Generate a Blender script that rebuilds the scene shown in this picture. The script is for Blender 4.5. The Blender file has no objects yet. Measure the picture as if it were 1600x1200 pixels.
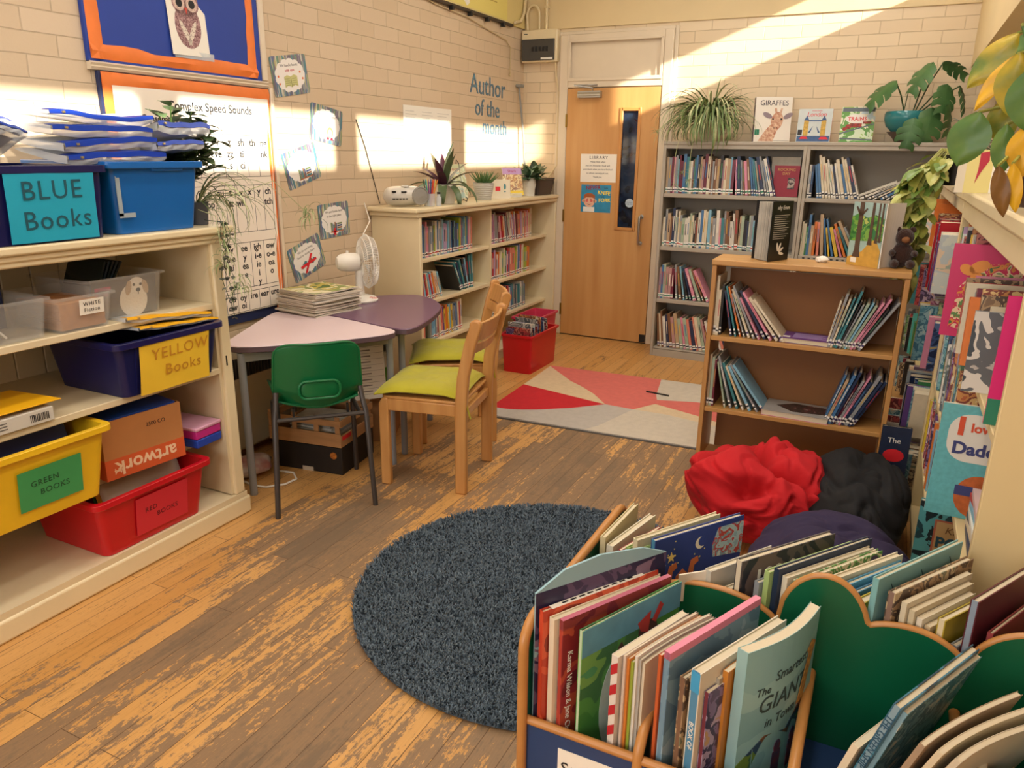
import bpy, bmesh, math, random
from mathutils import Matrix, Vector, noise
S = bpy.context.scene
COL = S.collection
RAD = math.radians

# ---------------------------------------------------------------- camera
cam_data = bpy.data.cameras.new('camera')
cam = bpy.data.objects.new('camera', cam_data)
COL.objects.link(cam)
cam_data.sensor_width = 36.0
cam_data.lens = 1175.1 / 1600 * 36.0
cam_data.clip_start = 0.02
PITCH, ROLL, YAW = 0.29684435, 0.01320062, -0.45739762
_f = Vector((math.sin(YAW) * math.cos(PITCH), math.cos(YAW) * math.cos(PITCH), -math.sin(PITCH)))
_r = Vector((math.cos(YAW), -math.sin(YAW), 0))
_u = _r.cross(_f)
_r2 = math.cos(ROLL) * _r + math.sin(ROLL) * _u
_u2 = -math.sin(ROLL) * _r + math.cos(ROLL) * _u
cam.matrix_world = Matrix(((_r2.x, _u2.x, -_f.x, 0), (_r2.y, _u2.y, -_f.y, 0), (_r2.z, _u2.z, -_f.z, 1.4809), (0, 0, 0, 1)))
S.camera = cam
cam_data.dof.use_dof = False

# ---------------------------------------------------------------- world, sun, daylight, fill lights, exposure
w = bpy.data.worlds.new('sky')
S.world = w
w.use_nodes = True
w.node_tree.nodes['Background'].inputs[0].default_value = (0.75, 0.86, 1.0, 1)
w.node_tree.nodes['Background'].inputs[1].default_value = 1.2

def light(name, kind, energy, color, loc, direction, **kw):
    d = bpy.data.lights.new(name, kind)
    d.energy = energy
    d.color = color
    for k, v in kw.items():
        setattr(d, k, v)
    o = bpy.data.objects.new(name, d)
    COL.objects.link(o)
    o.location = loc
    o.rotation_euler = Vector(direction).to_track_quat('-Z', 'Y').to_euler()
    return o

SUN_DIR = Vector((-1.0, 0.42, -0.39))
light('sun', 'SUN', 13.0, (1.0, 0.93, 0.80), (3, 0, 4), SUN_DIR, angle=RAD(0.9))
# daylight coming in through the high window strip on the right
light('daylight_high_window', 'AREA', 9.0, (1.0, 0.98, 0.95), (0.27, 1.9, 2.77), (-1, 0, -0.35), shape='RECTANGLE', size=8.0, size_y=0.3)
# fill light added at the unseen window behind the camera
light('fill_near_window', 'AREA', 40.0, (1.0, 0.98, 0.96), (-1.3, -2.38, 1.75), (0, 1, -0.12), shape='RECTANGLE', size=2.6, size_y=1.3)
# overhead area lights added as fill, with no fittings modelled
for _x in (-1.55, -0.35):
    for _y in (0.2, 2.3, 4.4):
        light('fill_overhead', 'AREA', 12.5, (1.0, 0.94, 0.85), (_x, _y, 3.12), (0, 0, -1), shape='RECTANGLE', size=0.3, size_y=1.2)
S.view_settings.view_transform = 'Standard'
S.view_settings.look = 'None'
S.view_settings.gamma = 1.0
S.view_settings.use_curve_mapping = False
S.view_settings.exposure = 0.26

# ---------------------------------------------------------------- helpers
def lin(h):
    h = h.lstrip('#')
    out = []
    for i in (0, 2, 4):
        c = int(h[i:i + 2], 16) / 255
        out.append(c / 12.92 if c <= 0.04045 else ((c + 0.055) / 1.055) ** 2.4)
    return (*out, 1)

_MC = {}
def mat(name, hx, rough=0.5, var=0.0, vs=12.0, bump=0.0, bs=80.0, metal=0.0, spec=0.5, trans=0.0, sheen=0.0, hx2=None, stretch=None):
    """plain procedural material: base colour, optional noise variation and bump"""
    if name in _MC:
        return _MC[name]
    m = bpy.data.materials.new(name)
    m.use_nodes = True
    nt = m.node_tree
    b = nt.nodes['Principled BSDF']
    c = lin(hx)
    b.inputs['Base Color'].default_value = c
    b.inputs['Roughness'].default_value = rough
    b.inputs['Metallic'].default_value = metal
    b.inputs['Specular IOR Level'].default_value = spec
    if trans:
        b.inputs['Transmission Weight'].default_value = trans
    if sheen:
        b.inputs['Sheen Weight'].default_value = sheen
    if var or bump:
        tc = nt.nodes.new('ShaderNodeTexCoord')
        mp = nt.nodes.new('ShaderNodeMapping')
        nt.links.new(tc.outputs['Object'], mp.inputs[0])
        if stretch:
            mp.inputs['Scale'].default_value = stretch
    if var:
        n = nt.nodes.new('ShaderNodeTexNoise')
        n.inputs['Scale'].default_value = vs
        n.inputs['Detail'].default_value = 5
        nt.links.new(mp.outputs[0], n.inputs['Vector'])
        r = nt.nodes.new('ShaderNodeValToRGB')
        r.color_ramp.elements[0].position = 0.3
        r.color_ramp.elements[1].position = 0.7
        d = lin(hx2) if hx2 else tuple(x * (1 - var) for x in c[:3]) + (1,)
        r.color_ramp.elements[0].color = d
        r.color_ramp.elements[1].color = c
        nt.links.new(n.outputs[0], r.inputs[0])
        nt.links.new(r.outputs[0], b.inputs['Base Color'])
    if bump:
        n2 = nt.nodes.new('ShaderNodeTexNoise')
        n2.inputs['Scale'].default_value = bs
        n2.inputs['Detail'].default_value = 4
        nt.links.new(mp.outputs[0], n2.inputs['Vector'])
        bp = nt.nodes.new('ShaderNodeBump')
        bp.inputs['Strength'].default_value = bump
        bp.inputs['Distance'].default_value = 0.01
        nt.links.new(n2.outputs[0], bp.inputs['Height'])
        nt.links.new(bp.outputs[0], b.inputs['Normal'])
    _MC[name] = m
    return m

def art(name, hexes, scale=14.0, rough=0.35, distort=0.6):
    """printed cover art: blobs of several ink colours"""
    if name in _MC:
        return _MC[name]
    m = bpy.data.materials.new(name)
    m.use_nodes = True
    nt = m.node_tree
    b = nt.nodes['Principled BSDF']
    b.inputs['Roughness'].default_value = rough
    tc = nt.nodes.new('ShaderNodeTexCoord')
    oi = nt.nodes.new('ShaderNodeObjectInfo')
    ad = nt.nodes.new('ShaderNodeVectorMath')
    ad.operation = 'MULTIPLY_ADD'
    ad.inputs[1].default_value = (1, 1, 1)
    cmb = nt.nodes.new('ShaderNodeCombineXYZ')
    mu = nt.nodes.new('ShaderNodeMath')
    mu.operation = 'MULTIPLY'
    mu.inputs[1].default_value = 30
    nt.links.new(oi.outputs['Random'], mu.inputs[0])
    for i in range(3):
        nt.links.new(mu.outputs[0], cmb.inputs[i])
    nt.links.new(tc.outputs['Object'], ad.inputs[0])
    nt.links.new(cmb.outputs[0], ad.inputs[2])
    n = nt.nodes.new('ShaderNodeTexNoise')
    n.inputs['Scale'].default_value = scale
    n.inputs['Detail'].default_value = 3
    n.inputs['Distortion'].default_value = distort
    nt.links.new(ad.outputs[0], n.inputs['Vector'])
    r = nt.nodes.new('ShaderNodeValToRGB')
    r.color_ramp.interpolation = 'CONSTANT'
    k = len(hexes)
    while len(r.color_ramp.elements) < k:
        r.color_ramp.elements.new(0.5)
    for i, hx in enumerate(hexes):
        e = r.color_ramp.elements[i]
        e.position = 0.0 if i == 0 else 0.30 + 0.42 * (i / k)
        e.color = lin(hx)
    nt.links.new(n.outputs[0], r.inputs[0])
    nt.links.new(r.outputs[0], b.inputs['Base Color'])
    _MC[name] = m
    return m

def clear(name, hx, alpha=0.25, rough=0.1):
    """thin see-through plastic or glass"""
    if name in _MC:
        return _MC[name]
    m = bpy.data.materials.new(name)
    m.use_nodes = True
    nt = m.node_tree
    b = nt.nodes['Principled BSDF']
    b.inputs['Base Color'].default_value = lin(hx)
    b.inputs['Roughness'].default_value = rough
    b.inputs['Alpha'].default_value = alpha
    _MC[name] = m
    return m

class MB:
    def __init__(s):
        s.v, s.f, s.m = [], [], []
    def add(s, vs, fs, mi=0, M=None):
        o = len(s.v)
        for p in vs:
            s.v.append(tuple(M @ Vector(p)) if M is not None else tuple(p))
        for f in fs:
            s.f.append([i + o for i in f])
            s.m.append(mi)
        return s
    def box(s, x0, x1, y0, y1, z0, z1, mi=0, M=None):
        vs = [(x, y, z) for z in (z0, z1) for y in (y0, y1) for x in (x0, x1)]
        return s.add(vs, [(0, 2, 3, 1), (4, 5, 7, 6), (0, 1, 5, 4), (2, 6, 7, 3), (0, 4, 6, 2), (1, 3, 7, 5)], mi, M)
    def loft(s, rings, mi=0, cap0=True, cap1=True, closed=True, M=None):
        n = len(rings[0])
        vs = [p for r in rings for p in r]
        fs = []
        for i in range(len(rings) - 1):
            for j in range(n if closed else n - 1):
                a, b = i * n + j, i * n + (j + 1) % n
                fs.append((a, b, b + n, a + n))
        if cap0:
            fs.append(tuple(range(n))[::-1])
        if cap1:
            fs.append(tuple(range((len(rings) - 1) * n, len(rings) * n)))
        return s.add(vs, fs, mi, M)
    def lathe(s, prof, n=28, mi=0, M=None, cap0=True, cap1=True):
        rings = [[(r * math.cos(2 * math.pi * k / n), r * math.sin(2 * math.pi * k / n), z) for k in range(n)] for r, z in prof]
        return s.loft(rings, mi, cap0, cap1, True, M)
    def tube(s, pts, r, n=8, mi=0, M=None, closed=False):
        pts = [Vector(p) for p in pts]
        k = len(pts)
        rs = r if isinstance(r, (list, tuple)) else [r] * k
        rings = []
        up = None
        for i in range(k):
            t = (pts[min(i + 1, k - 1)] - pts[max(i - 1, 0)])
            t = t.normalized() if t.length > 1e-9 else Vector((0, 0, 1))
            if up is None:
                up = t.orthogonal().normalized()
            up = (up - t * up.dot(t))
            up = up.normalized() if up.length > 1e-6 else t.orthogonal().normalized()
            q = t.cross(up)
            rings.append([tuple(pts[i] + (up * math.cos(2 * math.pi * j / n) + q * math.sin(2 * math.pi * j / n)) * rs[i]) for j in range(n)])
        return s.loft(rings, mi, True, True, True, M)
    def prism(s, poly, a, b, mi=0, axis='y', M=None):
        """extrude a 2-D outline from a to b along axis; outline in the other two axes"""
        n = len(poly)
        def P(u, v, t):
            return {'x': (t, u, v), 'y': (u, t, v), 'z': (u, v, t)}[axis]
        vs = [P(u, v, a) for u, v in poly] + [P(u, v, b) for u, v in poly]
        fs = [tuple(range(n)), tuple(range(n, 2 * n))[::-1]]
        fs += [(i, (i + 1) % n, n + (i + 1) % n, n + i) for i in range(n)]
        return s.add(vs, fs, mi, M)
    def grid(s, fn, nu, nv, mi=0, M=None, wrap=False):
        vs = [fn(i / nu, j / nv) for i in range(nu + 1) for j in range(nv + 1)]
        fs = []
        for i in range(nu):
            for j in range(nv):
                a = i * (nv + 1) + j
                fs.append((a, a + 1, a + nv + 2, a + nv + 1))
        return s.add(vs, fs, mi, M)
    def obj(s, name, mats, parent=None, loc=(0, 0, 0), rz=0.0, bevel=0.0, smooth=False, seg=2, M=None, fix=True, angle=40):
        me = bpy.data.meshes.new(name)
        me.from_pydata(s.v, [], s.f)
        if not isinstance(mats, (list, tuple)):
            mats = [mats]
        for m in mats:
            me.materials.append(m)
        me.polygons.foreach_set('material_index', s.m)
        if fix:
            bm = bmesh.new()
            bm.from_mesh(me)
            bmesh.ops.recalc_face_normals(bm, faces=bm.faces)
            bm.to_mesh(me)
            bm.free()
        if smooth or bevel:
            me.polygons.foreach_set('use_smooth', [True] * len(me.polygons))
            if smooth != 'all':
                me.set_sharp_from_angle(angle=RAD(angle))
        me.update()
        o = bpy.data.objects.new(name, me)
        COL.objects.link(o)
        if parent is not None:
            o.parent = parent
        if M is not None:
            o.matrix_basis = M
        else:
            o.location = loc
            o.rotation_euler = (0, 0, rz)
        if bevel:
            md = o.modifiers.new('bevel', 'BEVEL')
            md.width = bevel
            md.segments = seg
            md.limit_method = 'ANGLE'
            md.angle_limit = RAD(35)
            md.harden_normals = False
        return o

def tag(o, label, cat, group=None, kind=None):
    if label:
        o['label'] = label
    if cat:
        o['category'] = cat
    if group:
        o['group'] = group
    if kind:
        o['kind'] = kind
    return o

def thing(name, label, cat, loc=(0, 0, 0), rz=0.0, group=None, M=None):
    o = bpy.data.objects.new(name, None)
    o.empty_display_size = 0.05
    COL.objects.link(o)
    if M is not None:
        o.matrix_basis = M
    else:
        o.location = loc
        o.rotation_euler = (0, 0, rz)
    return tag(o, label, cat, group)

def struct(o):
    o['kind'] = 'structure'
    return o

def rrect(w, d, r, n=4, z=0.0, cx=0.0, cy=0.0):
    r = min(r, w / 2 - 1e-4, d / 2 - 1e-4)
    out = []
    for (sx, sy, a0) in ((1, 1, 0), (-1, 1, 90), (-1, -1, 180), (1, -1, 270)):
        for k in range(n + 1):
            a = RAD(a0 + 90 * k / n)
            out.append((cx + sx * (w / 2 - r) + r * math.cos(a), cy + sy * (d / 2 - r) + r * math.sin(a), z))
    return out

def Mx(x=0, y=0, z=0, rx=0, ry=0, rz=0):
    return Matrix.Translation((x, y, z)) @ Matrix.Rotation(RAD(rz), 4, 'Z') @ Matrix.Rotation(RAD(ry), 4, 'Y') @ Matrix.Rotation(RAD(rx), 4, 'X')

def basis(o, right, up):
    """matrix whose x is right, y is up, z the outward normal"""
    r = Vector(right).normalized()
    u = Vector(up).normalized()
    n = r.cross(u)
    return Matrix(((r.x, u.x, n.x, o[0]), (r.y, u.y, n.y, o[1]), (r.z, u.z, n.z, o[2]), (0, 0, 0, 1)))

def text(body, size, M, m, parent=None, name='lettering', align='CENTER', depth=0.0006, bold=0.0, shear=0.0, space=1.0, sx=1.0):
    """lettering as a flat mesh lying on the plane given by M"""
    cu = bpy.data.curves.new('t', 'FONT')
    cu.body = body
    cu.size = size
    cu.align_x = align
    cu.align_y = 'CENTER'
    cu.extrude = depth / 2
    cu.offset = bold
    cu.shear = shear
    cu.space_character = space
    cu.resolution_u = 3
    to = bpy.data.objects.new('t', cu)
    me = bpy.data.meshes.new_from_object(to)
    bpy.data.objects.remove(to)
    bpy.data.curves.remove(cu)
    if sx != 1.0:
        for v in me.vertices:
            v.co.x *= sx
    me.name = name
    me.materials.clear()
    me.materials.append(m)
    o = bpy.data.objects.new(name, me)
    COL.objects.link(o)
    if parent is not None:
        o.parent = parent
    o.matrix_basis = M
    return o

def ordinal(n):
    if 10 <= n % 100 <= 20:
        return '%dth' % n
    return '%d%s' % (n, {1: 'st', 2: 'nd', 3: 'rd'}.get(n % 10, 'th'))

# ---------------------------------------------------------------- room materials
def brick_mat(name, hx, hx2, ax):
    m = bpy.data.materials.new(name)
    m.use_nodes = True
    nt = m.node_tree
    L = nt.links.new
    b = nt.nodes['Principled BSDF']
    b.inputs['Roughness'].default_value = 0.45
    tc = nt.nodes.new('ShaderNodeTexCoord')
    sp = nt.nodes.new('ShaderNodeSeparateXYZ')
    cb = nt.nodes.new('ShaderNodeCombineXYZ')
    L(tc.outputs['Object'], sp.inputs[0])
    L(sp.outputs[ax], cb.inputs[0])
    L(sp.outputs['Z'], cb.inputs[1])
    # slight wobble so the courses are not ruler straight
    nz = nt.nodes.new('ShaderNodeTexNoise')
    nz.inputs['Scale'].default_value = 5
    L(cb.outputs[0], nz.inputs['Vector'])
    mm = nt.nodes.new('ShaderNodeVectorMath')
    mm.operation = 'MULTIPLY_ADD'
    mm.inputs[1].default_value = (0.012, 0.012, 0)
    L(nz.outputs['Color'], mm.inputs[0])
    L(cb.outputs[0], mm.inputs[2])
    br = nt.nodes.new('ShaderNodeTexBrick')
    br.inputs['Scale'].default_value = 1.0
    br.inputs['Brick Width'].default_value = 0.245
    br.inputs['Row Height'].default_value = 0.0785
    br.inputs['Mortar Size'].default_value = 0.0032
    br.inputs['Mortar Smooth'].default_value = 0.6
    br.inputs['Color1'].default_value = lin(hx)
    br.inputs['Color2'].default_value = lin(hx2)
    br.inputs['Mortar'].default_value = tuple(c * 0.86 for c in lin(hx2)[:3]) + (1,)
    L(mm.outputs[0], br.inputs['Vector'])
    L(br.outputs['Color'], b.inputs['Base Color'])
    n2 = nt.nodes.new('ShaderNodeTexNoise')
    n2.inputs['Scale'].default_value = 90
    n2.inputs['Detail'].default_value = 4
    L(cb.outputs[0], n2.inputs['Vector'])
    mx = nt.nodes.new('ShaderNodeMath')
    mx.operation = 'MULTIPLY_ADD'
    mx.inputs[1].default_value = 0.12
    L(n2.outputs[0], mx.inputs[0])
    inv = nt.nodes.new('ShaderNodeMath')
    inv.operation = 'SUBTRACT'
    inv.inputs[0].default_value = 1.0
    L(br.outputs['Fac'], inv.inputs[1])
    L(inv.outputs[0], mx.inputs[2])
    bp = nt.nodes.new('ShaderNodeBump')
    bp.inputs['Strength'].default_value = 0.6
    bp.inputs['Distance'].default_value = 0.005
    L(mx.outputs[0], bp.inputs['Height'])
    L(bp.outputs[0], b.inputs['Normal'])
    return m

def floor_mat():
    m = bpy.data.materials.new('worn_strip_floor')
    m.use_nodes = True
    nt = m.node_tree
    L = nt.links.new
    N = nt.nodes.new
    b = nt.nodes['Principled BSDF']
    tc = N('ShaderNodeTexCoord')
    sp = N('ShaderNodeSeparateXYZ')
    cb = N('ShaderNodeCombineXYZ')
    L(tc.outputs['Object'], sp.inputs[0])
    L(sp.outputs['Y'], cb.inputs[0])
    L(sp.outputs['X'], cb.inputs[1])
    br = N('ShaderNodeTexBrick')
    br.offset = 0.37
    br.inputs['Scale'].default_value = 1.0
    br.inputs['Brick Width'].default_value = 0.95
    br.inputs['Row Height'].default_value = 0.078
    br.inputs['Mortar Size'].default_value = 0.0011
    br.inputs['Mortar Smooth'].default_value = 0.2
    br.inputs['Bias'].default_value = 0.0
    br.inputs['Color1'].default_value = lin('#deab69')
    br.inputs['Color2'].default_value = lin('#d39c57')
    br.inputs['Mortar'].default_value = lin('#5d3c1e')
    L(cb.outputs[0], br.inputs['Vector'])
    def noise_(scale, sx, sy, detail=5, rough=0.6):
        mp = N('ShaderNodeMapping')
        mp.inputs['Scale'].default_value = (sx, sy, 1)
        L(tc.outputs['Object'], mp.inputs[0])
        n = N('ShaderNodeTexNoise')
        n.inputs['Scale'].default_value = scale
        n.inputs['Detail'].default_value = detail
        n.inputs['Roughness'].default_value = rough
        L(mp.outputs[0], n.inputs['Vector'])
        return n.outputs[0]
    def mth(op, a, bb, c=None):
        k = N('ShaderNodeMath')
        k.operation = op
        for i, v in enumerate((a, bb, c)):
            if v is None:
                continue
            if isinstance(v, (int, float)):
                k.inputs[i].default_value = v
            else:
                L(v, k.inputs[i])
        return k.outputs[0]
    def ramp(x, p0, p1):
        k = N('ShaderNodeMapRange')
        k.interpolation_type = 'SMOOTHSTEP'
        k.inputs['From Min'].default_value = p0
        k.inputs['From Max'].default_value = p1
        L(x, k.inputs['Value'])
        return k.outputs[0]
    def mix(f, a, bb, blend='MIX'):
        k = N('ShaderNodeMix')
        k.data_type = 'RGBA'
        k.blend_type = blend
        if isinstance(f, (int, float)):
            k.inputs[0].default_value = f
        else:
            L(f, k.inputs[0])
        for i, v in ((6, a), (7, bb)):
            if isinstance(v, tuple):
                k.inputs[i].default_value = v
            else:
                L(v, k.inputs[i])
        return k.outputs[2]
    grain = noise_(1.0, 260, 7, 3)
    streak = noise_(1.0, 26, 3.2, 6, 0.68)
    fine = noise_(1.0, 90, 14, 4, 0.7)
    big = noise_(1.0, 1.15, 0.8, 2)
    board = N('ShaderNodeTexBrick')   # every board wears differently
    board.offset = 0.37
    for k_, v_ in (('Scale', 1.0), ('Brick Width', 0.95), ('Row Height', 0.078), ('Mortar Size', 0.0)):
        board.inputs[k_].default_value = v_
    board.inputs['Color1'].default_value = (0, 0, 0, 1)
    board.inputs['Color2'].default_value = (1, 1, 1, 1)
    L(cb.outputs[0], board.inputs['Vector'])
    speck = noise_(1.0, 70, 42, 4, 0.75)
    v = mth('ADD', mth('MULTIPLY', streak, 0.55), mth('MULTIPLY', fine, 0.30))
    v = mth('ADD', v, mth('MULTIPLY', speck, 0.32))
    v = mth('ADD', v, mth('MULTIPLY', big, 0.55))
    v = mth('ADD', v, mth('MULTIPLY', board.outputs[0], 0.13))
    # the walked middle of the room is worn hardest, the strip by the shelves and door least
    dx = mth('ABSOLUTE', mth('ADD', sp.outputs['X'], 1.25), 0)
    v = mth('SUBTRACT', v, mth('MULTIPLY', ramp(dx, 0.55, 1.05), 0.20))
    v = mth('SUBTRACT', v, mth('MULTIPLY', ramp(sp.outputs['Y'], 3.6, 4.6), 0.16))
    worn = ramp(v, 0.868, 0.902)
    deep = ramp(v, 0.95, 1.08)
    col = mix(mth('MULTIPLY', grain, 0.45), br.outputs['Color'], lin('#9c6a36'))
    wcol = mix(grain, lin('#8f755a'), lin('#7c634a'))
    wcol = mix(deep, wcol, lin('#6f5e4c'))
    thin = noise_(1.0, 75, 2.6, 5, 0.7)
    fleck = noise_(1.0, 210, 36, 3, 0.7)
    col = mix(mth('MULTIPLY', ramp(thin, 0.56, 0.63), 0.55), col, lin('#94703f'))
    col = mix(mth('MULTIPLY', ramp(mth('ADD', mth('MULTIPLY', fleck, 0.7), mth('MULTIPLY', streak, 0.35)), 0.585, 0.64), 0.6), col, lin('#84602f'))
    col = mix(mth('MULTIPLY', worn, 0.92), col, wcol)
    col = mix(br.outputs['Fac'], col, lin('#5b3f25'))
    L(col, b.inputs['Base Color'])
    rg = mth('MULTIPLY_ADD', worn, 0.30, 0.36)
    L(rg, b.inputs['Roughness'])
    hgt = mth('ADD', mth('MULTIPLY', worn, -0.25), mth('MULTIPLY', br.outputs['Fac'], -1.0))
    hgt = mth('ADD', hgt, mth('MULTIPLY', grain, 0.12))
    bp = N('ShaderNodeBump')
    bp.inputs['Strength'].default_value = 0.5
    bp.inputs['Distance'].default_value = 0.003
    L(hgt, bp.inputs['Height'])
    L(bp.outputs[0], b.inputs['Normal'])
    return m

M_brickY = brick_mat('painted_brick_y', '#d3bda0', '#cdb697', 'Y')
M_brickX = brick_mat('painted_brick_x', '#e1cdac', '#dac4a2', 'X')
M_plaster = mat('cream_plaster', '#dcc699', 0.6, var=0.06, vs=3, bump=0.08, bs=60)
M_yellowpl = mat('yellow_plaster', '#e2cf8e', 0.6, var=0.05, vs=3)
M_ceil = mat('white_ceiling', '#e9e2d2', 0.8)
M_cream = mat('cream_gloss_paint', '#e8d7b0', 0.32, var=0.07, vs=5, bump=0.06, bs=30)
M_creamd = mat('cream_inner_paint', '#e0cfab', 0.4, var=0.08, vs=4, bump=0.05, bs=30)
M_frame = mat('white_frame_paint', '#ddcdb4', 0.35, var=0.05, vs=6)
M_black = mat('black_plastic', '#141313', 0.45)
M_white = mat('white_plastic', '#e8e4da', 0.35)
M_paper = mat('white_paper', '#efe9dc', 0.7)
M_ink = mat('black_ink', '#1b1a1c', 0.7)
M_steel = mat('brushed_steel', '#b5b3ae', 0.3, metal=0.9)
M_greypipe = mat('grey_paint_steel', '#8b8a84', 0.4)
M_brass = mat('brass', '#9a7b3a', 0.35, metal=0.8)

# ---------------------------------------------------------------- room shell
XL, YB, XP, XR, YN = -2.85, 5.93, 0.31, 0.66, -2.5
HC = 3.2
struct(MB().box(XL - .1, XR + .12, YN - .1, YB + .12, -0.1, 0.0).obj('floor', floor_mat()))
struct(MB().box(XL - .1, XR + .12, YN - .1, YB + .12, HC, HC + .1).obj('ceiling', M_ceil))
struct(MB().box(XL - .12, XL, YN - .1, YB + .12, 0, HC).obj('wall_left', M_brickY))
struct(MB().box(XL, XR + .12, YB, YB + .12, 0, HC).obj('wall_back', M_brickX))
# unseen near wall; its large window is put in to carry the fill light
nw = MB()
nw.box(XL, -2.7, YN - .1, YN, 0, HC).box(0.1, XR + .12, YN - .1, YN, 0, HC).box(-2.7, 0.1, YN - .1, YN, 0, 1.05).box(-2.7, 0.1, YN - .1, YN, 2.45, HC)
struct(nw.obj('wall_near', M_plaster))
wf = MB()
for x in (-2.7, -1.33, 0.05):
    wf.box(x, x + .05, YN - .08, YN - .03, 1.05, 2.45)
wf.box(-2.7, 0.1, YN - .08, YN - .03, 1.05, 1.1).box(-2.7, 0.1, YN - .08, YN - .03, 2.4, 2.45)
wo = struct(wf.obj('added_window_1', M_frame))
MB().box(-2.66, 0.06, YN - .062, YN - .056, 1.09, 2.41).obj('pane', clear('window_glass', '#ffffff', 0.06, 0.02), parent=wo)
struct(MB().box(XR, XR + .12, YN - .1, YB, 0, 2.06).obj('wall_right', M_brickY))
# upper right: boxed-out wall above the shelves with the strip of high windows
up = MB()
up.box(XP, XR + .12, YN, YB, 2.046, 2.09)           # soffit
up.box(XP, XP + .05, YN, YB, 2.09, 2.625)           # face
up.box(XP, XP + .05, YN, YB, 2.925, HC)             # head
struct(up.obj('wall_upper', M_plaster))
fr = MB()
for k in range(-4, 6):                               # mullions of the high windows, one every 1.25 m
    yl = 2.35 + 1.25 * k
    yc = yl - (XP + 2.85) * 0.42
    if yc > YN:
        fr.box(XP, XP + .05, yc - .1, yc + .1, 2.625, 2.925)
fr.box(XP + .03, XP + .05, YN, YB, 2.61, 2.625)
struct(fr.obj('window_2', M_frame))
# smooth plaster above the brick
struct(MB().box(XL + .012, XP, YB - .012, YB, 2.418, HC).obj('trim_1', M_plaster, bevel=.003))
struct(MB().box(XL, XL + .012, 3.6, YB - .012, 2.43, HC).obj('trim_2', M_yellowpl, bevel=.003))

# ---------------------------------------------------------------- door with frame
DX0, DX1 = -2.438, -1.686
M_door = mat('birch_veneer_door', '#d2a064', 0.38, var=0.12, vs=1.0, stretch=(14, 14, 1.1), hx2='#c48d50')
fm = MB()
fm.box(-2.512, DX0 - .004, YB - .05, YB, 0, 2.37)          # left jamb
fm.box(DX1 + .004, -1.614, YB - .05, YB, 0, 2.37)
fm.box(DX0 - .004, DX1 + .004, YB - .05, YB, 1.984, 2.05)  # door head
fm.box(DX0 - .004, DX1 + .004, YB - .05, YB, 2.32, 2.37)
fo = struct(fm.obj('trim_3', M_frame, bevel=.006))
MB().box(DX0 - .004, DX1 + .004, YB - .025, YB - .012, 2.05, 2.32).obj('transom_panel', M_frame, parent=fo)
ar = MB()
for x0, x1 in ((-2.548, -2.512), (-1.614, -1.586)):
    ar.box(x0, x1, YB - .022, YB, 0, 2.395)
ar.box(-2.512, -1.614, YB - .022, YB, 2.37, 2.395)
ar.obj('architrave', M_frame, parent=fo, bevel=.005)
st = MB()
st.box(DX0 - .004, DX0 + .02, YB - .058, YB - .05, 2.05, 2.32).box(DX1 - .02, DX1 + .004, YB - .058, YB - .05, 2.05, 2.32)
st.box(DX0 - .004, DX1 + .004, YB - .058, YB - .05, 2.03, 2.055).box(DX0 - .004, DX1 + .004, YB - .058, YB - .05, 2.31, 2.33)
st.obj('transom_bead', M_frame, parent=fo, bevel=.003)
DF = YB - .048     # door face
dm = MB()
WX0, WX1, WZ0, WZ1 = -1.983, -1.838, 0.918, 1.82
dm.box(DX0, WX0, DF, YB - .01, 0.008, 1.978).box(WX1, DX1, DF, YB - .01, 0.008, 1.978)
dm.box(WX0, WX1, DF, YB - .01, 0.008, WZ0).box(WX0, WX1, DF, YB - .01, WZ1, 1.978)
door = struct(dm.obj('door_1', M_door))
bd = MB()
for a in ((WX0 - .012, WX0 + .012, WZ0 - .012, WZ1 + .012), (WX1 - .012, WX1 + .012, WZ0 - .012, WZ1 + .012)):
    bd.box(a[0], a[1], DF - .008, DF + .01, a[2], a[3])
bd.box(WX0, WX1, DF - .008, DF + .01, WZ0 - .012, WZ0 + .012).box(WX0, WX1, DF - .008, DF + .01, WZ1 - .012, WZ1 + .012)
bd.obj('glazing_bead', mat('oak_bead', '#c98d4c', 0.4), parent=door, bevel=.003)
gm = art('painted_reflection_glass', ['#0d1726', '#132238', '#1b2c45', '#26354a', '#0f1a2b'], 7, 0.05)  # mottled blues paint the dark view and reflections into the pane
MB().box(WX0 + .01, WX1 - .01, DF + .012, DF + .018, WZ0, WZ1).obj('vision_panel', gm, parent=door)
sg = MB().lathe([(.0, 0), (.034, 0), (.034, .002), (0, .002)], 24, M=Mx(-1.885, DF + .011, 1.12, rx=90)).obj('fire_door_disc', mat('pale_blue_sticker', '#b9cbd8', 0.5), parent=door)
text('Fire door\nkeep shut', .013, Mx(-1.885, DF + .008, 1.12, rx=90), mat('navy_ink', '#1c2f6b', 0.6), door)
hd = MB()
hd.tube([(-1.775, DF, 1.02), (-1.775, DF - .055, 1.02), (-1.775, DF - .062, 1.012), (-1.775, DF - .062, .822), (-1.775, DF - .055, .814), (-1.775, DF, .814)], .0095, 10)
hd.lathe([(.017, 0), (.017, .006), (.0, .006)], 20, M=Mx(-1.775, DF, 1.02, rx=90)).lathe([(.017, 0), (.017, .006), (.0, .006)], 20, M=Mx(-1.775, DF, .814, rx=90))
hd.obj('pull_handle', M_steel, parent=door, smooth=True)
hg = MB()
for z in (1.74, 1.0, .22):
    hg.box(DX0 - .012, DX0 + .004, DF - .006, DF + .004, z - .05, z + .05)
hg.obj('hinge', M_brass, parent=door, bevel=.002)
MB().box(-1.735, DX1, DF - .003, DF, .012, .075).obj('black_corner_patch', M_black, parent=door)
cl = MB().box(-2.335, -2.15, DF - .05, DF - .002, 1.905, 1.955)
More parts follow.
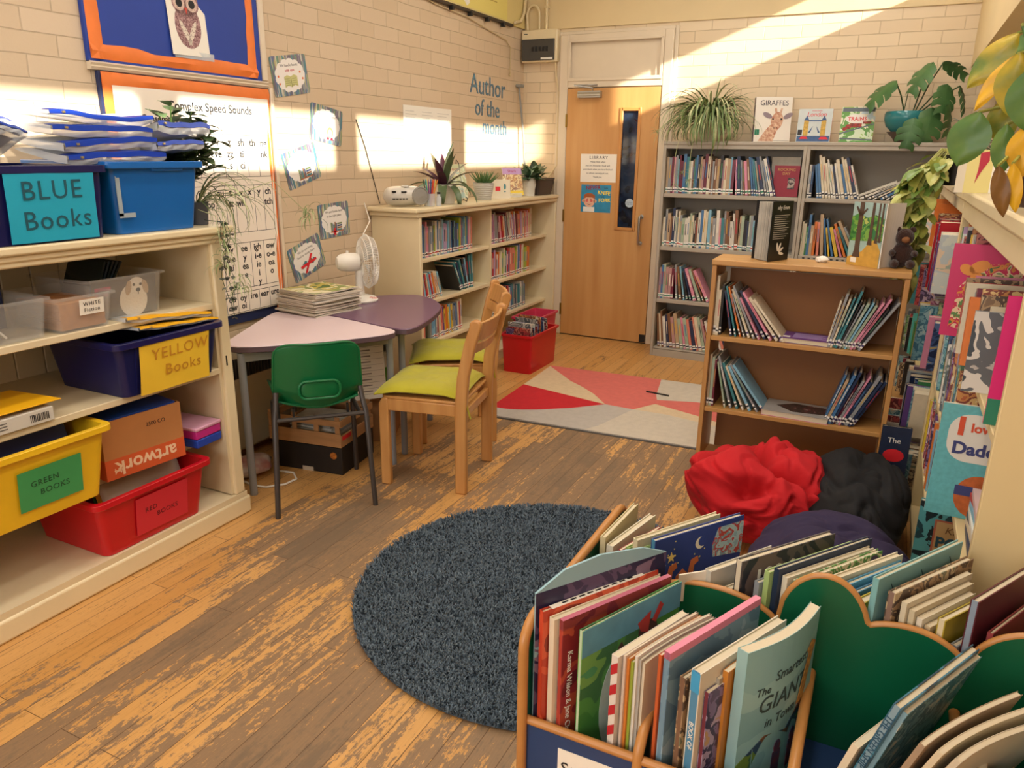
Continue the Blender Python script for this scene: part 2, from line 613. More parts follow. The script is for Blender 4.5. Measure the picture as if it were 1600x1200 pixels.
cl.lathe([(.0, 0), (.024, 0), (.024, .19), (0, .19)], 16, M=Mx(-2.337, DF - .03, 1.93, ry=90))
cl.tube([(-2.22, DF - .03, 1.957), (-2.22, DF - .03, 1.975), (-2.36, DF - .07, 1.995)], .006, 6)
cl.tube([(-2.36, DF - .07, 1.995), (-2.19, YB - .052, 2.0)], .006, 6)
cl.obj('door_closer', M_steel, parent=door, bevel=.004, smooth=True)
# black strip painting in the shade of the gap under the door
MB().box(DX0 - .004, DX1 + .004, YB - .05, YB - .002, 0.0005, .004).obj('gap_shade_strip', M_black, parent=fo)

# ---------------------------------------------------------------- notices on the door
def sheet(name, label, cat, o, right, up, wd, ht, m, group=None, curl=0.0, th=.0012):
    """a sheet of paper on a wall: real thin slab, slightly curled"""
    mb = MB()
    n = 6
    for i in range(n):
        for j in range(n):
            pass
    def P(u, v, t):
        return ((u - .5) * wd, (v - .5) * ht, t + curl * ((2 * v - 1) ** 2) * (0.6 + .4 * u))
    vs, fs = [], []
    for t in (0.0004, th):
        for i in range(n + 1):
            for j in range(n + 1):
                vs.append(P(i / n, j / n, t))
    K = (n + 1) ** 2
    for i in range(n):
        for j in range(n):
            a = i * (n + 1) + j
            fs.append((a, a + n + 1, a + n + 2, a + 1))
            fs.append((K + a, K + a + 1, K + a + n + 2, K + a + n + 1))
    for i in range(n):
        for (a, b) in ((i, i + 1), (n * (n + 1) + i, n * (n + 1) + i + 1), (i * (n + 1), (i + 1) * (n + 1)), (i * (n + 1) + n, (i + 1) * (n + 1) + n)):
            fs.append((a, b, b + K, a + K))
    mb.add(vs, fs)
    ob = mb.obj(name, m, M=basis(o, right, up))
    return tag(ob, label, cat, group)

X_, Y_, Z_ = (1, 0, 0), (0, 1, 0), (0, 0, 1)
nt_ = sheet('library_notice', 'white handwritten LIBRARY notice taped to the wooden door', 'notice', (-2.155, DF, 1.381), X_, Z_, .30, .215, M_paper)
T = lambda x, y: Mx(x, y, .0016)
text('LIBRARY', .034, T(0, .08), M_ink, nt_, space=1.25)
for i, ln in enumerate(['Please think when', 'you are choosing a book and', 'put it back when you have finished', 'so others can enjoy it too.', 'Thank you']):
    text(ln, .0175, T(-.005, .048 - i * .029), M_ink, nt_)
pf = sheet('door_poster', 'blue poster about a knife and fork with a cartoon child, on the door', 'poster', (-2.165, DF, 1.145), X_, Z_, .255, .215, mat('poster_blue', '#2f93bd', 0.45, var=.25, vs=18))
text('NEVER', .042, Mx(-.025, .083, .0016, rz=3), mat('dark_red_ink', '#8e1f3a', 0.6), pf, bold=.001)
text('use a', .016, Mx(.085, .085, .0016), M_ink, pf)
YEL = mat('yellow_ink', '#f2d935', 0.5)
text('KNIFE', .040, Mx(.068, .045, .0016, rz=-4), YEL, pf, bold=.001)
text('FORK', .040, Mx(.075, -.012, .0016, rz=2), YEL, pf, bold=.001)
text('and', .016, Mx(.06, .016, .0016), M_ink, pf)
fc = MB().lathe([(0, 0), (.048, 0), (.048, .0008), (0, .0008)], 24, M=Mx(-.055, -.02, .0013)).lathe([(0, 0), (.013, 0), (.013, .0008), (0, .0008)], 14, M=Mx(-.105, -.02, .0013)).lathe([(0, 0), (.013, 0), (.013, .0008), (0, .0008)], 14, M=Mx(-.005, -.02, .0013))
fc.obj('cartoon_face', mat('cartoon_skin', '#e9b79a', 0.6), parent=pf)
MB().prism([(-.105, -.005), (-.1, .03), (-.07, .042), (-.035, .04), (-.008, .025), (-.006, -.002), (-.03, .008), (-.08, .008)], .0019, .0026, axis='z').obj('cartoon_hair', mat('cartoon_ginger', '#a5582a', 0.6), parent=pf)
cf = MB()
for x in (-.075, -.036):
    cf.lathe([(0, 0), (.011, 0), (.011, .0008), (0, .0008)], 14, M=Mx(x, -.018, .0022))
cf.obj('cartoon_cheeks', mat('cartoon_pink', '#d9655f', 0.6), parent=pf)
cm = MB().prism([(-.08, -.042), (-.055, -.05), (-.03, -.042), (-.055, -.046)], .0022, .003, axis='z')
for x in (-.07, -.042):
    cm.lathe([(0, 0), (.004, 0), (.004, .0008), (0, .0008)], 10, M=Mx(x, -.004, .0024))
cm.obj('cartoon_features', M_ink, parent=pf)
MB().box(-.105, -.01, -.105, -.066, .0013, .002).obj('cartoon_bib', M_paper, parent=pf)

# ---------------------------------------------------------------- fittings in the back corner
fb = thing('fuse_box', 'cream wall fuse box with dark grey door high in the corner', 'fuse box')
MB().box(-2.838, -2.53, YB - .075, YB - .012 + .012, 2.178, 2.415).obj('case', M_cream, parent=fb, bevel=.008)
MB().box(-2.828, -2.548, YB - .09, YB - .075, 2.19, 2.345).obj('cover', mat('smoked_plastic', '#46443f', 0.25), parent=fb, bevel=.004)
MB().box(-2.66, -2.56, YB - .092, YB - .09, 2.195, 2.21).obj('label_strip', M_white, parent=fb)
sw = MB()
for k in range(5):
    sw.box(-2.74 + k * .03, -2.722 + k * .03, YB - .093, YB - .09, 2.255, 2.29)
sw.obj('switches', M_black, parent=fb)
MB().box(-2.815, -2.785, YB - .0762, YB - .075, 2.382, 2.388).obj('maker_mark', M_ink, parent=fb)
M_conduit = mat('painted_conduit', '#dccaa0', 0.4)
pp = MB()
pp.tube([(-2.64, YB - .04, 2.42), (-2.64, YB - .04, 2.62), (-2.64, YB - .04, HC)], .012, 10)
pp.box(-2.655, -2.625, YB - .055, YB - .012, 2.57, 2.585)
tag(pp.obj('conduit_pipe', M_conduit, smooth=True), 'straight cream conduit rising from the fuse box to the ceiling', 'pipe')
p2 = MB()
p2.tube([(-2.80, YB - .04, 2.42)] + [(-2.755 + .055 * math.cos(RAD(a)), YB - .04, 2.52 + .075 * math.sin(RAD(a))) for a in range(180, -1, -15)] + [(-2.70, YB - .04, 2.42)], .010, 10)
tag(p2.obj('conduit_loop', M_conduit, smooth=True), 'looped cream cable bend on top of the fuse box', 'cable')
p3 = MB()
p3.tube([(-2.55, YB - .05, 2.178), (-2.55, YB - .03, 2.1), (-2.53, YB - .02, 1.95), (-2.526, YB - .02, 1.4), (-2.6, YB - .02, 1.3)], .006, 8)
tag(p3.obj('wall_cable', M_conduit, smooth=True), 'thin cream cable dropping from fuse box beside the door frame', 'cable')
wp = MB()
wp.tube([(-2.828, 5.80, 2.0), (-2.80, 5.82, 1.7), (-2.782, 5.835, 1.40), (-2.775, 5.84, 1.172)], .008, 10)
wr = thing('window_pole', 'grey metal window pole leaning in the corner beside the door', 'pole')
wp.obj('shaft', M_greypipe, parent=wr, smooth=True)
MB().box(-2.843, -2.79, 5.77, 5.82, 1.99, 2.012).obj('hook', M_greypipe, parent=wr, bevel=.004)
sb = MB().box(-2.52, -2.40 - .09, YB - .05, YB - .02, 1.23, 1.29)
# dark rail with hooks along the top of the left wall
dr = thing('picture_rail', 'dark rail with hooks along the top of the left brick wall', 'rail')
rl = MB().box(XL + .002, XL + .03, 3.3, 5.68, 2.415, 2.436)
rl.obj('bar', mat('dark_brown_rail', '#3b2f28', 0.4), parent=dr, bevel=.004)
for y in (4.75, 5.0, 5.25, 5.5):
    MB().box(XL + .012, XL + .045, y - .012, y + .012, 2.392, 2.42).obj('hook', M_black, parent=dr, bevel=.003)
yb_ = sheet('wall_banner', 'pale yellow banner above the dark rail with a printed bird shape', 'banner', (XL + .0125, 4.85, 2.70), Y_, Z_, 1.5, .5, mat('banner_yellow', '#e6d77c', 0.5))
MB().prism([(.03, -.2), (.1, -.22), (.13, -.245), (.17, -.22), (.16, -.19), (.09, -.15), (.03, -.16)], .0016, .0024, axis='z').obj('bird_shape', M_paper, parent=yb_)
MB().box(.22, .60, -.125, -.118, .0016, .0022).box(.26, .58, -.155, -.148, .0016, .0022).obj('print', mat('olive_ink', '#b7a24e', .6), parent=yb_)
pc = MB()
pc.tube([(XL + .012, 4.2, 2.44), (XL + .012, 4.6, 2.40), (XL + .01, 5.0, 2.385), (XL + .01, 5.35, 2.34), (XL + .01, 5.58, 2.315), (XL + .012, 5.66, 2.27), (XL + .012, 5.66, 2.08)], .0035, 6)
pc.lathe([(.0, 0), (.009, .004), (.009, .022), (.0, .03)], 12, M=Mx(XL + .012, 5.66, 2.06))
tag(pc.obj('light_pull_cord', mat('cord_cream', '#c9b48a', .7), smooth=True), 'thin pull cord hanging on brick wall near the corner', 'cord')
p4 = MB()
p4.tube([(XL + .03, 5.70, 2.45), (XL + .03, 5.80, 2.47), (XL + .03, 5.86, 2.54), (XL + .03, 5.885, 2.65), (XL + .03, 5.89, HC)], .012, 10)
tag(p4.obj('corner_conduit', M_conduit, smooth=True), 'curved cream conduit climbing the left wall above the dark rail end', 'pipe')

# ---------------------------------------------------------------- display boards on the left wall
M_orange = mat('orange_border_paper', '#ef7f35', 0.6, var=.12, vs=14)
db = thing('display_board', 'blue display board with an orange paper border, above the speed sounds chart', 'display board')
bl = MB().box(XL + .002, XL + .02, 2.06, 2.965, 1.80, 2.62)
bl.obj('backing', mat('blue_display_paper', '#1f3f9c', 0.6, var=.12, vs=4, bump=.15, bs=8), parent=db)
def wavy_border(y0, y1, z0, z1, w, amp, sd, sides='LRBT'):
    mb = MB()
    rr = random.Random(sd)
    def strip(p0, p1, q):
        n = 12
        prev = None
        vs, fs = [], []
        for i in range(n + 1):
            t = i / n
            a = Vector(p0).lerp(Vector(p1), t)
            off = amp * math.sin(t * 9 + rr.random() * 2)
            lift = .004 + abs(amp) * .5 * (1 + math.sin(t * 13 + sd))
            b = a + Vector(q) * (w + off)
            vs += [(XL + .0205, a[0], a[1]), (XL + .022 + lift, (a[0] + b[0]) / 2, (a[1] + b[1]) / 2), (XL + .021, b[0], b[1])]
            if i:
                k = i * 3
                fs += [(k - 3, k - 2, k + 1, k), (k - 2, k - 1, k + 2, k + 1)]
        mb.add(vs, fs)
    if 'B' in sides: strip((y0, z0), (y1, z0), (0, 1))
    if 'T' in sides: strip((y0, z1), (y1, z1), (0, -1))
    if 'L' in sides: strip((y0, z0), (y0, z1), (1, 0))
    if 'R' in sides: strip((y1, z0), (y1, z1), (-1, 0))
    return mb
wavy_border(2.07, 2.935, 1.812, 2.60, .05, .008, 2).obj('orange_border', M_orange, parent=db, smooth=True, fix=False)
rail = MB()
rail.prism([(0, 1.772), (.022, 1.772), (.03, 1.782), (.022, 1.788), (.03, 1.796), (.02, 1.803), (0, 1.803)], 2.06, 3.0, axis='y', M=Matrix.Translation((XL + .001, 0, 0)))
tag(rail.obj('board_rail', M_frame), 'white moulded rail between the blue board and the chart board', 'rail')
br_ = MB().box(XL + .001, XL + .028, 2.967, 3.0, 1.806, 2.62)
tag(br_.obj('board_edge_strip', M_frame, bevel=.004), 'white upright edge strip on the right of the blue board', 'trim')
# owl colouring sheet
ow = sheet('owl_colouring', 'coloured-in owl drawing pinned on the blue board', 'drawing', (XL + .0225, 2.545, 2.02), Y_, (0, -.06, 1), .205, .30, M_paper)
OI = mat('owl_pattern', '#c9a3a0', 0.6, var=.9, vs=140, hx2='#5a2a32')
OW = mat('owl_cream', '#ddd0c0', .7)
def disc(mb, x, y, rx, ry, z0, z1, n=28, mi=0, rz=0):
    pts = []
    for k in range(n):
        a = 2 * math.pi * k / n
        u, v = rx * math.cos(a), ry * math.sin(a)
        c, s_ = math.cos(RAD(rz)), math.sin(RAD(rz))
        pts.append((x + u * c - v * s_, y + u * s_ + v * c))
    mb.prism(pts, z0, z1, mi, 'z')
ob = MB()
disc(ob, 0, -.03, .070, .092, .0014, .0018)
disc(ob, 0, .055, .072, .05, .0014, .0018)
ob.prism([(-.07, .06), (-.066, .115), (-.03, .09)], .0014, .0018, axis='z').prism([(.07, .06), (.066, .115), (.03, .09)], .0014, .0018, axis='z')
ob.obj('owl_body', OI, parent=ow)
oe = MB()
for sx in (-1, 1):
    disc(oe, sx * .018, -.06, .012, .055, .0018, .0022, rz=-sx * 28)
oe.obj('owl_pale_shapes', OW, parent=ow)
er_ = MB()
for sx in (-1, 1):
    disc(er_, sx * .034, .055, .030, .030, .0018, .0022)
er_.obj('owl_eye_rings', mat('owl_eye', '#b08a80', .6, var=.5, vs=200, hx2='#e0cbbb'), parent=ow)
oi_ = MB()
for sx in (-1, 1):
    disc(oi_, sx * .034, .055, .017, .017, .0022, .0026)
oi_.obj('owl_pupils', M_ink, parent=ow)
MB().prism([(-.01, .04), (.01, .04), (0, .012)], .0022, .0026, axis='z').obj('owl_beak', mat('owl_red', '#c24b3f', .6), parent=ow)
ol = MB()
for r_ in range(7):
    for c_ in range(7):
        y = -.10 + r_ * .018
        x = (c_ - 3) * .018 + (r_ % 2) * .009
        if (x / .064) ** 2 + ((y + .03) / .085) ** 2 < 1:
            for k in range(6):
                a = math.pi + math.pi * k / 5
                x2, y2 = x + .008 * math.cos(a), y + .008 * math.sin(a)
                ol.box(x2 - .0012, x2 + .0012, y2 - .0012, y2 + .0012, .0018, .0023)
ol.obj('owl_feathers', mat('owl_dark', '#6a3038', .7), parent=ow)
tag(MB().box(XL + .0225, XL + .0265, 2.462, 2.672, 1.858, 1.888).obj('clear_tape', clear('tape', '#dfe6ea', .45, .2)), 'strip of clear tape along the foot of the owl drawing', 'tape')

# speed sounds chart
cb_ = thing('chart_board', 'orange bordered board behind the white speed sounds chart', 'display board')
MB().box(XL + .002, XL + .018, 2.09, 3.005, .66, 1.77).obj('backing', mat('blue_black_backing', '#1e2a52', .6), parent=cb_)
wavy_border(2.10, 3.0, .68, 1.768, .055, .006, 5, 'LRT').obj('orange_border', M_orange, parent=cb_, smooth=True, fix=False)
MB().box(XL + .002, XL + .03, 3.005, 3.025, .66, 1.775).obj('edge_strip', M_frame, parent=cb_, bevel=.003)
CW, CH = .845, 1.01
ch = sheet('speed_sounds_chart', 'tall white phonics chart headed Complex Speed Sounds', 'chart', (XL + .027, 2.56, 1.215), Y_, Z_, CW, CH, mat('chart_paper', '#efe4d4', .55))
cl_ = MB()
tx = []
Tz = .0016
def hl(z, y0=-.39, y1=.405):
    cl_.box(y0, y1, z - .0012, z + .0012, .0012, .0017)
def vl(y, z0, z1):
    cl_.box(y - .001, y + .001, z0, z1, .0012, .0017)
def W(s_, y, z, size=.05):
    tx.append((s_, y, z, size))
tx.append(('Complex Speed Sounds', .07, .445, .05))
tx.append(('Consonant sounds', -.17, .388, .036))
z1, z0 = .335, .145
hl(z1); hl(z0)
cons = [['f', 'ff', 'ph'], ['l', 'll', 'le'], ['m', 'mm', 'mb'], ['n', 'nn', 'kn'], ['r', 'rr', 'wr'], ['s', 'ss', 'c'], ['v', 've'], ['z', 'zz', 's'], ['sh', 'ti', 'ci'], ['th'], ['ng', 'nk']]
for i, c in enumerate(cons):
    y0 = -.39 + i * .0722
    vl(y0, z0, z1)
    for j, s_ in enumerate(c):
        W(s_, y0 + .036, z1 - .035 - j * .052, .047)
vl(.405, z0, z1)
z1, z0 = .105, -.115
hl(z1); hl(z0)
cons = [['b', 'bb'], ['c', 'k', 'ck'], ['d', 'dd'], ['g', 'gg'], ['h'], ['j', 'g', 'ge'], ['p', 'pp'], ['qu'], ['t', 'tt'], ['w', 'wh'], ['x'], ['y'], ['ch', 'tch']]
for i, c in enumerate(cons):
    y0 = -.39 + i * .0611
    vl(y0, z0, z1)
    for j, s_ in enumerate(c):
        W(s_, y0 + .031, z1 - .032 - j * .05, .045)
vl(.405, z0, z1)
z1, z0 = -.165, -.385
hl(z1); hl(z0)
vow = [['a'], ['e', 'ea'], ['i'], ['o'], ['u'], ['ay', 'a-e', 'ai'], ['ee', 'y', 'ea', 'e'], ['igh', 'i-e', 'ie', 'i', 'y'], ['ow', 'o-e', 'oa', 'o']]
for i, c in enumerate(vow):
    y0 = -.39 + i * .0883
    vl(y0, z0, z1)
    for j, s_ in enumerate(c):
        W(s_, y0 + .045, z1 - .028 - j * .043, .044)
vl(.405, z0, z1)
z1, z0 = -.405, -.5
hl(z1); hl(z0)
vow = [['oo'], ['oo'], ['ar'], ['or', 'oor'], ['air', 'are'], ['ir', 'ur'], ['ou', 'ow'], ['oy', 'oi'], ['ire'], ['ear'], ['ure']]
for i, c in enumerate(vow):
    y0 = -.39 + i * .0722
    vl(y0, z0, z1)
    for j, s_ in enumerate(c):
        W(s_, y0 + .037, z1 - .026 - j * .04, .043)
cl_.obj('grid_lines', M_ink, parent=ch)
def multi_text(items, m, parent, Mf, name='lettering'):
    """many short words as one lettering mesh"""
    mb = MB()
    for (s_, y, z, size) in items:
        cu = bpy.data.curves.new('t', 'FONT')
        cu.body = s_; cu.size = size; cu.align_x = 'CENTER'; cu.align_y = 'CENTER'; cu.extrude = .0003; cu.resolution_u = 3; cu.offset = .001
        to = bpy.data.objects.new('t', cu)
        me = bpy.data.meshes.new_from_object(to)
        mb.add([v.co + Vector((y, z, 0)) for v in me.vertices], [tuple(p.vertices) for p in me.polygons])
        bpy.data.objects.remove(to); bpy.data.curves.remove(cu); bpy.data.meshes.remove(me)
    return mb.obj(name, m, parent=parent, M=Mf, fix=False)
multi_text(tx, M_ink, ch, Mx(0, 0, Tz), 'print')

# ---------------------------------------------------------------- reading rule posters
def spines_mat():
    m = bpy.data.materials.new('poster_spine_border')
    m.use_nodes = True
    nt = m.node_tree
    b = nt.nodes['Principled BSDF']
    b.inputs['Roughness'].default_value = .3
    tc = nt.nodes.new('ShaderNodeTexCoord')
    mp = nt.nodes.new('ShaderNodeMapping')
    mp.inputs['Scale'].default_value = (1, .1, 1)
    nt.links.new(tc.outputs['Object'], mp.inputs[0])
    v = nt.nodes.new('ShaderNodeTexVoronoi')
    v.inputs['Scale'].default_value = 150
    nt.links.new(mp.outputs[0], v.inputs['Vector'])
    sp = nt.nodes.new('ShaderNodeSeparateColor')
    nt.links.new(v.outputs['Color'], sp.inputs[0])
    r = nt.nodes.new('ShaderNodeValToRGB')
    r.color_ramp.interpolation = 'CONSTANT'
    cols = ['#5a6f96', '#6a8f74', '#c9c6b8', '#75657f', '#8f9396', '#55808a', '#b2ad7c', '#66666d']
    while len(r.color_ramp.elements) < len(cols):
        r.color_ramp.elements.new(.5)
    for i, c in enumerate(cols):
        r.color_ramp.elements[i].position = i / len(cols)
        r.color_ramp.elements[i].color = lin(c)
    nt.links.new(sp.outputs[0], r.inputs[0])
    nt.links.new(r.outputs[0], b.inputs['Base Color'])
    return m
M_spines = spines_mat()
M_cloud = mat('cloud_white', '#e9e4dd', .5)
M_redink = mat('red_ink', '#c4253c', .5)
M_greyink = mat('grey_outline_ink', '#8b8784', .6)
def rule_poster(label, y, z, ang, lines, pic):
    mb = MB()
    rr_ = rrect(.265, .19, .014, 4)
    mb.loft([[(p[0], p[1], .0) for p in rr_], [(p[0], p[1], .0014) for p in rr_]])
    M = basis((XL + .0015, y, z), (0, math.cos(RAD(ang)), math.sin(RAD(ang))), (0, -math.sin(RAD(ang)), math.cos(RAD(ang))))
    o = mb.obj('rule_poster', M_spines, M=M)
    tag(o, label, 'poster', 'laminated reading rule posters on the brick wall')
    c = MB()
    for k in range(13):
        a = 2 * math.pi * k / 13
        disc(c, .082 * math.cos(a), .055 * math.sin(a), .030, .026, .0013, .0018 + .00001 * k, 16)
    disc(c, 0, 0, .088, .06, .0013, .0020)
    c.obj('cloud', M_cloud, parent=o)
    for i, (s_, m) in enumerate(lines):
        text(s_, .0185, Mx(0, .048 - i * .024, .0024), m, o)
    if pic == 'open':
        p = MB().prism([(-.048, -.055), (-.048, -.005), (-.025, .003), (0, -.006), (.025, .003), (.048, -.005), (.048, -.055), (.025, -.047), (0, -.056), (-.025, -.047)], .0022, .0028, axis='z')
        p.obj('open_book_picture', mat('olive_page', '#c2bf80', .6), parent=o)
        q = MB().box(-.001, .001, -.056, -.006, .0028, .0032)
        for k in range(4):
            q.box(-.042, -.008, -.046 + k * .01, -.0445 + k * .01, .0028, .0032).box(.008, .042, -.046 + k * .01, -.0445 + k * .01, .0028, .0032)
        q.obj('book_lines', mat('olive_line', '#5b6b38', .6), parent=o)
        d = MB()
        for a, b_ in ((-.088, .0), (-.085, -.035), (.075, .012), (.09, -.02)):
            disc(d, a, b_, .006, .006, .0022, .0027, 8)
        d.obj('stars', mat('star_orange', '#d9713f', .6), parent=o)
    elif pic == 'girl':
        h = MB(); disc(h, .03, -.035, .026, .028, .0022, .0027)
        h.obj('picture_hair', mat('pic_blond', '#e3c65a', .6), parent=o)
        h = MB(); disc(h, .03, -.040, .018, .02, .0027, .003)
        h.obj('picture_face', mat('pic_skin', '#ecc7a6', .6), parent=o)
        h = MB(); h.box(.005, .024, -.075, -.062, .0024, .003).box(.036, .055, -.075, -.062, .0024, .003)
        h.obj('picture_book', M_redink, parent=o)
    else:
        cols = [mat('pic_%s' % k, c, .6) for k, c in (('green', '#6b7f4c'), ('grey', '#6f747c'), ('teal', '#3f7f86'), ('brown', '#8a5a3a'), ('navy', '#3a4a72'))]
        h = MB()
        if pic == 'row':
            for k in range(5):
                h.box(-.035 + k * .011, -.026 + k * .011, -.062, -.012 - (k % 3) * .006, .0022, .0028, k)
            for k in range(4):
                h.box(.022, .062, -.062 + k * .0115, -.053 + k * .0115, .0022, .0028, (k + 2) % 5)
        else:
            for k in range(8):
                disc(h, -.05 + k * .014, -.035 + .008 * (k % 3), .012, .010, .0022, .0026 + .0001 * k, 10, k % 5)
        h.obj('picture_books', cols, parent=o)
        if pic in ('cross', 'row_cross'):
            x = MB()
            x.prism([(-.066, -.040), (-.066, -.026), (.066, -.022), (.066, -.036)], .0036, .0042, axis='z')
            x.prism([(-.045, -.072), (-.030, -.075), (.045, .01), (.030, .014)], .0042, .0048, axis='z')
            x.obj('red_cross', mat('cross_red', '#d8222c', .5), parent=o)
        if pic == 'row':
            MB().box(-.04, .07, -.068, -.062, .0022, .0028).obj('picture_shelf', mat('pic_shelf', '#b06a45', .6), parent=o)
    return o
rule_poster('laminated poster about handling books with care, topmost of the five rule posters', 3.183, 1.849, 9.2, [('We handle books', M_greyink), ('with care', M_redink)], 'open')
rule_poster('laminated poster with a blond girl, tilted down to the right', 3.443, 1.620, -8.2, [('We turn the pages', M_greyink), ('carefully', M_greyink)], 'girl')
rule_poster('laminated poster saying one book at a time, beside chart edge', 3.225, 1.406, 14.8, [('We take out one', M_redink), ('book at a time', M_greyink)], 'row')
rp = rule_poster('nearly level laminated poster about putting books in the right place', 3.465, 1.109, 3, [('We put books back', M_greyink), ('in the right place', M_greyink)], 'row')
MB().box(-.012, .004, -.085, -.045, .003, .0036).box(-.022, .014, -.07, -.062, .003, .0036).obj('red_mark', mat('cross_red', '#d8222c', .5), parent=rp)
rule_poster('laminated poster with a big red cross over food, lowest of the five', 3.218, .922, 17.4, [('We do not bring', M_greyink), ('food or drinks here', M_greyink)], 'cross')
# printed sheet behind the plants
ps = sheet('printed_sheet', 'wide white printed sheet taped to the brick wall above the purple plant', 'sheet', (XL + .002, 4.48, 1.614), Y_, Z_, .59, .31, M_paper)
pl = MB()
R0 = random.Random(3)
for c_ in range(3):
    for k in range(13):
        pl.box(-.27 + c_ * .19, -.27 + c_ * .19 + R0.uniform(.08, .16), .12 - k * .019, .1215 - k * .019, .0012, .0017)
pl.obj('print', mat('pale_print', '#8d8a8a', .7), parent=ps)
# author of the month letters: each cut-out letter is part of the one lettering
am = thing('wall_lettering', 'blue cut-out letters reading Author of the Month on the brick wall', 'lettering', M=basis((XL + .001, 5.34, 1.84), Y_, Z_))
M_lb = mat('letter_blue', '#5f93a6', .5, var=.6, vs=60, hx2='#4a4a63')
for s_, x, y, sz in (('Author', -.02, .115, .19), ('of the', -.03, -.04, .165), ('month', .09, -.17, .155)):
    text(s_, sz, Mx(x, y, .001, rz=-1), M_lb, am, name='word', depth=.003, bold=.0005)
# wires and the fan's hanging string on the wall
wm = MB().tube([(XL + .006, 3.70, 1.66), (XL + .006, 3.78, 1.50), (XL + .006, 3.90, 1.18)], .0025, 6)
tag(wm.obj('wall_wire', M_black, smooth=True), 'thin dark wire slanting down the brick wall to the stereo', 'wire')
sk = MB().box(XL, XL + .018, 2.15, 3.8, 0, .12)
struct(sk.obj('baseboard_left', M_cream, bevel=.004))

# ---------------------------------------------------------------- large cream shelf unit on the left
UX0, UX1 = XL + .003, -2.30
UY0, UY1 = .35, 2.115
lu = thing('shelf_unit', 'large cream painted shelf unit holding coloured tubs, on the left wall', 'shelf unit', (0, 0, 0))
mb = MB().box(UX0, -2.268, UY0 - .05, 2.165, 1.178, 1.205)
mb.obj('top_board', M_cream, parent=lu, bevel=.007)
mb = MB()
mb.box(UX0, -2.292, UY0, 2.125, 1.140, 1.178).box(UX0, -2.283, UY0, 2.14, 1.158, 1.178)
mb.obj('moulding', M_cream, parent=lu, bevel=.006)
mb = MB().box(UX0 + .02, UX1 - .01, UY1 - .058, UY1 - .028, .105, 1.145)
mb.obj('side_panel', M_creamd, parent=lu)
MB().box(UX1 - .022, UX1 + .004, UY1 - .045, UY1 + .004, .10, 1.15).obj('front_post', M_cream, parent=lu, bevel=.006)
MB().box(UX0 + .02, UX1 - .022, UY1 - .028, UY1, .10, 1.15).obj('outer_side', M_cream, parent=lu, bevel=.003)
MB().box(UX0 + .02, UX1 - .01, UY0, UY0 + .03, .105, 1.145).obj('side_panel', M_creamd, parent=lu)
mb = MB()
y = UY0 + .03
while y < UY1 - .06:
    mb.box(UX0, UX0 + .018, y, min(y + .108, UY1 - .058), .1, 1.14)
    y += .11
mb.obj('boarded_back', M_creamd, parent=lu, bevel=.004)
for z, xf in ((.915, UX1 - .004), (.655, UX1 - .004), (.355, UX1 - .10)):
    MB().box(UX0 + .018, xf, UY0 + .03, UY1 - .058, z - .024, z).obj('shelf', M_creamd, parent=lu, bevel=.003)
MB().box(UX0, -2.295, UY0 - .02, 2.125, .055, .10).obj('bottom_board', M_creamd, parent=lu)
MB().box(UX0, -2.288, UY0 - .04, 2.14, .0, .078).obj('plinth', M_cream, parent=lu, bevel=.01)
hk = MB().box(UX1 - .014, UX1 + .0055, UY1 - .03, UY1 - .024, .66, .70)
hk.obj('catch', M_black, parent=lu)

# ---------------------------------------------------------------- tubs
def tub(name, label, loc, rz, w, d, h, m, taper=.02, rim=.016, wall=.004, group=None, notch=False, lip=.022, r=.03, ridges=0):
    """open plastic storage tub; w along local x, d along local y, origin at the base centre"""
    t = thing(name, label, 'tub', loc, RAD(rz), group)
    b0, b1 = w - 2 * taper, d - 2 * taper
    def rr_(dw, dd, z):
        return rrect(b0 + dw, b1 + dd, r, 5, z)
    mb = MB()
    T2 = 2 * taper
    rings = [rr_(0, 0, 0), rr_(T2 * .92, T2 * .92, h - lip), rr_(T2, T2, h - lip), rr_(T2 + 2 * rim, T2 + 2 * rim, h - lip), rr_(T2 + 2 * rim, T2 + 2 * rim, h),
             rr_(T2 - 2 * wall, T2 - 2 * wall, h), rr_(T2 * .92 - 2 * wall, T2 * .92 - 2 * wall, h - lip), rr_(-2 * wall, -2 * wall, wall)]
    mb.loft(rings)
    mb.obj('body', m, parent=t, smooth=True, bevel=.0025)
    for k in range(ridges):
        x = -w / 2 + taper + (k + .5) * (w - 2 * taper) / ridges
        for s_ in (-1, 1):
            MB().loft([[(x - .008, s_ * (b1 / 2 - .002), .01), (x + .008, s_ * (b1 / 2 - .002), .01), (x + .008, s_ * (b1 / 2 + .005), .01), (x - .008, s_ * (b1 / 2 + .005), .01)],
                       [(x - .008, s_ * (d / 2 - .003), h - lip), (x + .008, s_ * (d / 2 - .003), h - lip), (x + .008, s_ * (d / 2 + .005), h - lip), (x - .008, s_ * (d / 2 + .005), h - lip)]]).obj('rib', m, parent=t)
    return t
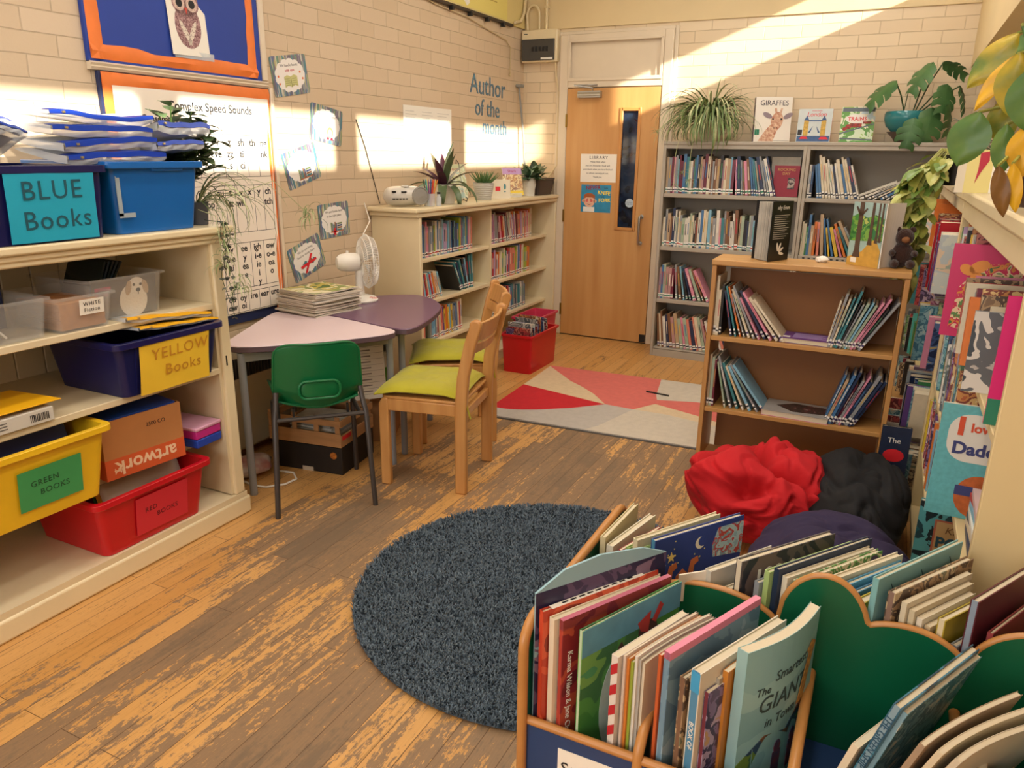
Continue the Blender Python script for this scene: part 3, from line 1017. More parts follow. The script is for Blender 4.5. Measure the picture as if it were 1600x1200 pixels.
def card(parent, w, h, M, m, lines, name='label_card', ink=M_ink, size=.045, gap=.055, y0=None, curl=.0):
    mb = MB()
    n = 8
    vs, fs = [], []
    for t in (0, .0012):
        for i in range(n + 1):
            for j in range(n + 1):
                u, v = i / n - .5, j / n - .5
                vs.append((u * w, v * h, t + curl * (1 + math.sin(u * 9 + v * 5)) * .5))
    K = (n + 1) ** 2
    for i in range(n):
        for j in range(n):
            a = i * (n + 1) + j
            fs += [(a, a + 1, a + n + 2, a + n + 1), (K + a, K + a + n + 1, K + a + n + 2, K + a + 1)]
    for i in range(n):
        for (a, b) in ((i, i + 1), (n * (n + 1) + i, n * (n + 1) + i + 1), (i * (n + 1), (i + 1) * (n + 1)), (i * (n + 1) + n, (i + 1) * (n + 1) + n)):
            fs.append((a, b, b + K, a + K))
    mb.add(vs, fs)
    o = mb.obj(name, m, parent=parent, M=M, smooth=True)
    y = y0 if y0 is not None else gap * (len(lines) - 1) / 2
    for k, (s_, dx) in enumerate(lines):
        text(s_, size, Mx(dx, y - k * gap, .0016 + curl, rz=1), ink, o, space=1.12)
    return o
FX = lambda x, y, z, tilt=0: basis((x, y, z), (0, 1, 0), (math.sin(RAD(tilt)), 0, math.cos(RAD(tilt))))   # faces +X (into the room)
P_red = mat('red_plastic', '#c8101f', .3, var=.12, vs=5)
P_yel = mat('yellow_plastic', '#eec021', .35, var=.1, vs=5)
P_navy = mat('navy_plastic', '#15184f', .3)
P_blue = mat('blue_plastic', '#1165b5', .33, var=.08, vs=4)
def lbl(t, M, *a, **k):
    return card(t, *a, M=M, **k)
# each tub: local x along world Y, local y along world -X  (rz = 90)
rt = tub('storage_tub', 'red plastic tub labelled RED BOOKS on the bottom board', (-2.49, 1.69, .101), 90, .47, .42, .222, P_red, taper=.028, rim=.017, ridges=0)
card(rt, .225, .15, Mx(.022, -.2005, .105, rx=97), mat('red_card', '#d3283a', .45), [('RED', -.05), ('BOOKS', .02)], size=.026, gap=.032, ink=mat('faint_ink', '#5c0f18', .7))
yt = tub('storage_tub', 'yellow plastic tub labelled GREEN BOOKS, overhanging the low shelf', (-2.46, 1.215, .356), 90, .60, .42, .25, P_yel, taper=.03, rim=.016)
card(yt, .205, .135, Mx(.095, -.2005, .115, rx=97), mat('green_card', '#3f9d5c', .45, var=.1, vs=8), [('GREEN', -.02), ('BOOKS', .01)], size=.027, gap=.034, ink=mat('green_ink', '#1d4a2c', .7))
nt2 = tub('storage_tub', 'navy plastic tub with a yellow card YELLOW BOOKS on the middle shelf', (-2.455, 1.815, .656), 90, .44, .40, .20, P_navy, taper=.025, rim=.016, ridges=4)
card(nt2, .30, .19, Mx(.005, -.1985, .092, rx=97), mat('yellow_card', '#f4cb3a', .5, var=.06, vs=6), [('YELLOW', .02), ('Books', .03)], size=.058, gap=.066, ink=mat('orange_ink', '#c58a25', .6), curl=.003, y0=.045)
bt2 = tub('storage_tub', 'navy plastic crate with a cyan card BLUE Books on top of the unit', (-2.47, 1.44, 1.206), 90, .42, .40, .225, P_navy, taper=.012, rim=.012, ridges=5)
card(bt2, .275, .20, Mx(.025, -.2035, .105, rx=93), mat('cyan_card', '#25a9c9', .35, var=.08, vs=5), [('BLUE', .0), ('Books', .01)], size=.078, gap=.086, ink=mat('pencil_ink', '#16505f', .6), curl=.002, y0=.048)
ut = tub('storage_tub', 'bright blue plastic tub of zip wallets at the right end of unit top', (-2.50, 1.86, 1.206), 90, .36, .43, .235, P_blue, taper=.022, rim=.016, r=.02)
mb = MB().prism([(-.09, 0), (-.07, -.03), (.05, -.03), (.07, 0)], -.001, .019, axis='y')
mb.obj('handle_notch', P_blue, parent=ut, M=Mx(.05, -.222, .233, rz=0), bevel=.003)
mb = MB().box(-.001, .001, -.012, .012, -.09, 0)
MB().box(-.16, -.145, -.2105, -.2075, .06, .19).box(-.16, -.10, -.2105, -.2075, .055, .07).obj('tape_strips', mat('masking_tape', '#9aa7ad', .6), parent=ut)

# zip wallets
M_zipclear = clear('zip_wallet_plastic', '#dfe4ea', .62, .3)
M_zipblue = mat('zip_blue', '#123fb0', .3)
def wallet(label, M, w=.34, h=.26, th=.02, m2=M_zipblue, name='zip_wallet', sag=.03, sd=0, content='#d9d6d0', group='clear zip wallets'):
    t = thing(name, label, 'wallet', M=M, group=group)
    def surf(sg):
        def fn(u, v):
            x, y = (u - .5) * w, (v - .5) * h
            b = (1 - .3 * abs(2 * u - 1) ** 8) * (1 - (1 - v) ** 5)
            return (x, y, sg * th / 2 * b + sag * math.sin(3 * u + sd) * .5 + .0016 * math.sin(17 * u + 9 * v + sd))
        return fn
    f1, f2 = surf(1), surf(-1)
    mb = MB().grid(f1, 20, 14).grid(f2, 20, 14)
    mb.grid(lambda u, v: tuple(Vector(f2(u, 1)).lerp(Vector(f1(u, 1)), v) + Vector((0, .006 * math.sin(math.pi * v) + .003 * math.sin(23 * u + 5 * v + sd), 0))), 24, 4)
    for e_ in (0, 1):
        mb.grid(lambda u, v: tuple(Vector(f2(e_, u)).lerp(Vector(f1(e_, u)), v)), 10, 2)
    mb.obj('sleeve', M_zipclear, parent=t, smooth='all', fix=False)
    zp = MB()
    n = 20
    vs, fs = [], []
    for i in range(n + 1):
        u = i / n
        p1, p2 = Vector(f1(u, 1)), Vector(f2(u, 1))
        q = f1(u, .86)
        lo = p1.lerp(p2, .42)
        vs += [(q[0], q[1], q[2] + .0012), (p1.x, p1.y + .007, p1.z + .002), (lo.x, lo.y + .009, lo.z), (lo.x, lo.y + .004, lo.z)]
        if i:
            k = i * 4
            for a in range(3):
                fs.append((k - 4 + a, k - 3 + a, k + 1 + a, k + a))
    zp.add(vs, fs)
    zp.obj('zip_band', m2, parent=t, smooth=True, fix=False)
    MB().box(-.004, .004, -.002, .014, -.003, .003).obj('zip_pull', mat('zip_pull_gold', '#c9b27a', .3, metal=.6), parent=t, M=Matrix.Translation(Vector(f1(.88, 1)).lerp(Vector(f2(.88, 1)), .2)))
    ct = MB().grid(lambda u, v: ((u - .5) * w * .8, (v - .55) * h * .7, sag * math.sin(3 * (.1 + u * .8) + sd) * .5), 10, 6)
    ct.obj('contents', mat('wallet_contents_' + content, content, .6), parent=t, smooth='all', fix=False)
    return t
# in the bright blue tub and the navy crate: wallets stacked with their zip edges to the room
def zw(label, x, y, z, rx, ry, rz, **k):
    return wallet(label, Mx(x, y, z, rx, ry, rz), **k)
zw('lowest zip wallet of the front stack, flat across both tubs', -2.44, 1.74, 1.468, -8, 2, -90, w=.36, th=.034, sd=0, sag=.008)
zw('second zip wallet up in the front stack over the blue tub', -2.445, 1.72, 1.507, -6, 3, -87, w=.35, th=.034, sd=1, sag=.008)
zw('third zip wallet up in the front stack, blue zip facing out', -2.45, 1.71, 1.546, -5, -1, -91, w=.35, th=.034, sd=2, sag=.010)
zw('topmost zip wallet curling upwards at its left corner', -2.47, 1.73, 1.590, -4, 6, -92, w=.36, th=.030, sd=4.2, sag=.05)
zw('zip wallet with arched blue zip at right of the blue tub', -2.45, 2.03, 1.525, 14, -8, -93, w=.22, th=.04, sd=2.0, sag=.03)
zw('zip wallet with buttoned flap low at right in the blue tub', -2.43, 1.985, 1.475, 8, 2, -90, w=.20, th=.03, sd=0.5, sag=.006)
zw('zip wallet leaning to the left in the navy crate', -2.46, 1.40, 1.490, 32, -14, -75, w=.17, h=.18, th=.02, sd=1.2, sag=.01, content='#cbb6a8')
zw('zip wallet standing behind in the navy crate', -2.56, 1.42, 1.50, 45, -10, -65, w=.2, h=.2, th=.02, sd=2.2, sag=.01)
# yellow wallets in the navy tub
M_zipyel = mat('zip_yellow', '#f2b51c', .35)
zw('upper yellow edged wallet lying on the navy tub', -2.40, 1.845, .895, 3, -7, -90, w=.36, h=.22, th=.02, m2=M_zipyel, sag=.006, sd=1, content='#e8b93a', group='yellow zip wallets')
zw('lower yellow edged wallet lying on the navy tub', -2.39, 1.87, .868, 2, -5, -87, w=.36, h=.22, th=.014, m2=M_zipyel, sag=.004, sd=2, content='#e8d9a0', group='yellow zip wallets')

# ---------------------------------------------------------------- clear boxes on the upper shelf
M_clr = clear('clear_box_plastic', '#e6e2da', .15, .12)
def clear_box(label, loc, rz, w, d, h):
    t = tub('clear_box', label, loc, rz, w, d, h, M_clr, taper=.014, rim=.010, wall=.0025, lip=.008, r=.015)
    return t
c1 = clear_box('clear plastic box of pale booklets at the left on the upper shelf', (-2.44, 1.25, .916), 90, .34, .28, .125)
c2 = clear_box('clear plastic box of brown paper pages labelled Fiction on upper shelf', (-2.435, 1.535, .916), 90, .20, .29, .115)
card(c2, .085, .05, Mx(.02, -.143, .075, rx=97), M_paper, [('WHITE', 0), ('Fiction', 0)], name='fiction_label', size=.018, gap=.02)
c3 = clear_box('clear plastic box with a white puppy sheet, right end of upper shelf', (-2.50, 1.735, .916), 90, .30, .30, .145)
pap = MB()
for k in range(40):
    pap.box(-.078 + R0.uniform(0, .004), .08 - R0.uniform(0, .004), -.12, .10, .002 + k * .0021, .0036 + k * .0021)
tag(pap.obj('paper_stack', mat('brown_paper', '#c98d57', .8, var=.2, vs=40), M=Mx(-2.435, 1.535, .921, rz=90)), 'stack of brown paper pages inside the clear Fiction box', 'papers')
for k in range(7):
    m = MB().box(0, .006, -.11, .11, 0, .105)
    tag(m.obj('booklet', mat('booklet_%d' % (k % 3), ('#cdc9bf', '#e3ddd0', '#a8b0a6')[k % 3], .6), M=Mx(-2.44, 1.175 + k * .02, .93, rx=0, rz=90) @ Mx(ry=-38)), 'pale booklet leaning in the clear box, %s from the left' % ordinal(k + 1), 'booklet', 'booklets in the clear box')
m = MB().box(-.13, .13, -.006, .006, 0, .17)
tag(m.obj('folder', mat('navy_folder', '#1c2c5a', .4), M=Mx(-2.52, 1.28, .922, rz=92)), 'navy folder standing at the back of the left clear box', 'folder')
m = MB().box(-.125, .125, -.002, .002, 0, .135)
pu = m.obj('puppy_sheet', mat('dark_sheet', '#55504a', .35), M=Mx(-2.372, 1.735, .921, rz=90) @ Mx(rx=4))
tag(pu, 'dark printed sheet with a fluffy white puppy in the clear box', 'sheet')
h = MB(); disc(h, .03, .05, .055, .06, 0, .001); disc(h, .045, .096, .036, .033, .0005, .0015)
h.obj('puppy', mat('puppy_fur', '#e6dccb', .8, bump=.3, bs=120), parent=pu, M=Mx(0, -.0025, 0, rx=90))
h = MB(); disc(h, .012, .095, .011, .026, .0, .001, rz=-14); disc(h, .079, .092, .011, .026, .0, .001, rz=14)
h.obj('puppy_ears', mat('puppy_ear', '#b79c7c', .8, bump=.3, bs=120), parent=pu, M=Mx(0, -.0042, 0, rx=90))
h = MB(); disc(h, .05, .084, .009, .007, 0, .001); disc(h, .034, .104, .005, .005, 0, .001); disc(h, .061, .103, .005, .005, 0, .001); h.box(.049, .051, .068, .08, 0, .001)
h.obj('puppy_face', M_ink, parent=pu, M=Mx(0, -.004, 0, rx=90))
h = MB()
for k in range(2):
    h.box(-.115, -.055 - .012 * k, .098 - k * .02, .110 - k * .02, .003, .0036)
h.obj('magenta_print', mat('magenta_ink', '#a5304f', .6), parent=pu, M=Mx(0, 0, 0, rx=90))
for k in range(5):
    m = MB().box(-.075, .075, -.10, .10, 0, .007)
    tag(m.obj('dvd_case', mat('dvd_black_%d' % (k % 2), ('#1a2422', '#202c33')[k % 2], .25), M=Mx(-2.53, 1.70 + .012 * k, 1.035, rz=88) @ Mx(ry=-68 + 3 * k)), 'black disc case standing at the back of the puppy box, %s from the left' % ordinal(k + 1), 'disc case', 'black disc cases in the puppy box')

# ---------------------------------------------------------------- folders, boxes in the lower bays
yf = thing('card_folder', 'large yellow card folder lying on the middle shelf', 'folder', (-2.42, 1.17, .657), RAD(0))
MB().box(-.14, .13, -.25, .235, .052, .056).obj('cover', mat('folder_yellow', '#f3b70f', .5), parent=yf, M=Mx(ry=-3, z=-.0), bevel=.001)
bx = MB().box(-.12, .128, -.25, .205, .0, .045)
bo = bx.obj('box', mat('folder_box', '#c9c4ba', .6), parent=yf, bevel=.002)
bc = MB()
for k in range(12):
    bc.box(.1282, .1286, .13 + k * .005, .132 + k * .005 + (k % 3) * .0008, .010, .034)
bc.obj('barcode', M_ink, parent=yf)
h = MB()
for k in range(3):
    h.box(.1282, .1286, -.20 + .05 * k, .06, .012 + k * .009, .0155 + k * .009)
h.obj('print', mat('faint_print_dark', '#5f5a55', .7), parent=yf)
ab = thing('paper_box', 'brown cardboard paper box with upside-down orange artwork print, behind red tub', 'box', (-2.46, 1.72, .356), RAD(-6))
A_c = mat('brown_card', '#bd7f48', .75, var=.1, vs=10)
bx = MB()
for a in ((-.13, .13, -.155, -.150), (-.13, .13, .150, .155), (-.13, -.125, -.15, .15), (.125, .13, -.15, .15)):
    bx.box(a[0], a[1], a[2], a[3], 0, .215)
bx.box(-.13, .13, -.155, .155, 0, .004)
bx.obj('carton', A_c, parent=ab)
MB().box(.1302, .1312, -.155, .155, 0, .075).box(-.131, .1312, -.1562, -.1552, 0, .075).obj('orange_band', mat('band_orange', '#cf5a2b', .6), parent=ab)
text('artwork', .072, basis((.1316, .0, .038), (0, -1, 0), (0, 0, -1)), mat('pale_orange_ink', '#ecc7a2', .6), ab, bold=.0015)
text('A4', .03, basis((.1316, -.11, .03), (0, -1, 0), (0, 0, -1)), mat('pale_orange_ink', '#ecc7a2', .6), ab)
text('2500 CO', .02, basis((.1305, .05, .165), Y_, Z_), M_ink, ab)
m = MB()
for k in range(9):
    m.box(-.118, .112, -.135, .135, .012 + k * .0225, .03 + k * .0225)
tag(m.obj('folder_pile', mat('clear_folder_grey', '#aab0b4', .4), M=Mx(-2.46, 1.72, .361, rz=-6)), 'pile of grey plastic folders inside the artwork box', 'folders')
m = MB().box(-.10, .122, -.14, .14, .0, .012)
tag(m.obj('folder', mat('folder_blue', '#1c4396', .35), M=Mx(-2.46, 1.72, .571, rz=-6, ry=3)), 'blue plastic folder on top of the artwork box', 'folder')
for lab, hx, z, sx in (('pink lidded plastic case on the low shelf beside the side panel', '#c02a86', .392, .0), ('blue plastic case beneath the pink one on the low shelf', '#2346b0', .356, .0)):
    t = thing('plastic_case', lab, 'case', (-2.47, 1.975, z), RAD(4), 'flat plastic cases')
    MB().box(-.15, .15, -.065, .065, 0, .034).obj('case', mat('case_' + hx, hx, .3), parent=t, bevel=.004)
    if hx == '#c02a86':
        MB().box(-.153, .153, -.068, .068, .034, .048).obj('lid', mat('lid_pinkish', '#d9a3bd', .3), parent=t, bevel=.004)
# folders sticking out of the red tub
for k, (hx, lab, dx, tl) in enumerate((('#2f9a4a', 'green plastic wallet sticking up at the back of the red tub', -.02, 6), ('#f0b41d', 'yellow plastic wallet sticking up in the red tub', .012, 7), ('#d9cfc0', 'clear plastic wallet sticking up at front of the red tub', .045, 7))):
    m = MB().grid(lambda u, v: ((u - .5) * .33, .004 * math.sin(7 * u + k), v * .23), 12, 3)
    o = m.obj('plastic_wallet', clear('wal_%d' % k, hx, .85 if k < 2 else .4, .25), M=Mx(-2.42 + dx, 1.74, .125, rz=90) @ Mx(ry=-tl, rx=-8), smooth='all', fix=False)
    md = o.modifiers.new('thickness', 'SOLIDIFY'); md.thickness = .003
    tag(o, lab, 'wallet', 'plastic wallets in the red tub')
for k, (hx, lab) in enumerate((('#1b2d63', 'navy folder in the yellow tub'), ('#3aa05a', 'green folder corner in the yellow tub'))):
    m = MB().box(-.25, .25, -.004, .004, 0, .235 - k * .01)
    tag(m.obj('folder', mat('fold_' + hx, hx, .4), M=Mx(-2.35 - k * .05, 1.215, .375, rz=90) @ Mx(rx=-14)), lab, 'folder')

# ---------------------------------------------------------------- two classroom tables
def offset_tri(P, r, n=8):
    """rounded-corner outline of a polygon"""
    out = []
    k = len(P)
    for i in range(k):
        p, a, b = Vector(P[i]), Vector(P[i - 1]), Vector(P[(i + 1) % k])
        d1, d2 = (a - p).normalized(), (b - p).normalized()
        for j in range(n + 1):
            t = j / n
            q = (p + d1 * r * (1 - t)).lerp(p + d2 * r * t, t) if False else (p + d1 * r) * (1 - t) ** 2 + p * 2 * t * (1 - t) + (p + d2 * r) * t ** 2
            out.append((q.x, q.y))
    return out
def table(label, corners, bulges, top_m, legs, zt=.69, rad=.07):
    """corners anticlockwise (world xy); bulge of the side that follows each corner"""
    c = Vector((sum(p[0] for p in corners) / len(corners), sum(p[1] for p in corners) / len(corners)))
    t = thing('classroom_table', label, 'table', (c.x, c.y, 0))
    poly = []
    k = len(corners)
    for i in range(k):
        a, b = Vector(corners[i]) - c, Vector(corners[(i + 1) % k]) - c
        nrm = Vector(((b - a).y, -(b - a).x)).normalized()
        n = 12
        for j in range(n):
            s_ = j / n
            poly.append(tuple(a.lerp(b, s_) + nrm * bulges[i] * 4 * s_ * (1 - s_)))
    # round the corners by smoothing the sampled outline
    for it in range(5):
        poly = [tuple((Vector(poly[i - 1]) + 2 * Vector(poly[i]) + Vector(poly[(i + 1) % len(poly)])) / 4) for i in range(len(poly))]
    inn = [tuple(Vector(p) * .985) for p in poly]
    mb = MB().loft([[(x, y, zt - .004) for x, y in poly], [(x * .994, y * .994, zt) for x, y in poly]])
    mb.obj('table_top', top_m, parent=t)
    mb = MB().loft([[(x, y, zt - .03) for x, y in inn], [(x * 1.003, y * 1.003, zt - .026) for x, y in poly], [(x * 1.003, y * 1.003, zt - .004) for x, y in poly]])
    mb.obj('edge_band', mat('table_edge', '#5a4750', .5), parent=t, smooth=True)
    fr = MB()
    ll = [Vector(l) - c for l in legs]
    for i in range(len(ll)):
        a, b = ll[i], ll[(i + 1) % len(ll)]
        d = (b - a).normalized()
        nn = Vector((-d.y, d.x)) * .012
        fr.prism([tuple(a + nn), tuple(b + nn), tuple(b - nn), tuple(a - nn)], zt - .072, zt - .031, axis='z')
    fr.obj('frame', M_greypipe, parent=t)
    for l in ll:
        MB().lathe([(.016, 0), (.0175, .004), (.0165, .02), (.0165, zt - .032), (0, zt - .032)], 16, M=Mx(l.x, l.y, 0)).obj('leg', mat('leg_grey', '#8b8d90', .4), parent=t, smooth=True)
    return t
M_lilac = mat('lilac_laminate', '#e0cace', .3, var=.04, vs=3)
M_purple = mat('purple_laminate', '#75556e', .28, var=.05, vs=3)
table('lilac topped triangular table with grey legs beneath the phonics chart',
      [(-2.45, 2.17), (-1.93, 2.82), (-2.48, 2.935), (-2.80, 2.90)], [.035, .0, .0, .0], M_lilac,
      [(-2.40, 2.262), (-2.049, 2.843), (-2.69, 2.86)])
table('purple topped rounded table standing behind the lilac table',
      [(-2.80, 2.915), (-2.48, 2.95), (-1.935, 2.835), (-2.10, 3.40), (-2.42, 3.66), (-2.66, 3.42)], [0, 0, .02, .035, .02, 0], M_purple,
      [(-2.078, 2.985), (-2.62, 3.05), (-2.24, 3.48)])

# ---------------------------------------------------------------- green plastic chair, its back to us
def green_chair(loc, rz):
    t = thing('plastic_chair', 'green moulded plastic chair with dark metal legs, pushed to the lilac table', 'chair', loc, rz)
    GP = mat('green_plastic', '#066a3a', .38, var=.1, vs=5, bump=.05, bs=300)
    # local: x right, y forward (towards table), back legs at y=0
    def back(u, v):       # u 0..1 across, v 0..1 upward
        x = (u - .5)
        wv = .37 - .03 * v - .05 * max(0, .18 - v) / .18
        z = .445 + .295 * v
        # rounded corners
        if v > .84:
            k = (v - .84) / .16
            wv *= 1 - .10 * (1 - math.sqrt(max(0, 1 - k * k)))
        y = .035 - .055 * v + .05 * (2 * x) ** 2 * 1.0 + .05 * max(0, .25 - v) * 4 * .5
        return (x * wv, y, z - .035 * (2 * x) ** 2 * (1 - v) * -1 - (.02 * (2 * abs(x)) ** 6 * v))
    mb = MB().grid(back, 28, 24)
    # seat pan
    def seat(u, v):
        x = (u - .5)
        y = .06 + .36 * v
        z = .455 + .03 * (2 * x) ** 2 - .012 * math.sin(v * math.pi) - .03 * max(0, v - .85) * 6 * .2
        return (x * (.33 + .06 * v), y, z)
    sg = MB().grid(seat, 20, 16)
    def join(u, v):
        a, b = Vector(back(u, 0)), Vector(seat(u, 0))
        c = Vector((a.x, .05, (a.z + b.z) / 2 + .002))
        return tuple((1 - v) ** 2 * a + 2 * v * (1 - v) * c + v * v * b)
    mb.grid(join, 28, 6)
    o = mb.obj('backrest', GP, parent=t, smooth='all', fix=False)
    md = o.modifiers.new('th', 'SOLIDIFY'); md.thickness = .005; md.offset = 0
    md = o.modifiers.new('sub', 'SUBSURF'); md.levels = 1; md.render_levels = 1
    o = sg.obj('seat', GP, parent=t, smooth='all', fix=False)
    md = o.modifiers.new('th', 'SOLIDIFY'); md.thickness = .005
    # rolled rim
    rim = [back(0, .0 + i / 14) for i in range(15)] + [back(i / 20, 1) for i in range(1, 21)] + [back(1, 1 - i / 14) for i in range(1, 15)]
    MB().tube([(p[0], p[1] - .001, p[2]) for p in rim], .0055, 8).obj('rim', GP, parent=t, smooth=True)
    # hand hold: raised oval frame with a recess
    hh = MB()
    ring = []
    for s_ in (1.0, .86):
        ring.append([(p[0] * s_, -.012 - .004 * (s_ < 1), .545 + p[1] * s_) for p in rrect(.165, .075, .028, 5)])
    hp = [(p[0], -.006, .545 + p[1]) for p in rrect(.165, .075, .03, 6)]
    hh.tube(hp + [hp[0], hp[1]], .006, 8)
    hh.obj('hand_hold_rim', GP, parent=t, smooth=True)
    MB().loft([[(p[0], .004, .545 + p[1]) for p in rrect(.16, .07, .03, 6)], [(p[0] * .9, -.002, .545 + p[1] * .85) for p in rrect(.16, .07, .03, 6)]]).obj('hand_hold', mat('green_plastic_recess', '#0b6a38', .45), parent=t, smooth=True)
    LM = mat('dark_steel_leg', '#3b3532', .4)
    for sx in (-1, 1):
        MB().tube([(sx * .172, .05, .53), (sx * .178, .03, .47), (sx * .185, .0, .43), (sx * .205, -.02, .0)], .0115, 10).obj('leg', LM, parent=t, smooth=True)
        MB().tube([(sx * .165, .30, .415), (sx * .178, .36, .40), (sx * .185, .40, .0)], .0115, 10).obj('leg', LM, parent=t, smooth=True)
        MB().tube([(sx * .182, .005, .425), (sx * .170, .05, .405), (sx * .165, .33, .405)], .0105, 8).obj('side_rail', LM, parent=t, smooth=True)
    MB().tube([(-.185, .0, .425), (.185, .0, .425)], .009, 8).obj('cross_bar', LM, parent=t, smooth=True)
    st = MB()
    for x in (-.11, .11):
        st.box(x - .004, x + .004, .0, .02, .425, .47)
    st.obj('brackets', M_black, parent=t)
    return t
gx = Vector((-1.865 + 2.15, 2.44 - 2.143)); gang = math.atan2(gx.y, gx.x)
green_chair((-2.013, 2.298, 0), gang)

# ---------------------------------------------------------------- beech chairs with lime cushions
M_beech = mat('beech_wood', '#cd985a', .35, var=.18, vs=1.2, stretch=(22, 22, 1.6), hx2='#b98045')
def wood_chair(label, loc, rz):
    """local: x across, +y = the way the sitter faces; back posts at y=0"""
    t = thing('wooden_chair', label, 'chair', loc, rz, 'beech chairs at the tables')
    for sx in (-1, 1):
        pts = [(0, 0), (.0, .40), (-.012, .55), (-.045, .70), (-.07, .79)]
        wv = .027
        poly = [(p[0] - wv, p[1]) for p in pts[:-1]] + [(-.070 + wv * math.cos(RAD(a_)), .783 + wv * math.sin(RAD(a_))) for a_ in range(190, -11, -20)] + [(p[0] + wv, p[1]) for p in reversed(pts[:-1])]
        MB().prism(poly, sx * .2 - .016, sx * .2 + .016, axis='x').obj('leg', M_beech, parent=t, bevel=.008, seg=3)
        MB().prism([(.345, 0), (.392, 0), (.392, .395), (.375, .425), (.345, .425)], sx * .19 - .016, sx * .19 + .016, axis='x').obj('leg', M_beech, parent=t, bevel=.007, seg=3)
        MB().box(sx * .19 - .011, sx * .19 + .011, .02, .36, .365, .42).obj('side_rail', M_beech, parent=t, bevel=.004)
    MB().box(-.19, .19, .352, .372, .36, .415).obj('front_rail', M_beech, parent=t, bevel=.004)
    MB().box(-.19, .19, -.012, .012, .35, .39).obj('back_rail', M_beech, parent=t, bevel=.004)
    def slat(z0, z1, y0, y1, name):
        n = 12
        rings = []
        for i in range(n + 1):
            x = -.19 + .38 * i / n
            b = -.028 * (1 - (x / .19) ** 2)
            rings.append([(x, y0 + b - .008, z0), (x, y0 + b + .008, z0), (x, y1 + b + .008, z1), (x, y1 + b - .008, z1)])
        MB().loft(rings).obj(name, M_beech, parent=t, bevel=.004, smooth=True)
    slat(.702, .790, -.044, -.070, 'top_rail')
    slat(.648, .694, -.030, -.043, 'back_slat')
    MB().loft([[(p[0], p[1] + .19, .42) for p in rrect(.40, .385, .03, 4)], [(p[0], p[1] + .19, .434) for p in rrect(.40, .385, .03, 4)]]).obj('seat', M_beech, parent=t, bevel=.004, smooth=True)
    return t
ch1 = wood_chair('nearer beech chair facing the lilac table, lime cushion on it', (-1.622, 2.905, 0), math.atan2(-.2, -.98) - math.pi / 2)
ch2 = wood_chair('further beech chair turned to the purple table, behind the other beech chair', (-1.885, 3.515, 0), math.atan2(-.58, -.81) - math.pi / 2)
M_lime = mat('lime_fabric', '#b5ac22', .85, var=.12, vs=8, bump=.25, bs=260, sheen=.2)
def cushion(label, M, sd):
    def srf(sg):
        def fn(u, v):
            x, y = 2 * u - 1, 2 * v - 1
            e = (1 - abs(x) ** 4) * (1 - abs(y) ** 4)
            px = x * (.2 - .012 * (1 - abs(y) ** 2)) * 1.05
            py = y * (.2 - .012 * (1 - abs(x) ** 2)) * 1.05
            w_ = .010 * noise.noise((x * 2.2 + sd, y * 2.2, sd)) + .004 * noise.noise((x * 7, y * 7 + sd, 1))
            z = (.036 * e ** .6 + w_ * e) * (1 if sg > 0 else -.62)
            # drooping corners
            z -= .018 * max(0, (abs(x) * abs(y)) - .55) / .45
            return (px, py, z + .026)
        return fn
    t = thing('seat_cushion', label, 'cushion', M=M, group='lime cushions on the beech chairs')
    MB().grid(srf(1), 36, 36).grid(srf(-1), 36, 36).obj('cover', M_lime, parent=t, smooth='all', fix=False)
    f = srf(1)
    edge = [f(i / 24, 0) for i in range(24)] + [f(1, i / 24) for i in range(24)] + [f(1 - i / 24, 1) for i in range(24)] + [f(0, 1 - i / 24) for i in range(25)]
    MB().tube(edge, .0035, 6).obj('piped_seam', M_lime, parent=t, smooth=True)
    ties = MB()
    for sx in (-1, 1):
        ties.tube([(sx * .19, -.19, .02), (sx * .205, -.215, .01), (sx * .21, -.225, -.03), (sx * .20, -.235, -.075)], .004, 6)
    ties.obj('ties', M_lime, parent=t, smooth=True)
    return t
cushion('lime cushion on the nearer beech chair seat', ch1.matrix_basis @ Mx(.0, .205, .434, rz=3), 1.0)
cushion('lime cushion on the further beech chair, partly under the purple table edge', ch2.matrix_basis @ Mx(0, .205, .434, rz=-4), 4.0)

# ---------------------------------------------------------------- on the tables

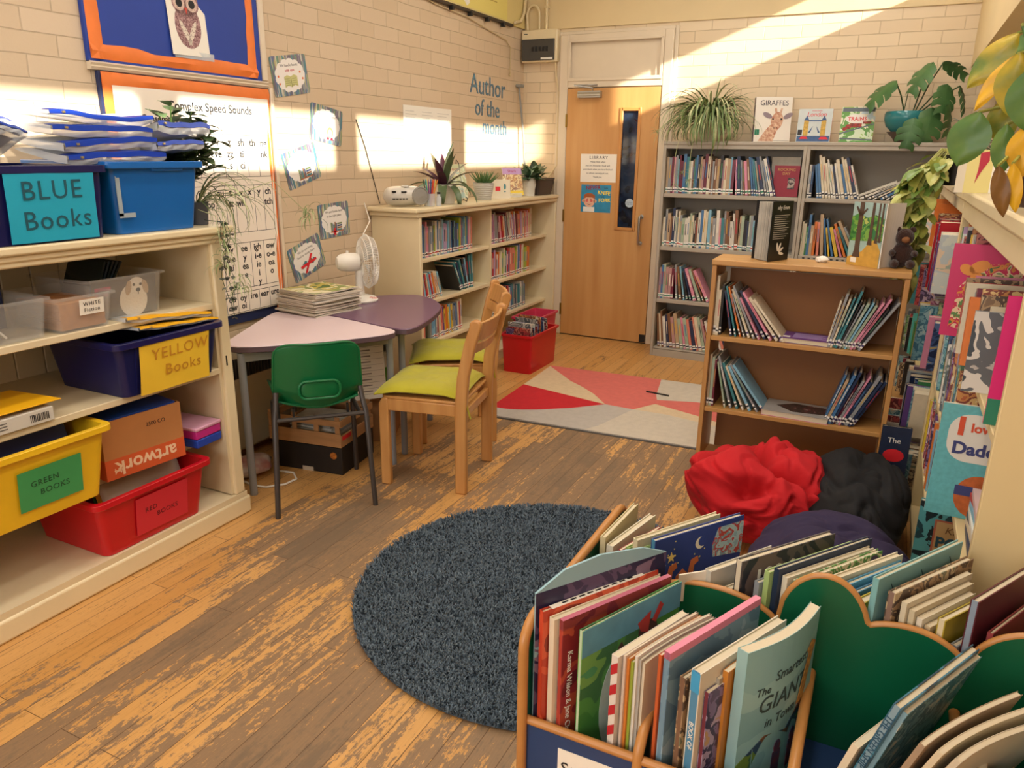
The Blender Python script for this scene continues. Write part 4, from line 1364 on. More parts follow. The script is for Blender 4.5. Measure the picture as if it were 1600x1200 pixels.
MAGC = ['#d9cfbd', '#cfc4b2', '#e2d9c8', '#c9b9a5', '#d8c9c0', '#bfb39f', '#e0d4b8', '#d2cbc4', '#cbb8a0', '#dccfc0', '#c8c0b0', '#d6c8ae']
zz = .6925
for k in range(12):
    t_ = .0062 + R0.uniform(0, .002)
    wd, dp = (.285, .31) if k < 11 else (.27, .29)
    sd = R0.random() * 9
    def mf(u, v, s_=0, sd=sd):
        return ((u - .5) * wd, (v - .5) * dp, s_ + .0022 * math.sin(u * 5 + sd) * (u * 1.0) + .0016 * math.sin(v * 6 + sd))
    mb = MB()
    n = 8
    vs = [mf(i / n, j / n, s_) for s_ in (0, t_) for i in range(n + 1) for j in range(n + 1)]
    K = (n + 1) ** 2
    fs, mi = [], []
    mb2 = MB()
    for i in range(n):
        for j in range(n):
            a = i * (n + 1) + j
            fs += [(a, a + n + 1, a + n + 2, a + 1), (K + a, K + a + 1, K + a + n + 2, K + a + n + 1)]
    mb.add(vs, fs, 0)
    ed = []
    for i in range(n):
        for (a, b) in ((i, i + 1), (n * (n + 1) + i, n * (n + 1) + i + 1), (i * (n + 1), (i + 1) * (n + 1)), (i * (n + 1) + n, (i + 1) * (n + 1) + n)):
            ed.append((a, b, b + K, a + K))
    o0 = len(mb.v)
    mb.f += ed
    mb.m += [1] * len(ed)
    cov = art('magazine_top', ['#4d6b2c', '#b8a93e', '#e3d9b4', '#7f8f45', '#c9b25a'], 9) if k == 11 else mat('magazine_cover_%d' % k, MAGC[k], .45, var=.25, vs=25)
    o = mb.obj('magazine', [cov, mat('magazine_pages', '#d9cebd', .7, var=.35, vs=160, stretch=(1, 1, 40))], M=Mx(-2.605 + R0.uniform(-.012, .012), 3.02 + R0.uniform(-.012, .012), zz, rz=-7 + R0.uniform(-5, 5)))
    tag(o, ('green and yellow wildlife magazine on top of the magazine pile' if k == 11 else 'worn magazine in the pile on the lilac table, %s from the bottom' % ordinal(k + 1)), 'magazine', 'pile of magazines on the lilac table')
    zz += t_ + .0026

# desk fan
fan = thing('desk_fan', 'white desk fan on the purple table, seen from behind its motor', 'fan', (-2.585, 3.33, .691), math.atan2(.79, .61))
FW = mat('fan_white', '#e9e5dc', .35)
MB().lathe([(.0, 0), (.095, 0), (.098, .008), (.085, .022), (.04, .034), (0, .034)], 32).obj('base', FW, parent=fan, smooth=True)
MB().loft([[(p[0], p[1], .03) for p in rrect(.05, .06, .02, 4)], [(p[0] * .8, p[1] * .8, .10) for p in rrect(.05, .06, .02, 4)], [(p[0] * .75, p[1] * .75, .17) for p in rrect(.05, .06, .02, 4)]]).obj('neck', FW, parent=fan, smooth=True)
HZ = .215
MB().lathe([(.0, -.115), (.03, -.11), (.045, -.09), (.05, -.05), (.05, -.01), (.042, .01), (.0, .01)], 28, M=Mx(-.01, 0, HZ, ry=90)).obj('motor', FW, parent=fan, smooth=True)
MB().lathe([(.008, 0), (.008, .016), (0, .018)], 10, M=Mx(-.06, 0, HZ + .046)).obj('swing_knob', FW, parent=fan, smooth=True)
text('ARGOS', .03, Mx(.04, -.062, .026, rz=-60, rx=12), mat('cross_red', '#d8222c', .5), fan)
cg = MB()
cx0 = .045
for k in range(60):
    a = 2 * math.pi * k / 60
    c, s_ = math.cos(a), math.sin(a)
    for sg, dx in ((-1, .035), (1, .045)):
        cg.tube([(cx0 + sg * dx, .025 * c, HZ + .025 * s_), (cx0 + sg * dx, .08 * c, HZ + .08 * s_), (cx0 + sg * dx * .75, .128 * c, HZ + .128 * s_), (cx0, .145 * c, HZ + .145 * s_)], .0011, 4)
for rr_, dx in ((.145, 0), (.128, .0338), (.128, -.026), (.085, .044), (.085, -.035)):
    cg.tube([(cx0 + dx, rr_ * math.cos(a), HZ + rr_ * math.sin(a)) for a in [2 * math.pi * i / 40 for i in range(41)]], .003 if rr_ == .145 else .0016, 5)
cg.obj('cage', FW, parent=fan, smooth=True)
MB().lathe([(0, .0), (.028, .0), (.028, .006), (0, .008)], 20, M=Mx(cx0 + .042, 0, HZ, ry=90)).obj('cage_badge', FW, parent=fan, smooth=True)
for k in range(3):
    def bf(u, v, k=k):
        a = 2 * math.pi * k / 3 + (v - .5) * 1.3 * (.5 + .5 * u)
        r_ = .02 + .10 * u
        return (cx0 + (v - .5) * .03, r_ * math.cos(a), HZ + r_ * math.sin(a))
    o = MB().grid(bf, 8, 8).obj('blade', clear('fan_blade', '#dfe2e0', .75, .2), parent=fan, smooth='all', fix=False)
fs_ = MB().tube([(-2.60, 3.40, 1.045), (-2.70, 3.60, 1.10), (XL + .01, 3.74, 1.19)], .003, 6)
tag(fs_.obj('white_string', M_white, smooth=True), 'white string running from the fan cage up to the wall', 'string')

# ---------------------------------------------------------------- under the lilac table
ht = thing('storage_heater', 'cream wall heater with a dark grille under the tables', 'heater')
MB().box(XL + .02, -2.72, 2.17, 3.5, .06, .60).obj('case', mat('heater_cream', '#cfc1a2', .45), parent=ht, bevel=.012)
gr = MB()
for k in range(60):
    gr.box(-2.722, -2.716, 2.21 + k * .021, 2.222 + k * .021, .43, .52)
gr.obj('grille', M_black, parent=ht)
MB().box(-2.7205, -2.7185, 2.20, 3.47, .425, .525).obj('grille_back', mat('grille_brown', '#4a443c', .5), parent=ht)
bb = thing('cardboard_box', 'black open cardboard fruit box with an orange sticker under the table', 'box', (-2.392, 2.74, 0), RAD(8.5))
KB = mat('black_card', '#1d1714', .6, var=.3, vs=15)
mb = MB()
for a in ((-.19, .19, -.155, -.149), (-.19, .19, .149, .155), (-.19, -.184, -.149, .149), (.184, .19, -.149, .149)):
    mb.box(a[0], a[1], a[2], a[3], 0, .135)
mb.box(-.19, .19, -.155, .155, 0, .004)
mb.obj('carton', KB, parent=bb, bevel=.002)
h = MB(); disc(h, 0, 0, .018, .018, 0, .0008)
h.obj('sticker', mat('sticker_orange', '#d98a2b', .5, var=.5, vs=120, hx2='#7a2f1a'), parent=bb, M=Mx(.145, -.156, .095, rx=90))
MB().box(-.03, .03, -.1565, -.1555, .0, .022).obj('hand_hole', mat('hand_hole_pale', '#b9ab98', .7), parent=bb)
wc = thing('wooden_crate', 'small slatted wooden crate of papers standing in the black box', 'crate', (-2.40, 2.745, .136), RAD(8.5))
PW = mat('poplar_wood', '#b98a5a', .7, var=.25, vs=3, stretch=(2, 2, 14))
for bx_ in ((-.2, .195, -.16, -.153, .002, .07), (-.2, .195, -.16, -.153, .105, .135), (-.2, .195, .153, .16, .002, .07), (-.2, .195, .153, .16, .105, .135), (.188, .195, -.153, .153, .002, .06), (.188, .195, -.153, .153, .10, .135), (-.2, -.193, -.153, .153, .002, .06), (-.2, -.193, -.153, .153, .10, .135)):
    MB().box(*bx_).obj('slat', PW, parent=wc, bevel=.001)
MB().box(-.195, .19, -.152, .152, 0, .006).obj('base', PW, parent=wc)
for sx in (-.19, -.06, .06, .174):
    for yy in (-.1528, .1462):
        MB().box(sx - .012, sx + .012, yy, yy + .0066, .006, .15).obj('post', PW, parent=wc)
MB().box(.1955, .1962, -.145, -.065, .065, .085).obj('red_print', mat('cross_red', '#d8222c', .5), parent=wc, M=Mx(0, 0, -.03))
for k in range(7):
    m = MB().box(-.12, .12, -.10, .10, 0, .010)
    tag(m.obj('paper_bundle', mat('papers_%d' % (k % 3), ('#cfc8ba', '#d9d4c8', '#a9a59c')[k % 3], .7, var=.2, vs=30), M=Mx(-2.40, 2.745, .146 + k * .0125, rz=8.5 + R0.uniform(-5, 5))), 'bundle of papers in the wooden crate, %s from the bottom' % ordinal(k + 1), 'papers', 'paper bundles in the wooden crate')
wl = sheet('word_list', 'white word list sheet with lines propped behind the green chair', 'sheet', (-2.29, 2.965, .42), (.6, .78, 0), (-.12, .09, 1), .20, .30, M_paper)
h = MB()
for k in range(9):
    h.box(-.095, .095, -.125 + k * .03, -.1238 + k * .03, .0012, .0018)
    h.box(-.02, .03, -.112 + k * .03, -.106 + k * .03, .0012, .0018)
h.obj('print', mat('faint_print', '#8a7f78', .7), parent=wl)
gt = tub('storage_tub', 'white tub with green base behind the word list under the tables', (-2.42, 3.13, .30), 35, .26, .20, .19, mat('white_tub', '#d5d8cc', .4), taper=.015)
MB().loft([[(p[0], p[1], .001) for p in rrect(.238, .178, .03, 4)], [(p[0], p[1], .10) for p in rrect(.258, .196, .03, 4)]]).obj('green_band', mat('green_tub', '#4f8a2a', .4), parent=gt, smooth=True)
cb3 = thing('cardboard_box', 'plain brown cardboard box under the purple table', 'box', (-2.43, 3.14, 0), RAD(25))
MB().box(-.16, .16, -.13, .13, 0, .298).obj('carton', mat('brown_card_dim', '#a87a4e', .75, var=.15, vs=8), parent=cb3, bevel=.003)
ad = thing('cable_bag', 'white and red plastic bag on the floor by the table leg', 'bag', (-2.58, 2.42, 0))
def bagf(u, v):
    a, b = u * 2 * math.pi, v * math.pi
    r_ = 1 + .25 * noise.noise((math.cos(a) * 2, math.sin(a) * 2, b * 2))
    return (.085 * math.sin(b) * math.cos(a) * r_, .12 * math.sin(b) * math.sin(a) * r_, .045 - .045 * math.cos(b) * (1 if b > 1.5 else .98))
MB().grid(bagf, 28, 14).obj('bag', mat('bag_white', '#cfc8bd', .5, var=.6, vs=9, hx2='#a33a36'), parent=ad, smooth='all')
cbm = MB().tube([(-2.55, 2.34, .006), (-2.47, 2.32, .006), (-2.40, 2.335, .006), (-2.345, 2.40, .006), (-2.34, 2.47, .006), (-2.40, 2.52, .006), (-2.49, 2.50, .006)], .005, 8)
tag(cbm.obj('white_cable', M_white, smooth=True), 'white cable looping over floor beside the grey table leg', 'cable')

# ---------------------------------------------------------------- books: one builder for every book
BC = {'cream': '#d9ccb0', 'white': '#d8d3c6', 'teal': '#3a7f86', 'blue': '#4472a0', 'navy': '#22304f', 'sky blue': '#7fb2c9', 'grey': '#8f9294', 'pink': '#d58aa0',
      'red': '#b5202c', 'maroon': '#6f2338', 'orange': '#d8762c', 'yellow': '#dcb83c', 'green': '#3d7f4c', 'lime': '#9aae3c', 'purple': '#6c4a86', 'brown': '#7d5638',
      'black': '#1d1b1d', 'turquoise': '#53b0ac', 'salmon': '#d9836e', 'lilac': '#b59bc0', 'tan': '#b89d7c', 'dusty rose': '#b58a86', 'pale green': '#a3b39a'}
for k, v in BC.items():
    mat('book_' + k, v, .38, var=.10, vs=40)
M_pages = mat('page_block', '#ddd0b4', .8, var=.18, vs=220, stretch=(60, 1, 1))
M_bandW = mat('spine_label_white', '#e9e6de', .5)
BANDS = {'green': mat('band_green', '#1f7a5c', .5), 'black': mat('band_black', '#1c1b22', .5), 'red': mat('band_red', '#c43a2c', .5), 'teal': mat('band_teal', '#2a7d88', .5), 'purple': mat('band_purple', '#4b3c6e', .5)}
ARTS = {
 'night': art('art_night', ['#2a3a60', '#3a5480', '#222e4c', '#56709a', '#a89a6a'], 22),
 'meadow': art('art_meadow', ['#5a7f50', '#7a9a62', '#4a6a56', '#b4bc86', '#94aeb6'], 24),
 'sea': art('art_sea', ['#5f95a4', '#86b0b5', '#47788a', '#aac6c4', '#d6d0b8'], 24),
 'warm': art('art_warm', ['#b5633f', '#c98d54', '#84443a', '#d6b67c', '#ddd2b8'], 26),
 'pinky': art('art_pinky', ['#b9637f', '#cf96a4', '#94465f', '#dcc2c2', '#c9a86a'], 26),
 'earth': art('art_earth', ['#7a6048', '#a08463', '#55453a', '#c0aa84', '#74765e'], 24),
 'grey': art('art_grey', ['#8c8c8a', '#b3b0aa', '#5f6468', '#d6d2c8', '#3f4a52'], 12),
 'red': art('art_red', ['#98303a', '#b34a4a', '#70252e', '#c07a6c', '#33262a'], 22),
 'purple': art('art_purple', ['#5a4a70', '#7a6a94', '#423658', '#ac9cba', '#bc9a70'], 22),
 'pale': art('art_pale', ['#e6e0d0', '#d4dcd6', '#c3cfd2', '#e8d2b8', '#a9b8a8'], 11),
}
def book_mesh(t, d, h, cover, artm=None, band=None, title=None, hard=False, n=1, bend=None, pages=True, wrap=False):
    """spine at y=0 facing -y, thickness along +x, height along z; returns MB and its material list"""
    mb = MB()
    mats = [cover, artm or cover, M_pages, M_bandW, band or M_bandW, title or M_bandW]
    c = min(.0022 if hard else .0009, t * .2)
    e = .003 if hard else .0
    ys = [d * i / n for i in range(n + 1)]
    for i in range(n):
        mb.box(0, c, ys[i], ys[i + 1], 0, h, 1)
        mb.box(t - c, t, ys[i], ys[i + 1], 0, h, 1)
        if pages:
            mb.box(c + .0002, t - c - .0002, max(ys[i], .0015), min(ys[i + 1], d - e - .0015), e, h - e, 2)
    mb.box(c, t - c, 0, .0012, 0, h, 0)
    if band is not None:
        mb.box(.0004, t - .0004, -.0005, .0, h * .05, h * .16, 3)
        mb.box(.0004, t - .0004, -.0008, -.0003, h * .085, h * .12, 4)
    if title is not None and t > .007:
        mb.box(t * .36, t * .64, -.0006, .0, h * .42, h * .80, 5)
    if bend:
        mb.v = [bend(*p) for p in mb.v]
    return mb, mats
def place_left(P, rz, x, th, z=0.0):
    """pivot on the lower left edge, top leaning to -x by th degrees"""
    return Matrix.Translation(P) @ Matrix.Rotation(RAD(rz), 4, 'Z') @ Matrix.Translation((x, 0, z)) @ Matrix.Rotation(-RAD(th), 4, 'Y')
def place_right(P, rz, x, th, t, z=0.0):
    """pivot on the lower right edge (at x), top leaning to +x"""
    return Matrix.Translation(P) @ Matrix.Rotation(RAD(rz), 4, 'Z') @ Matrix.Translation((x, 0, z)) @ Matrix.Rotation(RAD(th), 4, 'Y') @ Matrix.Translation((-t, 0, 0))
TITLES = [mat('spine_print_%d' % i, c, .5) for i, c in enumerate(['#e9e2d0', '#2a2a30', '#c9a24a', '#b5333a', '#3b6fa0', '#4f8a5c'])]
def lean_layout(items, x0=0.0, first_wall=True):
    """items: (t, h, theta) standing one against the next from the left; returns x of each pivot"""
    out = []
    prev = None
    for (t, h, th) in items:
        a = RAD(th)
        if prev is None:
            x = x0 + (h * math.sin(a) if first_wall else 0)
        else:
            xb, tp, hp, ap = prev
            rx = xb + tp / math.cos(ap)
            xp, zp = xb + tp * math.cos(ap) - hp * math.sin(ap), tp * math.sin(ap) + hp * math.cos(ap)
            hz = h * math.cos(a)
            if zp <= hz:
                x = xp + zp * math.tan(a)
            else:
                x = rx - hz * math.tan(ap) + h * math.sin(a)
            x = max(x, rx) + .0008
        out.append(x)
        prev = (x, t, h, a)
    return out
COUNT = [0]
def book_row(P, rz, length, plan, pal, where, group, rr, hr=(.20, .26), tr=(.010, .024), dr=(.13, .18), bands=None, kind='reading_book', cat='book', stick=.0, word='from the left', parts=False, titles=True, start=0.0, artp=0.0):
    """plan: [(mode, count, theta0, theta1, gap)] ; mode u upright, l leaning left, r leaning right (counted from the right end)"""
    x = start
    idx = 0
    made = []
    left, right = [], []
    for (mode, cnt, a0, a1) in plan:
        for k in range(cnt):
            th = a0 + (a1 - a0) * (k / max(1, cnt - 1))
            t = rr.uniform(*tr)
            h = rr.uniform(*hr)
            if mode == 'r':
                right.append((t, h, th))
            else:
                left.append((t, h, th if mode == 'l' else 0.0))
    xs = lean_layout(left, start)
    xr = lean_layout(right, 0.0)
    seq = [('l', b, q) for b, q in zip(left, xs)] + [('r', b, length - q) for b, q in reversed(list(zip(right, xr)))]
    # drop what would not fit between the two groups
    lim = length - (max([q + b[0] / math.cos(RAD(b[2])) for b, q in zip(right, xr)]) if right else 0)
    names = list(pal)
    k = 0
    for side, (t, h, th), q in seq:
        if side == 'l' and q + t / math.cos(RAD(th)) > lim + .001:
            continue
        k += 1
        d = rr.uniform(*dr)
        cname = rr.choice(names)
        cover = mat('book_' + cname, BC[cname])
        am = None
        if rr.random() < artp:
            key = rr.choice(list(ARTS))
            cover = am = ARTS[key]
            cname = {'night': 'dark blue', 'meadow': 'green', 'sea': 'sea-blue', 'warm': 'orange', 'pinky': 'pink', 'earth': 'brown'}.get(key, key)
        hard = t > .017
        band = BANDS[rr.choice(bands)] if bands else None
        ti = rr.choice(TITLES) if titles and rr.random() < .75 else None
        mb, ms = book_mesh(t, d, h, cover, am, band, ti, hard, pages=not parts)
        yo = rr.uniform(-stick, stick)
        PP = Vector(P) + Matrix.Rotation(RAD(rz), 3, 'Z') @ Vector((0, yo, 0))
        M = place_left(PP, rz, q, th) if side == 'l' else place_right(PP, rz, q, th, t)
        o = mb.obj(kind, ms, M=M, fix=False)
        if parts:
            c = .0024 if hard else .001
            e = .003 if hard else .0008
            MB().box(c, t - c, .0015, d - .003, e, h - e).obj('pages', M_pages, parent=o, fix=False)
        adj = 'thick' if t > .02 else ('slim' if t < .0135 else '')
        lean = '' if th < 4 else ('leaning left ' if side == 'l' else 'leaning right ')
        lab = ('%s %s book %s%s %s %s' % (adj, cname, lean if False else '', ordinal(k), word, where)).strip().replace('  ', ' ')
        tag(o, lab, cat, group)
        COUNT[0] += 1
        made.append(o)
    return made

# ---------------------------------------------------------------- grey metal shelving on the back wall
M_gm = mat('grey_metal_shelf', '#aba293', .42, var=.05, vs=3)
M_gmd = mat('grey_metal_back', '#a59b8b', .5)
gs = thing('metal_bookcase', 'wide grey metal bookcase against the back wall beside the door', 'bookcase')
GX0, GX1, GY0, GY1, GZ = -1.545, .295, 5.55, 5.90, 1.56
DV = -.572
for x0, x1, nm in ((GX0, GX0 + .022, 'side_panel'), (DV - .022, DV - .001, 'divider_panel'), (DV + .001, DV + .022, 'divider_panel'), (GX1 - .022, GX1, 'side_panel')):
    MB().box(x0, x1, GY0, GY1, 0, GZ).obj(nm, M_gm, parent=gs, bevel=.003)
MB().box(GX0, GX1, GY0 - .004, GY1, GZ - .002, GZ + .022).obj('top_panel', M_gm, parent=gs, bevel=.004)
MB().box(GX0 + .022, GX1 - .022, GY0 + .002, GY0 + .012, GZ - .028, GZ - .002).obj('top_lip', M_gm, parent=gs)
for (xa, xb) in ((GX0 + .022, DV - .022), (DV + .022, GX1 - .022)):
    MB().box(xa, xb, GY1 - .006, GY1 - .001, .05, GZ - .002).obj('back_panel', M_gmd, parent=gs)
    for z in (1.222, .838, .446, .068):
        MB().box(xa, xb, GY0 + .006, GY1 - .006, z - .028 if z > .1 else z - .012, z).obj('shelf', M_gm, parent=gs, bevel=.003)
    MB().box(xa, xb, GY0 + .004, GY0 + .012, 0, .054).obj('kick_plate', M_gm, parent=gs)
# row of holes in the right bay's shelf lip
hm = MB()
for k in range(22):
    hm.box(DV + .05 + k * .036, DV + .066 + k * .036, GY0 + .0055, GY0 + .0062, .818, .826)
hm.obj('lip_holes', M_black, parent=gs)
rr = random.Random(11)
pale = ['cream', 'white', 'grey', 'sky blue', 'teal', 'navy', 'grey', 'pink', 'tan', 'white', 'brown', 'cream', 'black', 'blue', 'dusty rose', 'maroon', 'pale green']
XG = GX0 + .026
LG = DV - .026 - XG
YS = GY0 + .035
g1 = 'thin labelled books in the grey metal bookcase'
book_row((XG, YS, 1.2225), 0, LG, [('u', 30, 0, 0), ('l', 15, 4, 17)], pale, 'on the top shelf, grey bookcase left bay', g1, rr, hr=(.225, .275), tr=(.009, .021), bands=['green', 'black', 'green', 'purple'], stick=.004)
book_row((XG, YS, .8385), 0, LG, [('u', 20, 0, 0), ('l', 12, 1, 3), ('u', 16, 0, 0)], pale, 'on the second shelf, grey bookcase left bay', g1, rr, hr=(.20, .285), tr=(.010, .023), bands=['red', 'green', 'teal', 'black'], stick=.004)
book_row((XG, YS, .4465), 0, LG, [('u', 6, 0, 0), ('l', 9, 5, 28), ('r', 12, 40, 30)], pale, 'on the third shelf, grey bookcase left bay', g1, rr, hr=(.20, .26), tr=(.010, .022), bands=['green', 'black', 'green'], stick=.004)
book_row((XG, YS, .0685), 0, LG, [('l', 14, 5, 13), ('l', 18, 14, 27)], pale + ['navy', 'salmon'], 'on the bottom shelf, grey bookcase left bay', g1, rr, hr=(.20, .285), tr=(.011, .026), bands=['black', 'purple', 'black'], stick=.004)
XG2 = DV + .026
LG2 = GX1 - .026 - XG2
made = book_row((XG2, YS, 1.2225), 0, LG2, [('u', 2, 0, 0), ('l', 15, 9, 18)], ['cream', 'white', 'cream', 'navy', 'cream', 'tan', 'blue', 'sky blue'], 'on the top shelf, grey bookcase right bay', g1, rr, hr=(.20, .28), tr=(.011, .02), bands=['black'], stick=.003)
book_row((XG2 + .42, YS, 1.2225), 0, LG2 - .42, [('r', 9, 52, 66)], ['teal', 'blue', 'green', 'white', 'grey', 'white'], 'in the slumped pile, grey bookcase right bay', g1, rr, hr=(.24, .30), tr=(.008, .018), bands=['black'], stick=.004)
book_row((XG2, YS, .8385), 0, LG2, [('u', 6, 0, 0), ('l', 11, 3, 30)], ['yellow', 'orange', 'cream', 'pink', 'blue', 'grey', 'salmon', 'green', 'tan', 'teal'], 'on the second shelf, grey bookcase right bay', g1, rr, hr=(.19, .28), tr=(.009, .02), bands=None, stick=.003)
# maroon book standing cover out at the end of the top shelf
def cover_book(label, M, w, h, t, cover_m, art_m, name='picture_book', group=None, n=1, hard=True):
    """book displayed cover out: width along x, height z, front faces -y; origin bottom left front"""
    o = MB()
    c = .002
    o.box(0, w, 0, c, 0, h, 1).box(0, w, t - c, t, 0, h, 0).box(0, c, c, t - c, 0, h, 0)
    ob = o.obj(name, [cover_m, art_m], M=M, fix=False)
    MB().box(c, w - .004, c + .0003, t - c - .0003, .003, h - .003).obj('pages', M_pages, parent=ob, fix=False)
    tag(ob, label, 'book', group)
    return ob
def fm(x, z, lift=.0012, rz=0):
    """matrix for things printed on a cover facing -y"""
    return Mx(x, -lift, z, rx=90) @ Mx(rz=rz)
rb = cover_book('dark red book standing cover out at the end of the top grey shelf', Mx(-.772, YS + .02, 1.2235, rz=-3), .165, .205, .018, mat('book_maroon', ''), mat('cover_crimson', '#8c1730', .4))
text("ROCKING\nDAY", .026, fm(.08, .165), mat('gold_ink', '#caa25a', .5), rb)
MB().box(.095, .140, -.0018, -.0006, .05, .125).obj('photo', art('art_photo', ['#2a1c20', '#5a4a48', '#a89a90', '#3a2a2c'], 30), parent=rb)
pb2 = cover_book('pale grey book standing cover out behind the dark red book', Mx(-.80, YS + .055, 1.2235, rz=-4), .19, .26, .012, mat('book_grey', ''), mat('cover_greywhite', '#b5b0a2', .5, var=.2, vs=20))

# ---------------------------------------------------------------- books displayed on top of the grey bookcase
gb = cover_book('large white GIRAFFES book with a giraffe photograph, on the grey bookcase', Mx(-.945, 5.66, 1.5835, rz=21) @ Mx(rx=-6), .245, .295, .045, mat('spine_giraffe', '#77666e', .5, var=.4, vs=30), mat('cover_white', '#e6dfd3', .4))
text('GIRAFFES', .048, fm(.125, .255), mat('plum_ink', '#332a3c', .5), gb, sx=.96)
GI = mat('giraffe_coat', '#a8604a', .7, var=.75, vs=60, hx2='#e3c6a8')
h = MB()
h.prism([(.03, .004), (.13, .004), (.155, .075), (.175, .105), (.14, .165), (.11, .115), (.075, .075)], 0, .0008, axis='z')   # neck
disc(h, .150, .140, .040, .058, .0006, .0014, rz=-8)
h.prism([(.135, .185), (.13, .222), (.142, .224), (.150, .190)], 0, .0010, axis='z').prism([(.163, .190), (.172, .224), (.184, .222), (.176, .185)], 0, .0010, axis='z')
disc(h, .140, .098, .024, .028, .0012, .0018)
h.obj('giraffe', GI, parent=gb, M=fm(0, 0, .0008))
h = MB(); disc(h, .085, .175, .034, .016, .0004, .0012, rz=-28); disc(h, .222, .172, .034, .016, .0004, .0012, rz=28)
h.obj('giraffe_ears', mat('giraffe_ear', '#8f7f86', .7), parent=gb, M=fm(0, 0, .0008))
h = MB(); disc(h, .122, .150, .006, .006, .0016, .0022, 10); disc(h, .178, .150, .006, .006, .0016, .0022, 10); disc(h, .133, .092, .004, .003, .002, .0026, 8); disc(h, .150, .092, .004, .003, .002, .0026, 8)
h.box(.13, .24, .008, .0095, 0, .0005)
h.obj('giraffe_eyes', M_ink, parent=gb, M=fm(0, 0, .0008))
h = MB().box(.004, .036, -.0012, -.0004, .045, .082)
h.obj('green_sticker', BANDS['green'], parent=gb)
lb_ = cover_book('small London picture book with two yellow towers, on the grey bookcase', Mx(-.67, 5.70, 1.5835, rz=1) @ Mx(rx=-7), .215, .215, .022, mat('book_red', ''), mat('cover_paleblue', '#c9d2d2', .4, var=.12, vs=12))
text('London', .04, fm(.115, .178), mat('cross_red', '#d8222c', .5), lb_, shear=.15)
text('A first book', .013, fm(.115, .202), mat('cross_red', '#d8222c', .5), lb_)
h = MB()
for x in (.055, .165):
    h.prism([(x - .016, .04), (x + .016, .04), (x + .015, .14), (x - .015, .14)], 0, .001, axis='z')
h.obj('towers', mat('tower_yellow', '#d9b04a', .5, var=.4, vs=70), parent=lb_, M=fm(0, 0, .0006))
h = MB()
for x in (.055, .165):
    h.prism([(x - .017, .14), (x + .017, .14), (x, .172)], .0004, .0012, axis='z')
    h.prism([(x + (.016 if x < .1 else -.016), .06), (x + (.045 if x < .1 else -.045), .105), (x + (.03 if x < .1 else -.03), .06)], .0004, .0012, axis='z')
h.box(.06, .16, .135, .142, .0002, .001).box(.004, .21, .004, .04, 0, .0008)
h.obj('roofs_and_river', mat('tower_navy', '#3a5f92', .5, var=.35, vs=40), parent=lb_, M=fm(0, 0, .0006))
h = MB().prism([(.02, .02), (.075, .02), (.065, .035), (.03, .035)], .001, .0016, axis='z').prism([(.145, .018), (.205, .018), (.19, .034), (.155, .034)], .001, .0016, axis='z')
h.obj('boats', mat('cross_red', '#d8222c', .5), parent=lb_, M=fm(0, 0, .0006))
MB().box(.006, .034, -.0012, -.0004, .045, .08).obj('dark_sticker', M_black, parent=lb_)
tb = cover_book('small TRAINS picture book with a red engine, on the grey bookcase', Mx(-.40, 5.71, 1.5835, rz=2) @ Mx(rx=-8), .205, .225, .022, mat('book_grey', ''), art('art_trains', ['#8fb84f', '#cfe0c0', '#5f9a45', '#e6e0c9', '#b9cdd6'], 9))
h = MB(); disc(h, .095, .150, .068, .030, 0, .0008)
h.obj('title_cloud', M_cloud, parent=tb, M=fm(0, 0, .0006))
text('TRAINS', .034, fm(.098, .148, .0020), mat('cross_red', '#d8222c', .5), tb, bold=.0006)
h = MB()
h.box(.06, .13, .095, .12, 0, .001).box(.135, .185, .118, .132, 0, .001)
disc(h, .05, .10, .018, .016, .0004, .0012, 14); disc(h, .028, .085, .014, .012, .0004, .0012, 14)
h.obj('engine', mat('engine_red', '#c0392b', .5, var=.4, vs=60, hx2='#4a2a2a'), parent=tb, M=fm(0, 0, .0006))
h = MB().prism([(.0, .06), (.2, .12), (.2, .113), (.0, .05)], 0, .0007, axis='z').prism([(.01, .03), (.2, .02), (.2, .012), (.0, .02)], 0, .0007, axis='z').box(.004, .2, .195, .22, 0, .0007)
h.obj('tracks', mat('track_grey', '#5f6b74', .5), parent=tb, M=fm(0, 0, .0006))

# ---------------------------------------------------------------- low beech bookcase in the middle
BX0, BX1, BY0, BY1, BZ = -.69, .10, 3.41, 3.63, 1.045
M_bw = mat('beech_laminate', '#c4955a', .4, var=.12, vs=1.1, stretch=(1.5, 16, 16), hx2='#b58447')
M_bwv = mat('beech_laminate_upright', '#be8d52', .4, var=.12, vs=1.1, stretch=(16, 16, 1.5), hx2='#ad7a40')
wb = thing('wooden_bookcase', 'low beech bookcase with leaning books, in front of the grey metal bookcase', 'bookcase')
for x0 in (BX0, BX1 - .02):
    MB().box(x0, x0 + .02, BY0, BY1, 0, BZ - .026).obj('side_panel', M_bwv, parent=wb, bevel=.002)
MB().box(BX0 - .003, BX1 + .003, BY0 - .004, BY1 + .004, BZ - .026, BZ).obj('top_panel', M_bw, parent=wb, bevel=.004)
for z in (.698, .355, .098):
    MB().box(BX0 + .02, BX1 - .02, BY0 + .004, BY1 - .012, z - .02, z).obj('shelf', M_bw, parent=wb, bevel=.002)
MB().box(BX0 + .02, BX1 - .02, BY0 + .012, BY0 + .028, 0, .078).obj('kick_board', M_bw, parent=wb)
MB().box(BX0 + .045, BX1 - .022, BY1 - .011, BY1 - .006, .05, .985).obj('back_panel', mat('brown_hardboard', '#8a5a2c', .6, var=.1, vs=4), parent=wb)
rr = random.Random(23)
YW = BY0 + .03
XW = BX0 + .022
LW = BX1 - .022 - XW
g2 = 'picture books leaning in the beech bookcase'
